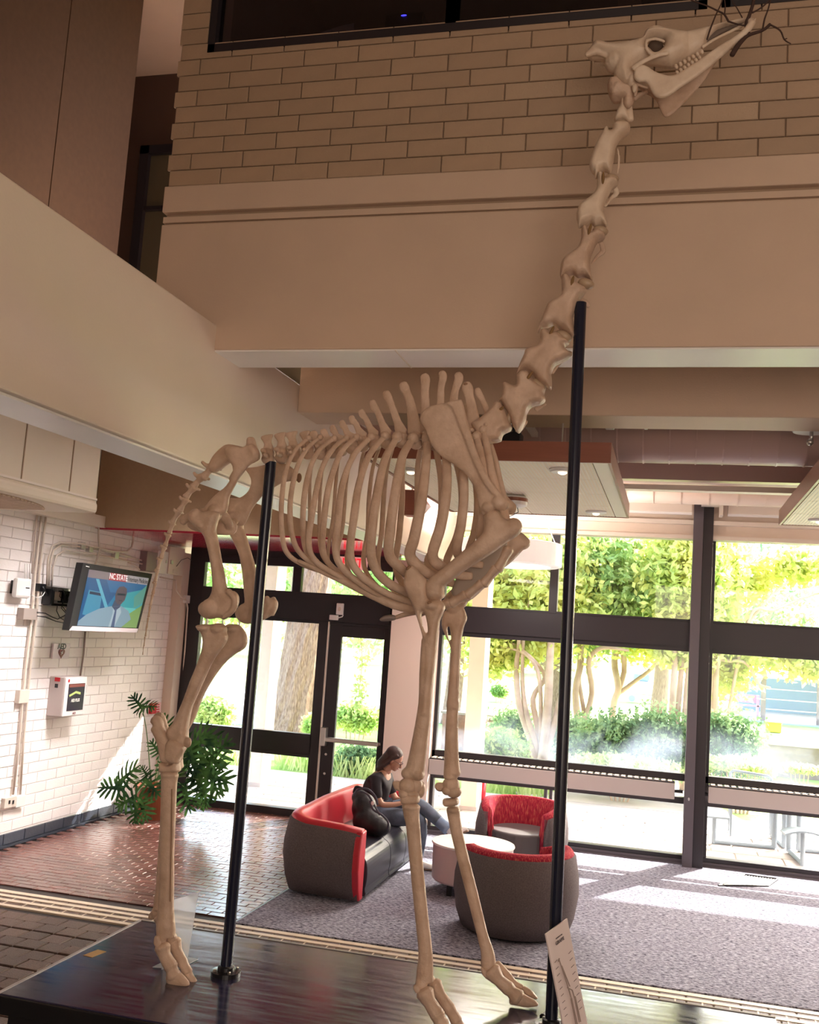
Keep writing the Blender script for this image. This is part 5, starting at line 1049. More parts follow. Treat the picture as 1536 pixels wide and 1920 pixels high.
# electrical boxes at the corner
t = thing('panel_box', 'cream electrical panel box highest at the corner above doors', 'box', (XW, 13, 3)); wbox(t, 'case', 320, 1024, 343, 1080, .14, OFFW); wbox(t, 'latch', 322, 1050, 325, 1058, .16, METAL); wbox(t, 'vent_label', 325, 1067, 333, 1076, .145, PIPE)
t = thing('middle_box', 'narrow white box between the dark and cream corner boxes', 'box', (XW, 12.8, 3)); wbox(t, 'case', 298, 1032, 319, 1078, .12, WHITE); wbox(t, 'latch', 312, 1050, 314, 1056, .13, METAL)
t = thing('dark_box', 'dark mauve metal box right of the TV at conduit end', 'box', (XW, 12.6, 3)); wbox(t, 'case', 277, 1033, 296, 1074, .11, mat('mauve_box', (.28, .20, .21), .4))
# AED sign and cabinet
t = thing('aed_sign', 'square white AED sign with dark red heart below the TV', 'sign', (XW, 10.8, 2.2)); a = at(106, 1207, X=-6.93); b = at(134, 1235, X=-6.93)
M().box((-6.985, a[1], b[2]), (-6.965, b[1], a[2])).obj('plate', mat('sign_plate', (.74, .64, .68), .3), t); RWL = Matrix.Rotation(PI/2, 3, 'Z') @ Matrix.Rotation(PI/2, 3, 'X')
ym, zm = (a[1]+b[1])/2, (a[2]+b[2])/2; s_ = (a[2]-b[2])
text('lettering', 'AED', s_*.50, BLACK, (-6.963, ym, zm+s_*.30), RWL, t, bold=.003)
HR = mat('heart_red', (.16, .008, .012), .4)
hp = []
for k in range(32):
    q = 2*PI*k/32; hp.append((ym+s_*.022*16*math.sin(q)**3, zm-s_*.13+s_*.0215*(13*math.cos(q)-5*math.cos(2*q)-2*math.cos(3*q)-math.cos(4*q))))
M().slab(hp, 'X', -6.963, -6.958).obj('heart', HR, t)
M().slab([(ym+s_*a_, zm-s_*.12+s_*b_) for a_, b_ in ((.14, .16), (-.14, .02), (-.02, .0), (-.14, -.14), (.14, .0), (.03, .03))], 'X', -6.958, -6.955).obj('bolt', WHITE, t)
t = thing('aed_cabinet', 'grey and white AED cabinet with defibrillator window on the wall', 'cabinet', (XW, 10.6, 1.6))
a = at(122, 1270, X=-6.80); b = at(155, 1340, X=-6.80); y0_, y1_ = float(a[1]), float(b[1]); z1_, z0_ = float(a[2]), float(b[2])
M().box((XW, y0_, z0_), (-6.80, y1_, z1_)).obj('case', mat('grey_cabinet', (.52, .44, .42), .4), t, bevel=.01)
M().box((-6.80, y0_+.005, z0_+.005), (-6.785, y1_-.005, z1_-.005)).obj('door', WHITE, t, bevel=.006)
fy = lambda u: y0_+(y1_-y0_)*u; fz = lambda v: z1_+(z0_-z1_)*v
dw = M().box((-6.784, fy(.16), fz(.86)), (-6.780, fy(.90), fz(.17))).obj('door_window', mat('aed_dark', (.03, .02, .04), .15), t)
M().box((-6.7795, fy(.18), fz(.26)), (-6.779, fy(.88), fz(.18))).obj('red_cover', mat('dark_red', (.22, .03, .03), .4), t)
M().slab([(fy(.2), fz(.45)), (fy(.5), fz(.36)), (fy(.72), fz(.40)), (fy(.72), fz(.46)), (fy(.5), fz(.42)), (fy(.22), fz(.50))], 'X', -6.7795, -6.778).obj('strap', mat('lime', (.5, .6, .2), .5), t)
text('lettering', 'AED PLUS', .05, WHITE, (-6.776, fy(.5), fz(.60)), RWL, t, sx=.8, bold=.002)
text('lettering', 'AED', .035, HR, (-6.776, fy(.5), fz(.93)), RWL, t, bold=.001)
M().ball((-6.782, fy(.14), fz(.09)), (.003, .02, .02), 8, 6).obj('heart_mark', REDP, t)
M().box((-6.93, y0_-.004, fz(.12)), (-6.86, y0_-.001, fz(.02))).obj('side_label', REDP, t); M().box((-6.92, y0_-.004, fz(.28)), (-6.88, y0_-.001, fz(.18))).obj('side_print', BLACK, t)
M().box((-6.79, fy(.97), fz(.42)), (-6.775, fy(1.02), fz(.22))).obj('hinge', WHITE, t)
t = thing('fire_tag', 'small red and white tag on the wall near the plant', 'sign', (XW, 13, 1.4)); wbox(t, 'red_pull', 286, 1319, 293, 1338, .05, REDP); wbox(t, 'white_label', 292, 1318, 301, 1337, .03, mat('pink_label', (.85, .55, .55), .5)); 
m = M()
for k in range(4): a = at(296, 1321+k*4.5, X=XW+.036); m.box((XW+.03, a[1]-.05, a[2]-.008), (XW+.034, a[1]+.05, a[2]+.006))
m.obj('print_line', REDP, t)

# ================================================================== POTTED PLANT
PX, PY = -6.48, 12.35
PL = thing('potted_philodendron', 'lobed-leaf philodendron in a terracotta pot by the entry corner', 'plant', (PX, PY, 0))
M().lathe((PX, PY, 0), [(.17, 0), (.23, .36), (.245, .36), (.25, .43), (.225, .43), (.215, .38)], 36, True).obj('pot', mat('terracotta', (.34, .085, .035), .6, noise_amt=.2, nscale=6), PL)
M().lathe((PX, PY, .37), [(.0, .0), (.215, .0)], 24, False).obj('soil', mat('soil', (.04, .02, .012), .9), PL)
LEAF = leafmat('dark_leaf', (.015, .035, .018), (.06, .13, .035), 5, .25); STEM = mat('petiole', (.10, .16, .06), .5)
def lobed(L, tip, base, nrm, name='leaf'):
    """deeply cut leaf between base and tip, lying square to nrm"""
    ax = (tip-base); Ln = ax.length; ax.normalize(); sd = ax.cross(nrm).normalized(); up = sd.cross(ax).normalized(); m = M(); rg = random.Random(int(Ln*1e5)+int(abs(tip.z)*1e4))
    n = 6; W0 = Ln*.10
    mid = [base+ax*(Ln*t)-up*(Ln*.22*t*t) for t in [i/10 for i in range(11)]]
    for i in range(10):
        w0 = W0*(1-i/11)+.004; w1_ = W0*(1-(i+1)/11)+.003
        a, b = mid[i], mid[i+1]; k = len(m.v); m.add([a-sd*w0, a+up*.004, a+sd*w0, b-sd*w1_, b+up*.004, b+sd*w1_], [(0, 1, 4, 3), (1, 2, 5, 4)])
    for s in (-1, 1):
        for j in range(n):
            t = .04+.84*j/n; p = base+ax*(Ln*t)-up*(Ln*.22*t*t); ll = Ln*(.46*math.sin(PI*(.30+.62*j/n))+.10)*rg.uniform(.85, 1.1)
            an = math.radians(105-75*j/n)+rg.uniform(-.1, .1); d = (ax*math.cos(an)+sd*s*math.sin(an)).normalized(); q = d.cross(up).normalized(); w = Ln*.046
            p1 = p+d*ll*.45-up*ll*.04; p2 = p+d*ll*.8-up*ll*.14; p3 = p+d*ll-up*ll*.26
            m.add([p-q*w*.8, p+q*w*.8, p1-q*w*1.1, p1+q*w*1.1, p2-q*w*.95, p2+q*w*.95, p3], [(0, 1, 3, 2), (2, 3, 5, 4), (4, 5, 6)])
    return m.obj(name, LEAF, PL, smooth=False)
crown = Vector((PX, PY, .50))
lv = [((228, 1478), (188, 1474), 11.7, (0, -1, .5)), ((222, 1470), (248, 1438), 11.8, (0, -1, .6)), ((252, 1495), (218, 1512), 11.75, (.2, -1, .3)), ((256, 1510), (250, 1545), 11.95, (0, -1, .2)), ((275, 1452), (266, 1440), 12.1, (0, -1, .6)), ((272, 1462), (296, 1486), 12.1, (0, -1, .8)),
      ((350, 1420), (382, 1372), 12.3, (0, -1, .6)), ((345, 1400), (400, 1378), 12.6, (0, -1, .9)), ((355, 1425), (330, 1395), 12.5, (0, -1, .7)), ((370, 1440), (412, 1418), 12.4, (0, -1, .8)), ((378, 1448), (425, 1462), 12.3, (0, -1, .6)), ((372, 1462), (386, 1505), 12.25, (0, -1, .4)), ((345, 1475), (352, 1518), 12.2, (0, -1, .3)),
      ((355, 1408), (365, 1450), 12.2, (0, -1, .6)), ((390, 1430), (420, 1390), 12.5, (0, -1, .5)), ((375, 1490), (385, 1512), 12.3, (0, -1, .5)), ((330, 1455), (300, 1430), 12.4, (0, -1, .5)), ((395, 1455), (408, 1490), 12.35, (0, -1, .5)), ((262, 1500), (272, 1535), 12.0, (0, -1, .4)), ((318, 1370), (304, 1345), 12.7, (0, -1, .5)), ((300, 1412), (284, 1392), 12.5, (0, -1, .6)),
      ((266, 1326), (246, 1303), 12.1, (.5, -1, .2)), ((266, 1326), (290, 1320), 12.35, (.2, -1, .9))]
for i, (b, tp, Y, nr) in enumerate(lv):
    B = Vector([float(v) for v in at(*b, Y=Y)]); T = Vector([float(v) for v in at(*tp, Y=Y-.08)])
    ax = T-B; k = 1.15 if i < 21 else 1.0; o = lobed(1, B+ax*k, B-ax*.15, Vector(nr).normalized())
    mid = (crown+B)/2+Vector((0, 0, .12)); S0 = Vector((PX+(B.x-PX)*.15, PY+(B.y-PY)*.2, .40))
    pp = [S0*(1-t)**2+mid*2*t*(1-t)+B*t*t for t in [j/6 for j in range(7)]]
    M().tube(pp, [.007]*7, 6).obj('stem', STEM, o, smooth=True)

# ================================================================== LOUNGE SEATING
GREYF = mat('grey_tweed', (.165, .135, .14), .9, noise_amt=.35, nscale=90, bump=.3, bscale=200, spec=.1)
REDL = mat('red_upholstery', (.50, .018, .035), .45)
BLKL = mat('black_leather', (.030, .032, .045), .30, bump=.05, bscale=60)
def redtweed():
    m = bpy.data.materials.new('red_striped_tweed'); m.use_nodes = True; N = m.node_tree.nodes; L = m.node_tree.links; b = N['Principled BSDF']; b.inputs['Roughness'].default_value = .9; b.inputs['Specular IOR Level'].default_value = .1
    tc = N.new('ShaderNodeTexCoord'); mp = N.new('ShaderNodeMapping'); mp.inputs['Scale'].default_value = (75, 75, 9); L.new(tc.outputs['Object'], mp.inputs[0]); n = N.new('ShaderNodeTexNoise'); n.inputs['Scale'].default_value = 1.2; n.inputs['Detail'].default_value = 6; L.new(mp.outputs[0], n.inputs[0])
    r = N.new('ShaderNodeValToRGB'); e = r.color_ramp.elements; e[0].position = .32; e[0].color = (.22, .015, .035, 1); e[1].position = .55; e[1].color = (.42, .035, .06, 1); x = e.new(.72); x.color = (.55, .20, .12, 1); L.new(n.outputs[0], r.inputs[0]); L.new(r.outputs[0], b.inputs['Base Color']); return m
REDT = redtweed()
def shell(root, path, hf, outer, inner, thick=.11, z0=.03, bulge=.05, lean=.04):
    """upholstered wall along a path [(x,y)]; outward normal on the right-hand side of travel"""
    n = len(path); mo = M(); mi = M(); O = []; I = []
    for i, p in enumerate(path):
        a = Vector(path[max(i-1, 0)]); b = Vector(path[min(i+1, n-1)]); t = (b-a).normalized(); nr = Vector((t.y, -t.x)); h = hf(i/(n-1)); p = Vector(p)
        def q(off, z): return (p.x+nr.x*off, p.y+nr.y*off, z)
        O.append([q(-.07, z0), q(-.035, z0+.005), q(bulge*.3, h*.22), q(bulge, h*.48), q(bulge*.9, h*.66), q(bulge*.1, h*.93), q(-.012, h*.945), q(-.07, h*.94)])
        I.append([q(-.012, h*.945), q(-.02, h*.975), q(-.04, h), q(-.04-thick*.55, h+.004), q(-thick, h*.985), q(-thick-.01, h*.95), q(-thick-lean, h*.7), q(-thick-lean*1.3, .40), q(-thick-lean, .2)])
    def skin(m, R, closed):
        k = len(R[0]); vs = [v for r in R for v in r]; fs = []
        for i in range(len(R)-1):
            for j in range(k-1+(1 if closed else 0)): fs.append((i*k+j, i*k+(j+1) % k, (i+1)*k+(j+1) % k, (i+1)*k+j))
        fs += [tuple(range(k)), tuple(range((len(R)-1)*k, len(R)*k))]; m.add(vs, fs)
    skin(mo, O, True); skin(mi, I, True)
    mo.obj('outer_shell', outer, root, smooth=True); mi.obj('inner_cushion', inner, root, smooth=True)
def arc(cx, cy, r, a0, a1, n): return [(cx+r*math.cos(math.radians(a0+(a1-a0)*i/n)), cy+r*math.sin(math.radians(a0+(a1-a0)*i/n))) for i in range(n+1)]
# sofa: near arm at y 9.75, far arm at y 12.1; back at x -3.62
SF = thing('curved_sofa', 'red and grey curved sofa with black leather seat', 'sofa', (-3.2, 10.9, 0))
xb_, xf = -3.66, -2.82; yn, yf = 9.74, 12.15; rc_ = .24
path = [(xf-.03, yf), (xf-.25, yf+.015)]+arc(xb_+rc_, yf-rc_+.02, rc_, 90, 180, 6)+[(xb_-.02, 11.4), (xb_-.03, 10.9), (xb_-.01, 10.4)]+arc(xb_+rc_, yn+rc_-.02, rc_, 180, 270, 6)+[(xf-.25, yn-.05), (xf-.02, yn-.06)]
shell(SF, [(p[0], p[1]) for p in reversed(path)][::-1], lambda t: .70+.09*math.sin(PI*t)**.8, GREYF, REDL, .13) if False else None
path = path[::-1]    # near arm first; outward is to the left of travel, so run it the other way
shell(SF, path[::-1], lambda t: .70+.085*math.sin(PI*t)**.7, GREYF, REDL, .12, bulge=.05)
m = M()
def seatblock(m, x0, x1, y0, y1):
    prof = [(x0, .08), (x1-.02, .04), (x1+.035, .12), (x1+.05, .26), (x1+.03, .38), (x1-.03, .435), (x1-.12, .455), (x0, .43)]
    m.slab(catmull([(a, z) for a, z in prof], 4), 'Y', y0, y1)
for y0, y1 in ((9.87, 10.73), (10.737, 11.37), (11.377, 12.03)):
    m = M(); seatblock(m, xb_+.12, xf-.03, y0, y1); m.obj('seat', BLKL, SF, bevel=.012, seg=3)
M().slab([(9.72, .03), (9.665, .15), (9.62, .32), (9.625, .48), (9.66, .62), (9.70, .685), (9.83, .69), (9.83, .03)], 'X', xf-.07, xf+.0).obj('arm_front_trim', REDL, SF, bevel=.015)
M().box((xf-.075, 12.06, .10), (xf-.028, 12.18, .66)).obj('arm_front_trim', REDL, SF, bevel=.015)
M().box((xb_+.15, 9.9, 0), (xf-.2, 12.0, .06)).obj('plinth', BLACK, SF)
def barrel(label, cx, cy, deg, r=.47, h=.74):
    t = thing('barrel_armchair', label, 'armchair', (cx, cy, 0), 'red tweed barrel armchairs round the white table')
    a0 = deg+52; a1 = deg+308; p = arc(cx, cy, r, a0, a1, 26)
    shell(t, p, lambda u: h-.07+.085*min(1, math.sin(PI*u)*2.2), GREYF, REDT, .105, bulge=.045)
    ring = arc(cx, cy, r-.13, 0, 360, 27)[:-1]; m = M(); m.slab(ring, 'Z', .10, .44); m.obj('seat', mat('dark_seat', (.10, .085, .085), .5) if 'dark_seat' not in bpy.data.materials else bpy.data.materials['dark_seat'], t, bevel=.03, seg=3)
    ring = arc(cx, cy, r-.10, 0, 360, 27)[:-1]; M().slab(ring, 'Z', 0.0, .06).obj('plinth', BLACK, t)
barrel('red tweed barrel armchair seen from behind, nearest to the platform', -1.31, 9.66, 118, .53, .74)
barrel('red tweed barrel armchair facing the platform, nearest to the windows', -1.62, 12.18, 262, .50, .74)
TB = thing('round_table', 'white round drum table between the sofa and armchairs', 'table', (-1.93, 10.78, 0))
M().lathe((-1.93, 10.78, 0), [(.40, .12), (.415, .14), (.42, .475)], 56, True).obj('drum', mat('pinkish_white', (.72, .58, .57), .45), TB, smooth=False)
M().lathe((-1.93, 10.78, .477), [(.43, 0), (.435, .008), (.43, .022)], 56).obj('table_top', WHITE, TB)
for k in range(4): a = PI/4+k*PI/2+.25; M().box((-1.93+.33*math.cos(a)-.025, 10.78+.33*math.sin(a)-.025, 0), (-1.93+.33*math.cos(a)+.025, 10.78+.33*math.sin(a)+.025, .125)).obj('leg', BLACK, TB)
cp = at(862, 1562, Z=.50)
t = thing('paper_cup', 'white paper cup with tan sleeve on the round table', 'cup', (cp[0], cp[1]-.1, .5)); q = (cp[0], cp[1]-.1, .499)
M().lathe(q, [(.028, 0), (.040, .11), (.042, .11), (.042, .118), (.030, .125)], 20).obj('cup', WHITE, t, smooth=False); M().lathe((q[0], q[1], q[2]+.02), [(.033, 0), (.039, .06)], 20, False).obj('sleeve', mat('kraft', (.45, .28, .15), .7), t)
print('p4 ok')
# ================================================================== BACKPACK, PERSON
t = thing('backpack', 'black backpack with looped straps leaning on the sofa seat', 'backpack', (-3.15, 10.8, .45)); BK = mat('black_nylon', (.012, .012, .016), .55, bump=.4, bscale=25); b = Bone()
b.blob(690, 1540, 30, 26, 10.75, 26); b.blob(683, 1515, 24, 28, 10.80, 24); b.blob(710, 1550, 24, 18, 10.70, 22); b.blob(675, 1495, 16, 14, 10.85, 18); b.obj('bag_body', BK, t, smooth=True, remesh=.018, sm=4)
for pts, r in (([(664, 1492), (672, 1480), (690, 1480), (704, 1494), (708, 1508)], 2.2), ([(676, 1484), (690, 1490), (702, 1510), (712, 1528)], 2.0), ([(694, 1502), (700, 1518), (716, 1528), (728, 1542), (726, 1556)], 2.2)):
    b = Bone(); b.limb([(x, y, r, 10.56) for x, y in pts], .5, 8); b.obj('strap', mat('strap_grey', (.06, .07, .10), .4) if 'strap_grey' not in bpy.data.materials else bpy.data.materials['strap_grey'], t, smooth=True)
b = Bone(); b.blob(699, 1506, 3.5, 4, 10.54, 1.5); b.obj('badge', WHITE, t, smooth=True)
b = Bone(); b.limb([(664, 1486, 3, 10.85), (668, 1476, 3, 10.85), (678, 1478, 3, 10.85)], 1, 8); b.obj('top_handle', BK, t, smooth=True)

SKIN = mat('skin', (.50, .27, .19), .5); SHIRT = mat('black_shirt', (.022, .018, .025), .8, bump=.3, bscale=18); JEAN = mat('faded_jeans', (.065, .085, .13), .8, noise_amt=1, col2=(.16, .20, .28), nscale=9, bump=.3, bscale=25); JEANL = mat('light_denim', (.22, .30, .45), .8); HAIR = mat('dark_brown_hair', (.045, .018, .014), .45, bump=.5, bscale=60, stretch=(4, 4, .6))
PN = thing('person', 'long-haired person in black T-shirt and jeans reading on sofa', 'person', (-3.1, 11.55, 0))
def skinfig(name, verts, edges, mt, parent, sub=2, root=0):
    me = bpy.data.meshes.new(name); me.from_pydata([tuple(float(c) for c in v[:3]) for v in verts], edges, []); o = bpy.data.objects.new(name, me); link(o, parent); me.materials.append(mt)
    s = o.modifiers.new('skin', 'SKIN'); s.use_smooth_shade = True; sv = me.skin_vertices[0].data
    for i, v in enumerate(verts): r = v[3]; sv[i].radius = r if isinstance(r, tuple) else (r, r); sv[i].use_root = (i == root)
    u = o.modifiers.new('sub', 'SUBSURF'); u.levels = sub; u.render_levels = sub
    return o
yc = 11.52
V = [(-3.24, yc, .56, (.13, .17)), (-3.25, yc, .72, (.11, .15)), (-3.22, yc, .86, (.12, .17)), (-3.17, yc, .97, (.09, .12)), (-3.12, yc, 1.02, .055), (-3.08, yc-.0, 1.07, .052),      # pelvis, spine, neck 0-5
     (-3.19, yc-.17, .95, .06), (-3.17, yc-.21, .80, .048), (-3.10, yc-.21, .68, .042), (-2.97, yc-.17, .69, .034), (-2.86, yc-.12, .72, .026),                                        # near arm 6-10
     (-3.16, yc+.17, .95, .06), (-3.12, yc+.21, .80, .048), (-3.04, yc+.20, .69, .042), (-2.93, yc+.13, .70, .034), (-2.86, yc+.06, .72, .026)]                                        # far arm 11-15
E_ = [(0, 1), (1, 2), (2, 3), (3, 4), (4, 5), (3, 6), (6, 7), (7, 8), (8, 9), (9, 10), (3, 11), (11, 12), (12, 13), (13, 14), (14, 15)]
legs = [(-3.16, yc-.09, .53, .10), (-2.90, yc-.10, .55, .09), (-2.66, yc-.10, .56, .068), (-2.65, yc-.08, .40, .062), (-2.66, yc-.06, .24, .052), (-2.665, yc-.06, .12, .042),
        (-3.14, yc+.09, .55, .10), (-2.92, yc+.06, .63, .09), (-2.70, yc-.02, .70, .070), (-2.56, yc-.06, .62, .062), (-2.44, yc-.08, .54, .054), (-2.37, yc-.09, .49, .046)]
k0 = len(V); V += legs; E_ += [(0, k0), (k0, k0+1), (k0+1, k0+2), (k0+2, k0+3), (k0+3, k0+4), (k0+4, k0+5), (0, k0+6), (k0+6, k0+7), (k0+7, k0+8), (k0+8, k0+9), (k0+9, k0+10), (k0+10, k0+11)]
skinfig('body', [(v[0], v[1], v[2], tuple(x*.93 for x in v[3]) if isinstance(v[3], tuple) else v[3]*.93) for v in V], E_, SKIN, PN)
# clothes as slightly larger skins
skinfig('shirt', [(V[0][0], V[0][1], V[0][2], (.145, .185)), (V[1][0], V[1][1], V[1][2], (.135, .175)), (V[2][0], V[2][1], V[2][2], (.135, .185)), (V[3][0], V[3][1], V[3][2]-.005, (.10, .13)), (-3.13, yc, 1.0, .065),
    (V[6][0], V[6][1], V[6][2], .072), (V[7][0], V[7][1], V[7][2]+.02, .066), (-3.13, yc-.215, .735, .064), (V[11][0], V[11][1], V[11][2], .072), (V[12][0], V[12][1], V[12][2]+.02, .066), (-3.08, yc+.21, .735, .064)],
    [(0, 1), (1, 2), (2, 3), (3, 4), (3, 5), (5, 6), (6, 7), (3, 8), (8, 9), (9, 10)], SHIRT, PN)
skinfig('jeans', [(-3.22, yc, .53, (.14, .18))]+[(v[0], v[1], v[2], v[3]*1.16+.004) for v in legs], [(0, 1), (1, 2), (2, 3), (3, 4), (4, 5), (5, 6), (0, 7), (7, 8), (8, 9), (9, 10), (10, 11), (11, 12)], JEAN, PN)
m = M(); m.tube([(-2.46, yc-.085, .555), (-2.37, yc-.095, .50), (-2.335, yc-.10, .475)], [.062, .066, .068], 14); m.obj('turned_cuff', JEANL, PN, smooth=True)
# hands
def hand(w, d, up, parent, s=1.0, curl=.6):
    w = Vector(w); d = Vector(d).normalized(); up = Vector(up); sd = d.cross(up).normalized(); up = sd.cross(d).normalized(); vs = [(*w, .026), (*(w+d*.045*s), (.034, .018))]; ed = [(0, 1)]
    o = skinfig('hand', [(*w, .024), (*(w+d*.05), (.038, .020)), (*(w+d*.085), (.038, .016))], [(0, 1), (1, 2)], SKIN, parent)
    for k, (off, l) in enumerate(((-.028, .062), (-.009, .072), (.010, .068), (.028, .054))):
        p = w+d*.085+sd*off; q = p+(d*math.cos(curl*.5)-up*math.sin(curl*.5))*l*.5; r = q+(d*math.cos(curl)-up*math.sin(curl))*l*.45
        skinfig('finger', [(*(w+d*.07+sd*off), .009), (*p, .0095), (*q, .0085), (*r, .007)], [(0, 1), (1, 2), (2, 3)], SKIN, o, 1)
    p = w+d*.03-sd*.03; skinfig('thumb', [(*(w+d*.02-sd*.015), .011), (*p, .011), (*(p+d*.03-sd*.022), .0095), (*(p+d*.058-sd*.022-up*.006), .008)], [(0, 1), (1, 2), (2, 3)], SKIN, o, 1)
hand(V[10][:3], (1, .35, -.1), (0, 0, 1), PN); hand(V[15][:3], (1, -.3, -.05), (0, 0, 1), PN)
o = M().add([(-2.84, yc-.10, .70), (-2.70, yc-.08, .735), (-2.70, yc+.10, .735), (-2.84, yc+.09, .70), (-2.84, yc-.10, .710), (-2.70, yc-.08, .745), (-2.70, yc+.10, .745), (-2.84, yc+.09, .710)], [(3, 2, 1, 0), (4, 5, 6, 7), (0, 1, 5, 4), (1, 2, 6, 5), (2, 3, 7, 6), (3, 0, 4, 7)]).obj('notebook', WHITE); tag(o, 'open white notebook held on the lap of the seated reader', 'notebook')
# head, looking down to the right
hc = Vector((-3.035, yc-.01, 1.165)); RH_ = Matrix.Rotation(math.radians(28), 3, 'Y')
def hp_(x, y, z): return hc+RH_ @ Vector((x, y, z))
m = M(); m.ball(hp_(-.015, 0, .03), (.098, .078, .10), 18, 14, RH_); m.ball(hp_(.03, 0, -.035), (.062, .058, .078), 16, 12, RH_); m.ball(hp_(.055, 0, -.085), (.030, .032, .026), 12, 8, RH_)
m.tube([hp_(.078, 0, .02), hp_(.10, 0, -.012), hp_(.112, 0, -.030), hp_(.094, 0, -.042)], [.009, .012, .014, .012], 8)
m.tube([hp_(-.01, 0, -.07), hp_(-.035, 0, -.15)], [.052, .056], 12)
for s in (-1, 1): m.ball(hp_(-.005, s*.079, -.015), (.016, .010, .030), 10, 8, RH_)
m.obj('head', SKIN, PN, smooth=True, remesh=.006, sm=3); HD = COL.objects[-1]
M().ball(hp_(.088, 0, -.062), (.010, .022, .006), 10, 6, RH_).obj('mouth', mat('lips', (.42, .12, .11), .5), HD, smooth=True)
for s in (-1, 1):
    M().ball(hp_(.078, s*.030, .004), (.011, .013, .007), 10, 8, RH_).obj('eye', WHITE, HD, smooth=True); M().ball(hp_(.0865, s*.030, .0), (.004, .006, .006), 8, 6, RH_).obj('iris', BLACK, HD, smooth=True)
    M().tube([hp_(.088, s*.012, .024), hp_(.090, s*.032, .029), hp_(.078, s*.052, .022)], [.003, .004, .002], 6).obj('eyebrow', HAIR, HD)
    m = M(); m.tube([hp_(.098+.0*q, s*.034+.021*math.cos(q), .002+.018*math.sin(q)) for q in [j*2*PI/12 for j in range(13)]], [.0022]*13, 5, False); m.tube([hp_(.096, s*.055, .008), hp_(.0, s*.082, .010)], [.0022, .0022], 5); m.obj('glasses', mat('glasses_frame', (.10, .03, .04), .3) if 'glasses_frame' not in bpy.data.materials else bpy.data.materials['glasses_frame'], PN)
m = M(); m.ball(hp_(-.034, 0, .052), (.106, .090, .094), 18, 14, RH_); m.ball(hp_(-.075, 0, -.04), (.070, .088, .11), 16, 12, RH_)
for s in (-1, 1):
    m.tube([hp_(.02, s*.072, .085), hp_(-.025, s*.086, .0), hp_(-.06, s*.086, -.09), hp_(-.10, s*.08, -.19)], [.018, .022, .032, .03], 10)
m.tube([hp_(-.09, 0, .02), hp_(-.11, 0, -.10), (-3.20, yc, 1.0), (-3.27, yc, .90), (-3.30, yc, .83)], [(.05, .085), (.055, .095), (.045, .10), (.035, .09), (.02, .07)], 14)
m.obj('hair', HAIR, PN, smooth=True, remesh=.009, sm=3)
# shoes
def shoe(c, d, parent, tilt=0):
    d = Vector(d).normalized(); c = Vector(c); up = Vector((0, 0, 1)); sd = d.cross(up).normalized(); up = sd.cross(d).normalized(); R3 = Matrix((tuple(d), tuple(sd), tuple(up))).transposed()
    m = M(); m.ball(c+d*.02, (.085, .040, .045), 14, 10, R3); m.ball(c+d*.09-up*.008, (.075, .044, .034), 14, 10, R3); m.ball(c-d*.045+up*.02, (.045, .038, .055), 12, 10, R3)
    o = m.obj('shoe', WHITE, parent, smooth=True, remesh=.007, sm=3); m = M(); m.tube([c-d*.08-up*.036, c+d*.03-up*.040, c+d*.16-up*.034], [(.014, .040), (.014, .046), (.012, .034)], 12, up=tuple(sd)); m.obj('sole', mat('shoe_sole', (.20, .12, .08), .7) if 'shoe_sole' not in bpy.data.materials else bpy.data.materials['shoe_sole'], o, smooth=True)
shoe((-2.64, yc-.06, .055), (1, -.1, 0), PN); shoe((-2.27, yc-.10, .47), (.95, -.05, .35), PN)

# ================================================================== OUTSIDE
GRASS = mat('lawn', (.20, .33, .07), .95, noise_amt=1, col2=(.34, .42, .14), nscale=.7, bump=.6, bscale=30); PAVE = mat('patio_concrete', (.62, .52, .47), .8, noise_amt=.25, nscale=2.5); ASPH = mat('road', (.42, .43, .47), .9); BARK = mat('shaggy_bark', (.42, .27, .20), .95, noise_amt=1, col2=(.17, .09, .065), nscale=5, bump=1, bscale=12, stretch=(7, 7, 1.8)); CREPE = mat('smooth_tan_bark', (.58, .44, .34), .8, noise_amt=1, col2=(.40, .28, .21), nscale=4, bump=.3); 
struct('ground_lawn', M().box((-70, YW+.1, -.3), (90, 140, -.03)), GRASS)
pp = struct('ground_patio', M().box((-12, YW+.1, -.1), (8, 17.6, -.012)), PAVE)
pv = brickmesh('paving_slab', .58, .39, .012, PAVE, .006); lay(pp, 'paving_slab', pv, [(-7.5+.6*i+(.3 if j % 2 else 0), 14.0+.41*j, -.012) for i in range(22) for j in range(8)], 200)
struct('ground_path', M().slab([(-2.4, 17.6), (1.2, 17.6), (0.4, 20.6), (-.9, 22.6), (-2.8, 22.8), (-3.2, 20)], 'Z', -.03, -.008), PAVE)
struct('ground_road', M().box((-60, 30, -.03), (-6, 37, -.012)).box((-14, 24.5, -.03), (-8.8, 30, -.012)), ASPH)
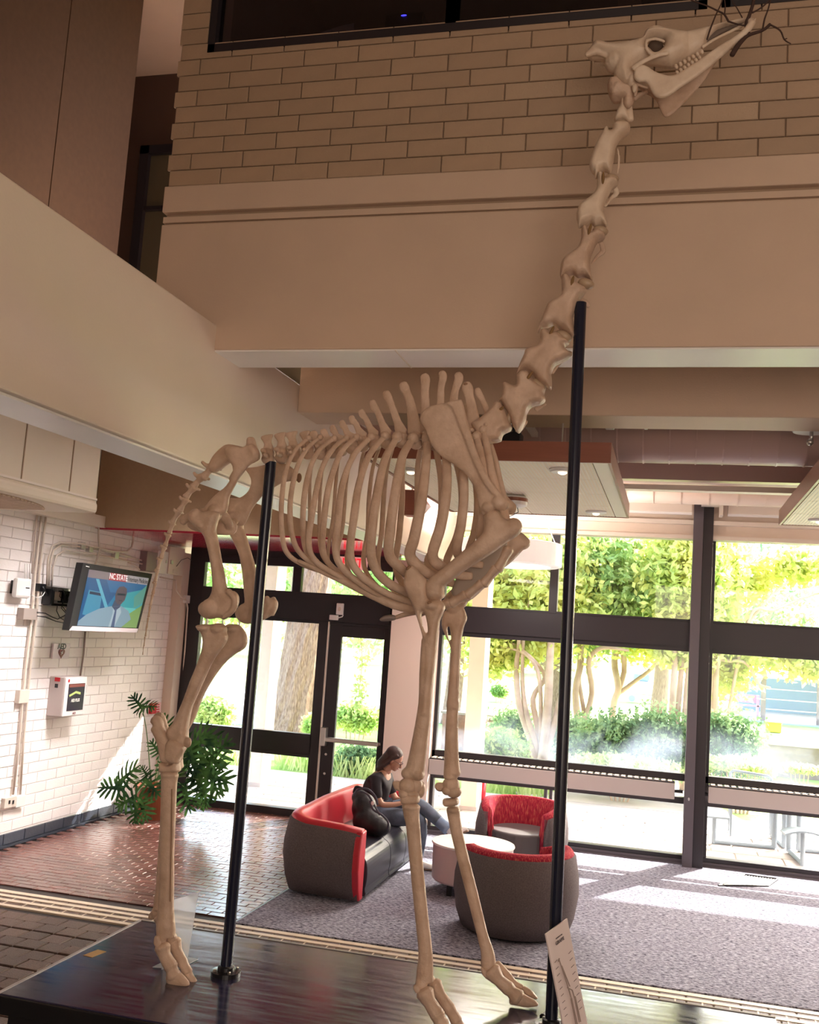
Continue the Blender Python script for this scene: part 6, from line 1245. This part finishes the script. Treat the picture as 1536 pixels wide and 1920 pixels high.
# roof overhang with its columns
struct('ceiling_porch', M().box((-12, YW+.1, 4.42), (8, 17.15, 4.70)), CONCW)
struct('trim_porch_beam', M().box((-12, 15.9, 3.95), (-3.4, 16.4, 4.42)), mat('pink_stucco', (.80, .60, .50), .7))
STUC = mat('cream_stucco', (.78, .63, .52), .7, noise_amt=.06, nscale=5)
for i, (px, pb, wd) in enumerate(((466, 1462, 23), (862, 1505, 30))):
    a = at(px, pb, Z=0); a[1] = 15.6; a = at(px, pb+14, Y=15.6); x0 = float(a[0]); w = wd*15.9/F
    t = thing('porch_column', ('cream square column outside the entry glass beside the trunk', 'cream square column outside the lounge window behind far foreleg')[i], 'column', (x0, 15.6, 0), 'cream porch columns')
    M().box((x0, 15.6, -.01), (x0+w, 15.6+.42, 4.42)).obj('shaft', STUC, t, bevel=.01); M().box((x0-.02, 15.58, 4.30), (x0+w+.02, 16.04, 4.42)).obj('capital', STUC, t); M().box((x0-.01, 15.59, -.01), (x0+w+.01, 16.03, .06)).obj('base', PAVE, t)
a = at(893, 1460, Y=16.6); t = thing('red_post', 'short red post outside the window near the cream column', 'post', (a[0], 16.6, 0)); M().tube([(a[0]+.1, 16.6, -.01), (a[0]+.1, 16.6, a[2])], .07, 14).ball((a[0]+.1, 16.6, a[2]), .07).obj('post', REDP, t, smooth=True); M().lathe((a[0]+.1, 16.6, -.01), [(.1, 0), (.1, .03)], 14).obj('base', BLACK, t)
# foliage
def leaves(name, blobs, n, size, mt, parent, seed, kind='stuff', flat=.5):
    n = int(n*1.7); size = size*(.78 if n > 4000 else .9)
    g = np.random.default_rng(seed); vol = np.array([b[3]*b[4]*b[5] for b in blobs])**(2/3); cnt = np.maximum(1, (n*vol/vol.sum()).astype(int)); C_ = []
    for b, c in zip(blobs, cnt):
        d = g.normal(size=(c, 3)); C_.append(np.array(b[:3])+np.clip(d*.52, -1.35, 1.35)*np.array(b[3:6])+np.sin(d*7)*.05*np.array(b[3:6]))
    P0 = np.concatenate(C_); m_ = len(P0); a = g.normal(size=(m_, 3)); a /= np.linalg.norm(a, axis=1)[:, None]; b = np.cross(a, g.normal(size=(m_, 3))); b /= np.linalg.norm(b, axis=1)[:, None]
    s = size*g.uniform(.6, 1.3, size=(m_, 1)); V_ = np.stack([P0-a*s, P0+b*s*flat, P0+a*s, P0-b*s*flat], 1).reshape(-1, 3)
    me = bpy.data.meshes.new(name); me.vertices.add(4*m_); me.vertices.foreach_set('co', V_.ravel()); me.loops.add(4*m_); me.loops.foreach_set('vertex_index', np.arange(4*m_)); me.polygons.add(m_); me.polygons.foreach_set('loop_start', np.arange(0, 4*m_, 4)); me.polygons.foreach_set('loop_total', np.full(m_, 4)); me.update(); me.validate()
    me.materials.append(mt); o = bpy.data.objects.new(name, me); link(o, parent)
    if kind: o['kind'] = kind
    return o
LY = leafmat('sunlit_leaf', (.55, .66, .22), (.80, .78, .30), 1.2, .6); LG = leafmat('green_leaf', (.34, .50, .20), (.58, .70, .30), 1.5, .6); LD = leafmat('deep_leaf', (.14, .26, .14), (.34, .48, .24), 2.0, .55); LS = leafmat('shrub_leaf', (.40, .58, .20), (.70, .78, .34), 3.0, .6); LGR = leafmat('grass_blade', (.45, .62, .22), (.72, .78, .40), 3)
def tree(name, label, base, trunks, crown, n, size, lm, bark=CREPE, seed=1, group=None):
    t = thing(name, label, 'tree', base, group)
    for tr in trunks:
        P_ = [Vector(p[:3]) for p in tr]; R = [p[3] for p in tr]; m = M(); PP, RR = [], []
        for i in range(len(P_)-1):
            p0, p1, p2, p3 = P_[max(i-1, 0)], P_[i], P_[i+1], P_[min(i+2, len(P_)-1)]
            for k in range(4): q = k/4; PP.append(.5*((2*p1)+(-p0+p2)*q+(2*p0-5*p1+4*p2-p3)*q*q+(-p0+3*p1-3*p2+p3)*q**3)); RR.append(R[i]*(1-q)+R[i+1]*q)
        PP.append(P_[-1]); RR.append(R[-1]); m.tube(PP, RR, 9); m.obj('trunk' if tr[0][3] > .05 else 'limb', bark, t, smooth=True)
    leaves('foliage', crown, n, size, lm, t, seed); return t
# the big shaggy trunk beyond the door
a = at(548, 1392, Z=0); bx = float(a[0]); by = float(a[1]); rt = 40*by/F*1.02
TR = thing('large_tree', 'thick shaggy-barked tree trunk standing beyond the entry glass', 'tree', (bx, by, 0))
m = M(); N_ = 30; rows = []
for j in range(26):
    z = j*.4-.1; fl_ = 1+.35*math.exp(-z*1.6); ring = []
    for k in range(N_): q = 2*PI*k/N_; r = rt*fl_*(1-.012*z)*(1+.045*math.sin(k*4.1+j*.7)+.04*math.sin(k*9.3+j*1.9)); ring.append((bx+z*.05+r*math.cos(q), by+r*math.sin(q), z))
    rows.append(ring)
m.add([v for r in rows for v in r], [(i*N_+k, i*N_+(k+1) % N_, (i+1)*N_+(k+1) % N_, (i+1)*N_+k) for i in range(25) for k in range(N_)]); m.obj('trunk', BARK, TR)
for q, l in ((2.6, 3.5), (.3, 4.0), (-2.2, 3.0)): M().tube([(bx+.3, by, 6.5), (bx+.3+l*.5*math.cos(q), by+l*.4*math.sin(q), 7.6), (bx+l*math.cos(q), by+l*math.sin(q), 8.6)], [.25, .16, .08], 9).obj('limb', BARK, TR, smooth=True)
leaves('foliage', [(bx-2.5, by+1, 7.2, 3, 3, 1.8), (bx+3, by+1, 8, 3, 3, 2), (bx, by+2, 9.5, 4, 4, 2.5)], 9000, .16, LY, TR, 11)
def hanging(x, y0, y1, Y, n, seed):
    pass
# hanging spray seen through the door pane
t = thing('hanging_branch', 'thin leafy branch hanging down behind the door glass', 'branch', tuple(at(675, 1190, Y=16.5)))
pts = [np.array([at(672, 1120, Y=16.5)[0], 16.5, 4.42]), at(672, 1120, Y=16.5), at(676, 1190, Y=16.5), at(680, 1240, Y=16.5), at(674, 1290, Y=16.5), at(671, 1320, Y=16.5)]
M().tube(pts, [.014, .012, .01, .008, .006, .004], 6).obj('stem', CREPE, t)
leaves('foliage', [(*map(float, p), .12, .12, .22) for p in pts[1:]], 230, .05, LG, t, 5)
# crape myrtles between the sill and the lawn
def cm_(label, px, py, Y, stems, crownpx, n, lm, seed, size=.11, k=1.0):
    b = at(px, py, Y=Y); z0 = -.03; base = (float(b[0]), Y, z0); T = []
    for st in stems:
        tr = [(base[0], Y, z0, st[0][2]*Y/F)]
        for (x, y, w) in st:
            p = at(x, y, Y=Y); tr.append((float(p[0]), Y+random.uniform(-.15, .15), float(p[2]), w*Y/F))
        T.append(tr)
    cr = []
    for (x, y, rx, rz, dy) in crownpx: p = at(x, y, Y=Y+dy); cr.append((float(p[0]), Y+dy, float(p[2]), rx*Y/F, max(rx, rz)*.7*Y/F, rz*Y/F))
    return tree('crape_myrtle', label, base, T, cr, n, size, lm, CREPE, seed, 'crape myrtle trees beyond the windows')
cm_('many-stemmed tan tree just left of the right pole outside', 1010, 1425, 20.0,
    [[(1000, 1400, 7), (975, 1320, 6), (968, 1250, 5), (975, 1200, 4), (965, 1100, 2.5)], [(1005, 1400, 7), (990, 1340, 5), (980, 1280, 4), (985, 1180, 3), (1000, 1090, 2)], [(1022, 1400, 9), (1030, 1300, 8), (1033, 1210, 7), (1040, 1120, 4)], [(1028, 1400, 7), (1050, 1320, 6), (1064, 1240, 5), (1058, 1150, 3)], [(1010, 1380, 6), (1000, 1310, 5), (1020, 1270, 4), (995, 1230, 3), (950, 1200, 2)], [(1015, 1330, 4), (1010, 1260, 4), (985, 1225, 3), (940, 1212, 2)]],
    [(960, 1060, 90, 70, 0), (1040, 1070, 80, 75, .5), (930, 1150, 70, 50, 0), (1000, 1180, 60, 50, .4), (925, 1225, 50, 38, .3), (1060, 1160, 60, 60, .6)], 15000, LY, 21)
cm_('slender tan-stemmed tree just right of the right pole outside', 1095, 1420, 21.0,
    [[(1088, 1390, 7), (1080, 1300, 6), (1090, 1230, 6), (1075, 1150, 5)], [(1092, 1380, 6), (1110, 1300, 5), (1105, 1240, 5), (1130, 1215, 4), (1180, 1220, 2)], [(1096, 1350, 4), (1085, 1260, 4), (1100, 1180, 3), (1120, 1100, 2)]],
    [(1120, 1065, 80, 75, 0), (1100, 1160, 60, 55, .5), (1150, 1130, 60, 60, .3)], 9000, LG, 22)
cm_('leaning multi-stemmed tree in the middle of the left window', 1150, 1390, 22.0,
    [[(1150, 1330, 6), (1160, 1290, 6), (1152, 1240, 6), (1165, 1180, 5), (1160, 1100, 3)], [(1152, 1320, 5), (1175, 1290, 4), (1215, 1260, 3.5), (1232, 1240, 3)], [(1148, 1340, 5), (1170, 1260, 5), (1168, 1200, 5), (1185, 1130, 3)]],
    [(1190, 1070, 85, 80, 0), (1240, 1080, 70, 85, .6), (1170, 1165, 60, 50, .3), (1230, 1190, 60, 42, .6)], 13000, LY, 23)
cm_('pair of tan stems close left of the steel column outside', 1285, 1400, 20.5,
    [[(1262, 1370, 6), (1263, 1290, 6), (1266, 1230, 5), (1262, 1150, 4)], [(1270, 1370, 6), (1275, 1290, 5), (1280, 1220, 4), (1275, 1120, 3)], [(1285, 1380, 8), (1290, 1300, 7), (1296, 1220, 6), (1300, 1130, 3)]],
    [(1280, 1060, 60, 70, 0), (1290, 1160, 45, 60, .3), (1275, 1220, 40, 25, .2)], 8000, LY, 24)
cm_('arching tree with bare branches right of the steel column', 1345, 1400, 21.5,
    [[(1340, 1350, 6), (1338, 1290, 6), (1345, 1230, 5), (1360, 1180, 4), (1375, 1130, 3)], [(1345, 1250, 4), (1380, 1200, 3.5), (1410, 1160, 3), (1450, 1115, 2.5), (1480, 1090, 2)], [(1400, 1170, 3), (1450, 1145, 2.5), (1510, 1120, 2), (1545, 1110, 1.5)], [(1340, 1260, 4), (1370, 1240, 3), (1400, 1245, 2.5), (1420, 1280, 2), (1445, 1290, 2)]],
    [(1355, 1060, 40, 80, 0), (1345, 1150, 30, 60, 0), (1365, 1250, 45, 50, .4), (1400, 1090, 50, 40, .8), (1500, 1060, 55, 30, .6), (1470, 1225, 80, 26, .2), (1390, 1210, 50, 30, .3), (1520, 1250, 40, 22, 0)], 9500, LY, 25)
for i, (px, py, Y, s, lab) in enumerate(((1233, 1345, 38, 1.0, 'dark straight trunk far behind the hedge by the column'), (1040, 1350, 34, 1.1, 'forked dark trunk far behind the tan stems'), (845, 1330, 30, .9, 'far greenish tree seen beside the far foreleg'))):
    b = at(px, py, Y=Y); b = (float(b[0]), Y, -.03)
    tree('shade_tree', lab, b, [[(b[0], Y, -.03, .32*s), (b[0]+.1, Y, 2, .26*s), (b[0]-.1, Y, 4, .2*s), (b[0], Y, 6.5, .12*s)], [(b[0], Y, 2.0, .2*s), (b[0]+.8, Y, 3.6, .14*s), (b[0]+1.6, Y, 5, .08*s)]],
         [(b[0], Y, 5.2*s, 3.4, 3, 2.2), (b[0]-2.2, Y+.5, 4.6*s, 2.4, 2, 1.6), (b[0]+2.4, Y, 5.0*s, 2.4, 2, 1.8), (b[0], Y, 7.6, 3, 3, 2)], 7000, .2, LD if i == 0 else LG, BARK, 40+i, 'shade trees on the far lawn')
ORD = ['first', 'second', 'third', 'fourth', 'fifth', '', 'sixth', '', 'seventh']
for i in range(9):                                                           # distant trees closing the view
    X = -52+i*14+random.uniform(-2, 2); Y = 74+random.uniform(-5, 8)
    if i in (5, 7): continue
    tree('distant_tree', f'rounded green tree in the far tree line behind the lawn, {ORD[i]} from its left end', (X, Y, -.03), [[(X, Y, -.03, .4), (X, Y, 5, .25)]], [(X, Y, 6, 6, 4, 4), (X+3.5, Y, 4.6, 4, 3, 3), (X-3, Y, 5, 4, 3, 3.2)], 3000, .45, LG, BARK, 60+i, 'far tree line')
# shrubs: (px, py of centre, rx px, rz px, Y, label)
LH = leafmat('hedge_leaf', (.16, .28, .13), (.42, .56, .28), 2.2, .55)
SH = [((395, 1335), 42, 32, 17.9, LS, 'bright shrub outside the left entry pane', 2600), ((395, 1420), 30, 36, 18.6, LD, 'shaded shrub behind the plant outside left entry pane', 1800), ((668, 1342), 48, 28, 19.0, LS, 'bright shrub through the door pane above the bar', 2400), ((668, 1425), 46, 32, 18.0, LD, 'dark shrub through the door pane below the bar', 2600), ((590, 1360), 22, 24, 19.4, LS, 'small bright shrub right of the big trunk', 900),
      ((935, 1398), 48, 32, 18.6, LS, 'yellow-green shrub right of the cream column outside', 2600), ((970, 1362), 50, 42, 21.6, LH, 'green shrub before the brick wall behind the tan stems', 2600), ((1085, 1385), 46, 46, 20.2, LH, 'dense shrub between the two tan-stemmed trees', 2600), ((1150, 1388), 66, 52, 19.2, LH, 'wide hazy shrub in the middle of the left window', 3800), ((1235, 1382), 66, 58, 19.4, LH, 'tall hazy shrub left of the steel column', 4200), ((1355, 1390), 66, 60, 19.4, LH, 'rounded hazy shrub right of the steel column', 4400), ((1390, 1432), 60, 14, 18.4, LGR, 'low ground cover before the rounded shrub', 1600), ((1165, 1430), 90, 16, 18.2, LGR, 'low ground cover along the middle of the window', 2200), ((937, 1294), 14, 12, 42.0, LG, 'small round bush alone on the far lawn', 700), ((1500, 1440), 36, 8, 22.0, LGR, 'low blue-green plants before the right wall', 500)]
for (pc, rx, rz, Y, lm, lab, n) in SH:
    p = at(*pc, Y=Y); k = Y/F; c = [float(v) for v in p]; rzw = rz*k; rxw = rx*k; zb_ = min(c[2]-rzw, 1e9)
    t = thing('shrub', lab, 'shrub', (c[0], Y, -.03), 'shrubs outside the windows'); bl_ = [(c[0]+rxw*dx, Y+dy*.4, c[2]+rzw*dz, rxw*.55, rxw*.45, rzw*.62) for dx, dy, dz in ((-.5, 0, -.15), (.5, .2, -.1), (0, -.2, .25), (-.2, .5, -.35), (.25, .1, -.4))]
    leaves('foliage', bl_, int(n*1.6), .060 if Y < 30 else .10, lm, t, int(pc[0]))
    m = M()
    for q in range(5): m.tube([(c[0]+.06*q-.12, Y, -.04), (c[0]+rxw*(q-2)*.22, Y, c[2])], [.018, .008], 6)
    m.obj('stem', CREPE, t)
# tufts of long grass by the entry
for i, (x0, x1, y, Y, lab) in enumerate(((590, 720, 1462, 17.6, 'tufted long grass outside the door below the shrubs'), (395, 460, 1462, 17.7, 'tufted long grass outside the left entry pane'), (510, 592, 1462, 17.8, 'tufted long grass at the foot of the big trunk'), (905, 1030, 1495, 17.7, 'tufted long grass outside the lower lounge pane'))):
    g = random.Random(i); a = at(x0, y, Y=Y); b = at(x1, y, Y=Y); m = M()
    for q in range(int((b[0]-a[0])*260)):
        x = g.uniform(a[0], b[0]); yy = Y+g.uniform(0, .9); h = g.uniform(.25, .5); an = g.uniform(0, 2*PI); dx, dy = math.cos(an)*h*.7, math.sin(an)*h*.5; w = .012
        m.add([(x-w, yy, -.03), (x+w, yy, -.03), (x+dx*.5+w*.8, yy+dy*.5, h*.8), (x+dx*.5-w*.8, yy+dy*.5, h*.8), (x+dx, yy+dy, h*.75)], [(0, 1, 2, 3), (3, 2, 4)])
    o = m.obj('long_grass', LGR); tag(o, lab, 'grass', kind='stuff')
# low walls
STONE = mat('weathered_wall', (.36, .27, .25), .9, noise_amt=.4, nscale=3)
a = at(1425, 1394, Y=24.5); b = at(1430, 1436, Y=24.5)
t = thing('garden_wall', 'low grey-pink garden wall beyond the picnic table', 'wall', (float(a[0]), 24.5, 0)); M().box((float(a[0])-.4, 24.5, -.05), (9.5, 24.8, float(a[2]))).obj('wall_body', STONE, t); M().box((float(a[0])-.45, 24.45, float(a[2])), (9.5, 24.85, float(a[2])+.05)).obj('coping', PAVE, t)
a = at(910, 1344, Y=23.5); b = at(945, 1344, Y=23.5)
t = thing('brick_wall', 'low red-brick wall behind the shrub by the cream column', 'wall', (float(a[0]), 23.5, 0)); zz = float(a[2]); M().box((float(a[0])-1, 23.5, -.05), (float(b[0])+1.0, 23.8, zz)).obj('wall_body', mat('red_brick_wall', (.30, .13, .09), .9, noise_amt=.4, nscale=9), t); M().box((float(a[0])-1.05, 23.45, zz), (float(b[0])+1.05, 23.85, zz+.05)).obj('coping', STONE, t)
# open shed
Ys = 44; a = at(1402, 1268, Y=Ys); b = at(1400, 1236, Y=Ys); t = thing('open_shed', 'long open shed with pale roof and posts at far right', 'building', (float(a[0]), Ys, 0)); xs, ze, zr_ = float(a[0]), float(a[2]), float(b[2])
M().add([(xs-.6, Ys-1, ze), (xs+26, Ys-1, ze), (xs+26, Ys+7, zr_+1.2), (xs-.6, Ys+7, zr_+1.2), (xs-.6, Ys-1, ze+.15), (xs+26, Ys-1, ze+.15), (xs+26, Ys+7, zr_+1.35), (xs-.6, Ys+7, zr_+1.35)], [(3, 2, 1, 0), (4, 5, 6, 7), (0, 1, 5, 4), (1, 2, 6, 5), (2, 3, 7, 6), (3, 0, 4, 7)]).obj('roof', mat('pale_roof', (.72, .66, .66), .5), t)
for k in range(9): M().box((xs+.5+2.1*k, Ys-.6, -.03), (xs+.68+2.1*k, Ys-.42, ze+.02)).obj('post', STONE, t)
M().box((xs, Ys+6.5, -.03), (xs+26, Ys+6.8, ze+.5)).obj('back_wall', mat('blue_screen', (.22, .36, .46), .8), t); M().box((xs, Ys-1, -.03), (xs+26, Ys+7, .02)).obj('floor_slab', ASPH, t)
for z in (.5, .9, 1.3): M().tube([(xs+.5, Ys-.5, z), (xs+18, Ys-.5, z)], .025, 6).obj('rail', METAL, t)
p = at(1452, 1346, Y=38); t = thing('yellow_crate', 'small yellow box on the grass before the shed', 'box', (float(p[0]), 38, 0)); M().box((float(p[0])-.25, 38, -.02), (float(p[0])+.25, 38.4, .3)).obj('body', mat('yellow', (.85, .65, .05), .5), t, bevel=.03); M().box((float(p[0])-.27, 37.98, .3), (float(p[0])+.27, 38.42, .34)).obj('lid', mat('yellow_lid', (.9, .72, .1), .5), t)
# picnic set of perforated steel
PT = thing('picnic_table', 'grey perforated steel picnic table with attached seats on patio', 'table', (1.4, 15.6, 0)); PM = mat('grey_coated_steel', (.24, .29, .33), .45); 
TX, TY = 1.62, 15.25; sq = [(TX-.42, TY-.6), (TX+.42, TY-.6), (TX+.6, TY-.42), (TX+.6, TY+.42), (TX+.42, TY+.6), (TX-.42, TY+.6), (TX-.6, TY+.42), (TX-.6, TY-.42)]
M().slab(sq, 'Z', .71, .74).obj('table_top', PM, PT, bevel=.008); M().slab([(TX+(x-TX)*1.02, TY+(y-TY)*1.02) for x, y in sq], 'Z', .68, .712).obj('table_rim', PM, PT)
for k in range(4):
    a = k*PI/2+.10; ca, sa = math.cos(a), math.sin(a); m = M(); R_ = []
    for i in range(7):                                        # dished seat, curved down at both ends
        v = -.25+.5*i/6; z = .46-.9*v*v; R_.append([(TX+ca*(.80+u)-sa*v, TY+sa*(.80+u)+ca*v, z) for u in (0, .33)])
    vs = [p for r in R_ for p in r]; vs += [(x, y, z-.025) for x, y, z in vs]; n = 14; fs = []
    for i in range(6): fs += [(2*i, 2*i+1, 2*i+3, 2*i+2), (n+2*i+2, n+2*i+3, n+2*i+1, n+2*i), (2*i, 2*i+2, n+2*i+2, n+2*i), (2*i+1, n+2*i+1, n+2*i+3, 2*i+3)]
    fs += [(0, n, n+1, 1), (12, 13, n+13, n+12)]; m.add(vs, fs); m.obj('seat', PM, PT, smooth=False)
    cx_, cy_ = TX+ca*.965, TY+sa*.965
    M().tube([(cx_, cy_, .0), (cx_, cy_, .45)], [.03, .03], 10).obj('leg', PM, PT); M().tube([(TX+ca*.15, TY+sa*.15, .03), (cx_, cy_, .03)], [.03, .03], 8, up=(0, 0, 1)).obj('foot_rail', PM, PT)
    M().tube([(TX+ca*.16, TY+sa*.16, .02), (TX+ca*.16, TY+sa*.16, .70)], [.035, .035], 10).obj('leg', PM, PT)
CH2 = thing('mesh_chair', 'grey mesh-back patio chair behind the right heater', 'chair', tuple(at(1410, 1560, Z=0))); Yc_ = 16.4; m = M()
a = [at(1370, 1444, Y=Yc_), at(1447, 1456, Y=Yc_)]; z0 = at(1370, 1500, Y=Yc_)
m.tube([a[0]-np.array([0, 0, .75]), a[0]-np.array([0, 0, .03]), a[0]+np.array([.04, 0, 0]), a[1]-np.array([.04, 0, 0]), a[1]-np.array([0, 0, .03]), a[1]-np.array([0, 0, .75])], [.02]*6, 8); m.obj('back_frame', PM, CH2)
m = M()
for k in range(1, 16): q = a[0]*(1-k/16)+a[1]*(k/16); m.tube([q-np.array([0, 0, .02]), q-np.array([0, 0, .42])], [.004, .004], 4)
for k in range(1, 12): d = np.array([0, 0, .035*k]); m.tube([a[0]-d, a[1]-d], [.004, .004], 4)
o = m.obj('mesh_back', PM, CH2); o['kind'] = 'stuff'; zs = float(a[0][2])-.45
M().box((float(a[0][0]), Yc_-.5, zs-.02), (float(a[1][0]), Yc_, zs)).obj('seat', PM, CH2)
for x in (float(a[0][0]), float(a[1][0])): M().tube([(x, Yc_-.48, -.01), (x, Yc_-.48, zs)], .015, 6).obj('leg', PM, CH2); M().tube([(x, Yc_, -.01), (x, Yc_, zs)], .015, 6).obj('leg', PM, CH2)
# parked car-like pale vehicle and reddish fence far away
p = at(1205, 1318, Y=50); t = thing('parked_cart', 'small white cart with red base far across the lawn', 'cart', (float(p[0]), 50, 0)); x = float(p[0]); M().box((x-.8, 50, .35), (x+.8, 51, 1.0)).obj('body', WHITE, t, bevel=.15); M().box((x-.5, 50.1, 1.0), (x+.3, 50.9, 1.35)).obj('cabin', mat('cart_glass', (.3, .4, .6), .2), t, bevel=.1)
for dx in (-.5, .5): M().tube([(x+dx, 49.95, .16), (x+dx, 50.1, .16)], [.16, .16], 14, up=(0, 0, 1)).obj('wheel', ASPH, t)
p = at(1380, 1315, Y=46); t = thing('pink_bench', 'small pinkish bench beside the shed on the far lawn', 'bench', (float(p[0]), 46, 0)); x = float(p[0]); PK = mat('pink_paint', (.6, .35, .5), .6)
M().box((x-1, 46, .42), (x+1, 46.5, .48)).obj('seat', PK, t); M().box((x-1, 46.45, .55), (x+1, 46.5, .9)).obj('backrest', PK, t)
for dx in (-.9, .9): M().box((x+dx-.04, 46, -.03), (x+dx+.04, 46.5, .9)).obj('leg', PK, t)
# person resting outside
Yp = 20.0; hq = at(905, 1352, Y=Yp); hx, hz = float(hq[0]), float(hq[2]); P2 = thing('person', 'grey-haired person in light blue shirt sitting outside behind shrubs', 'person', (hx, Yp, 0)); BS = mat('blue_shirt', (.35, .48, .68), .8)
skinfig('body', [(hx+.02, Yp, max(.10, hz-.62), (.15, .12)), (hx+.03, Yp, hz-.42, (.15, .12)), (hx+.02, Yp, hz-.24, (.13, .10)), (hx, Yp, hz-.12, .05), (hx+.20, Yp, hz-.26, .055), (hx+.28, Yp-.05, hz-.45, .045), (hx-.18, Yp, hz-.26, .055), (hx-.26, Yp-.05, hz-.45, .045), (hx+.12, Yp-.35, .12, .08), (hx+.14, Yp-.62, .30, .06), (hx-.12, Yp-.35, .12, .08), (hx-.14, Yp-.62, .30, .06)], [(0, 1), (1, 2), (2, 3), (2, 4), (4, 5), (2, 6), (6, 7), (0, 8), (8, 9), (0, 10), (10, 11)], BS, P2)
M().ball((hx, Yp, hz), (.085, .095, .115), 14, 12).obj('head', SKIN, P2, smooth=True); M().ball((hx-.01, Yp+.01, hz+.03), (.092, .10, .105), 14, 12).obj('hair', mat('grey_hair', (.55, .50, .48), .7), P2, smooth=True)
M().ball((hx+.075, Yp-.04, hz-.01), (.02, .015, .03), 8, 6).obj('ear', SKIN, P2)
print('p5 ok')
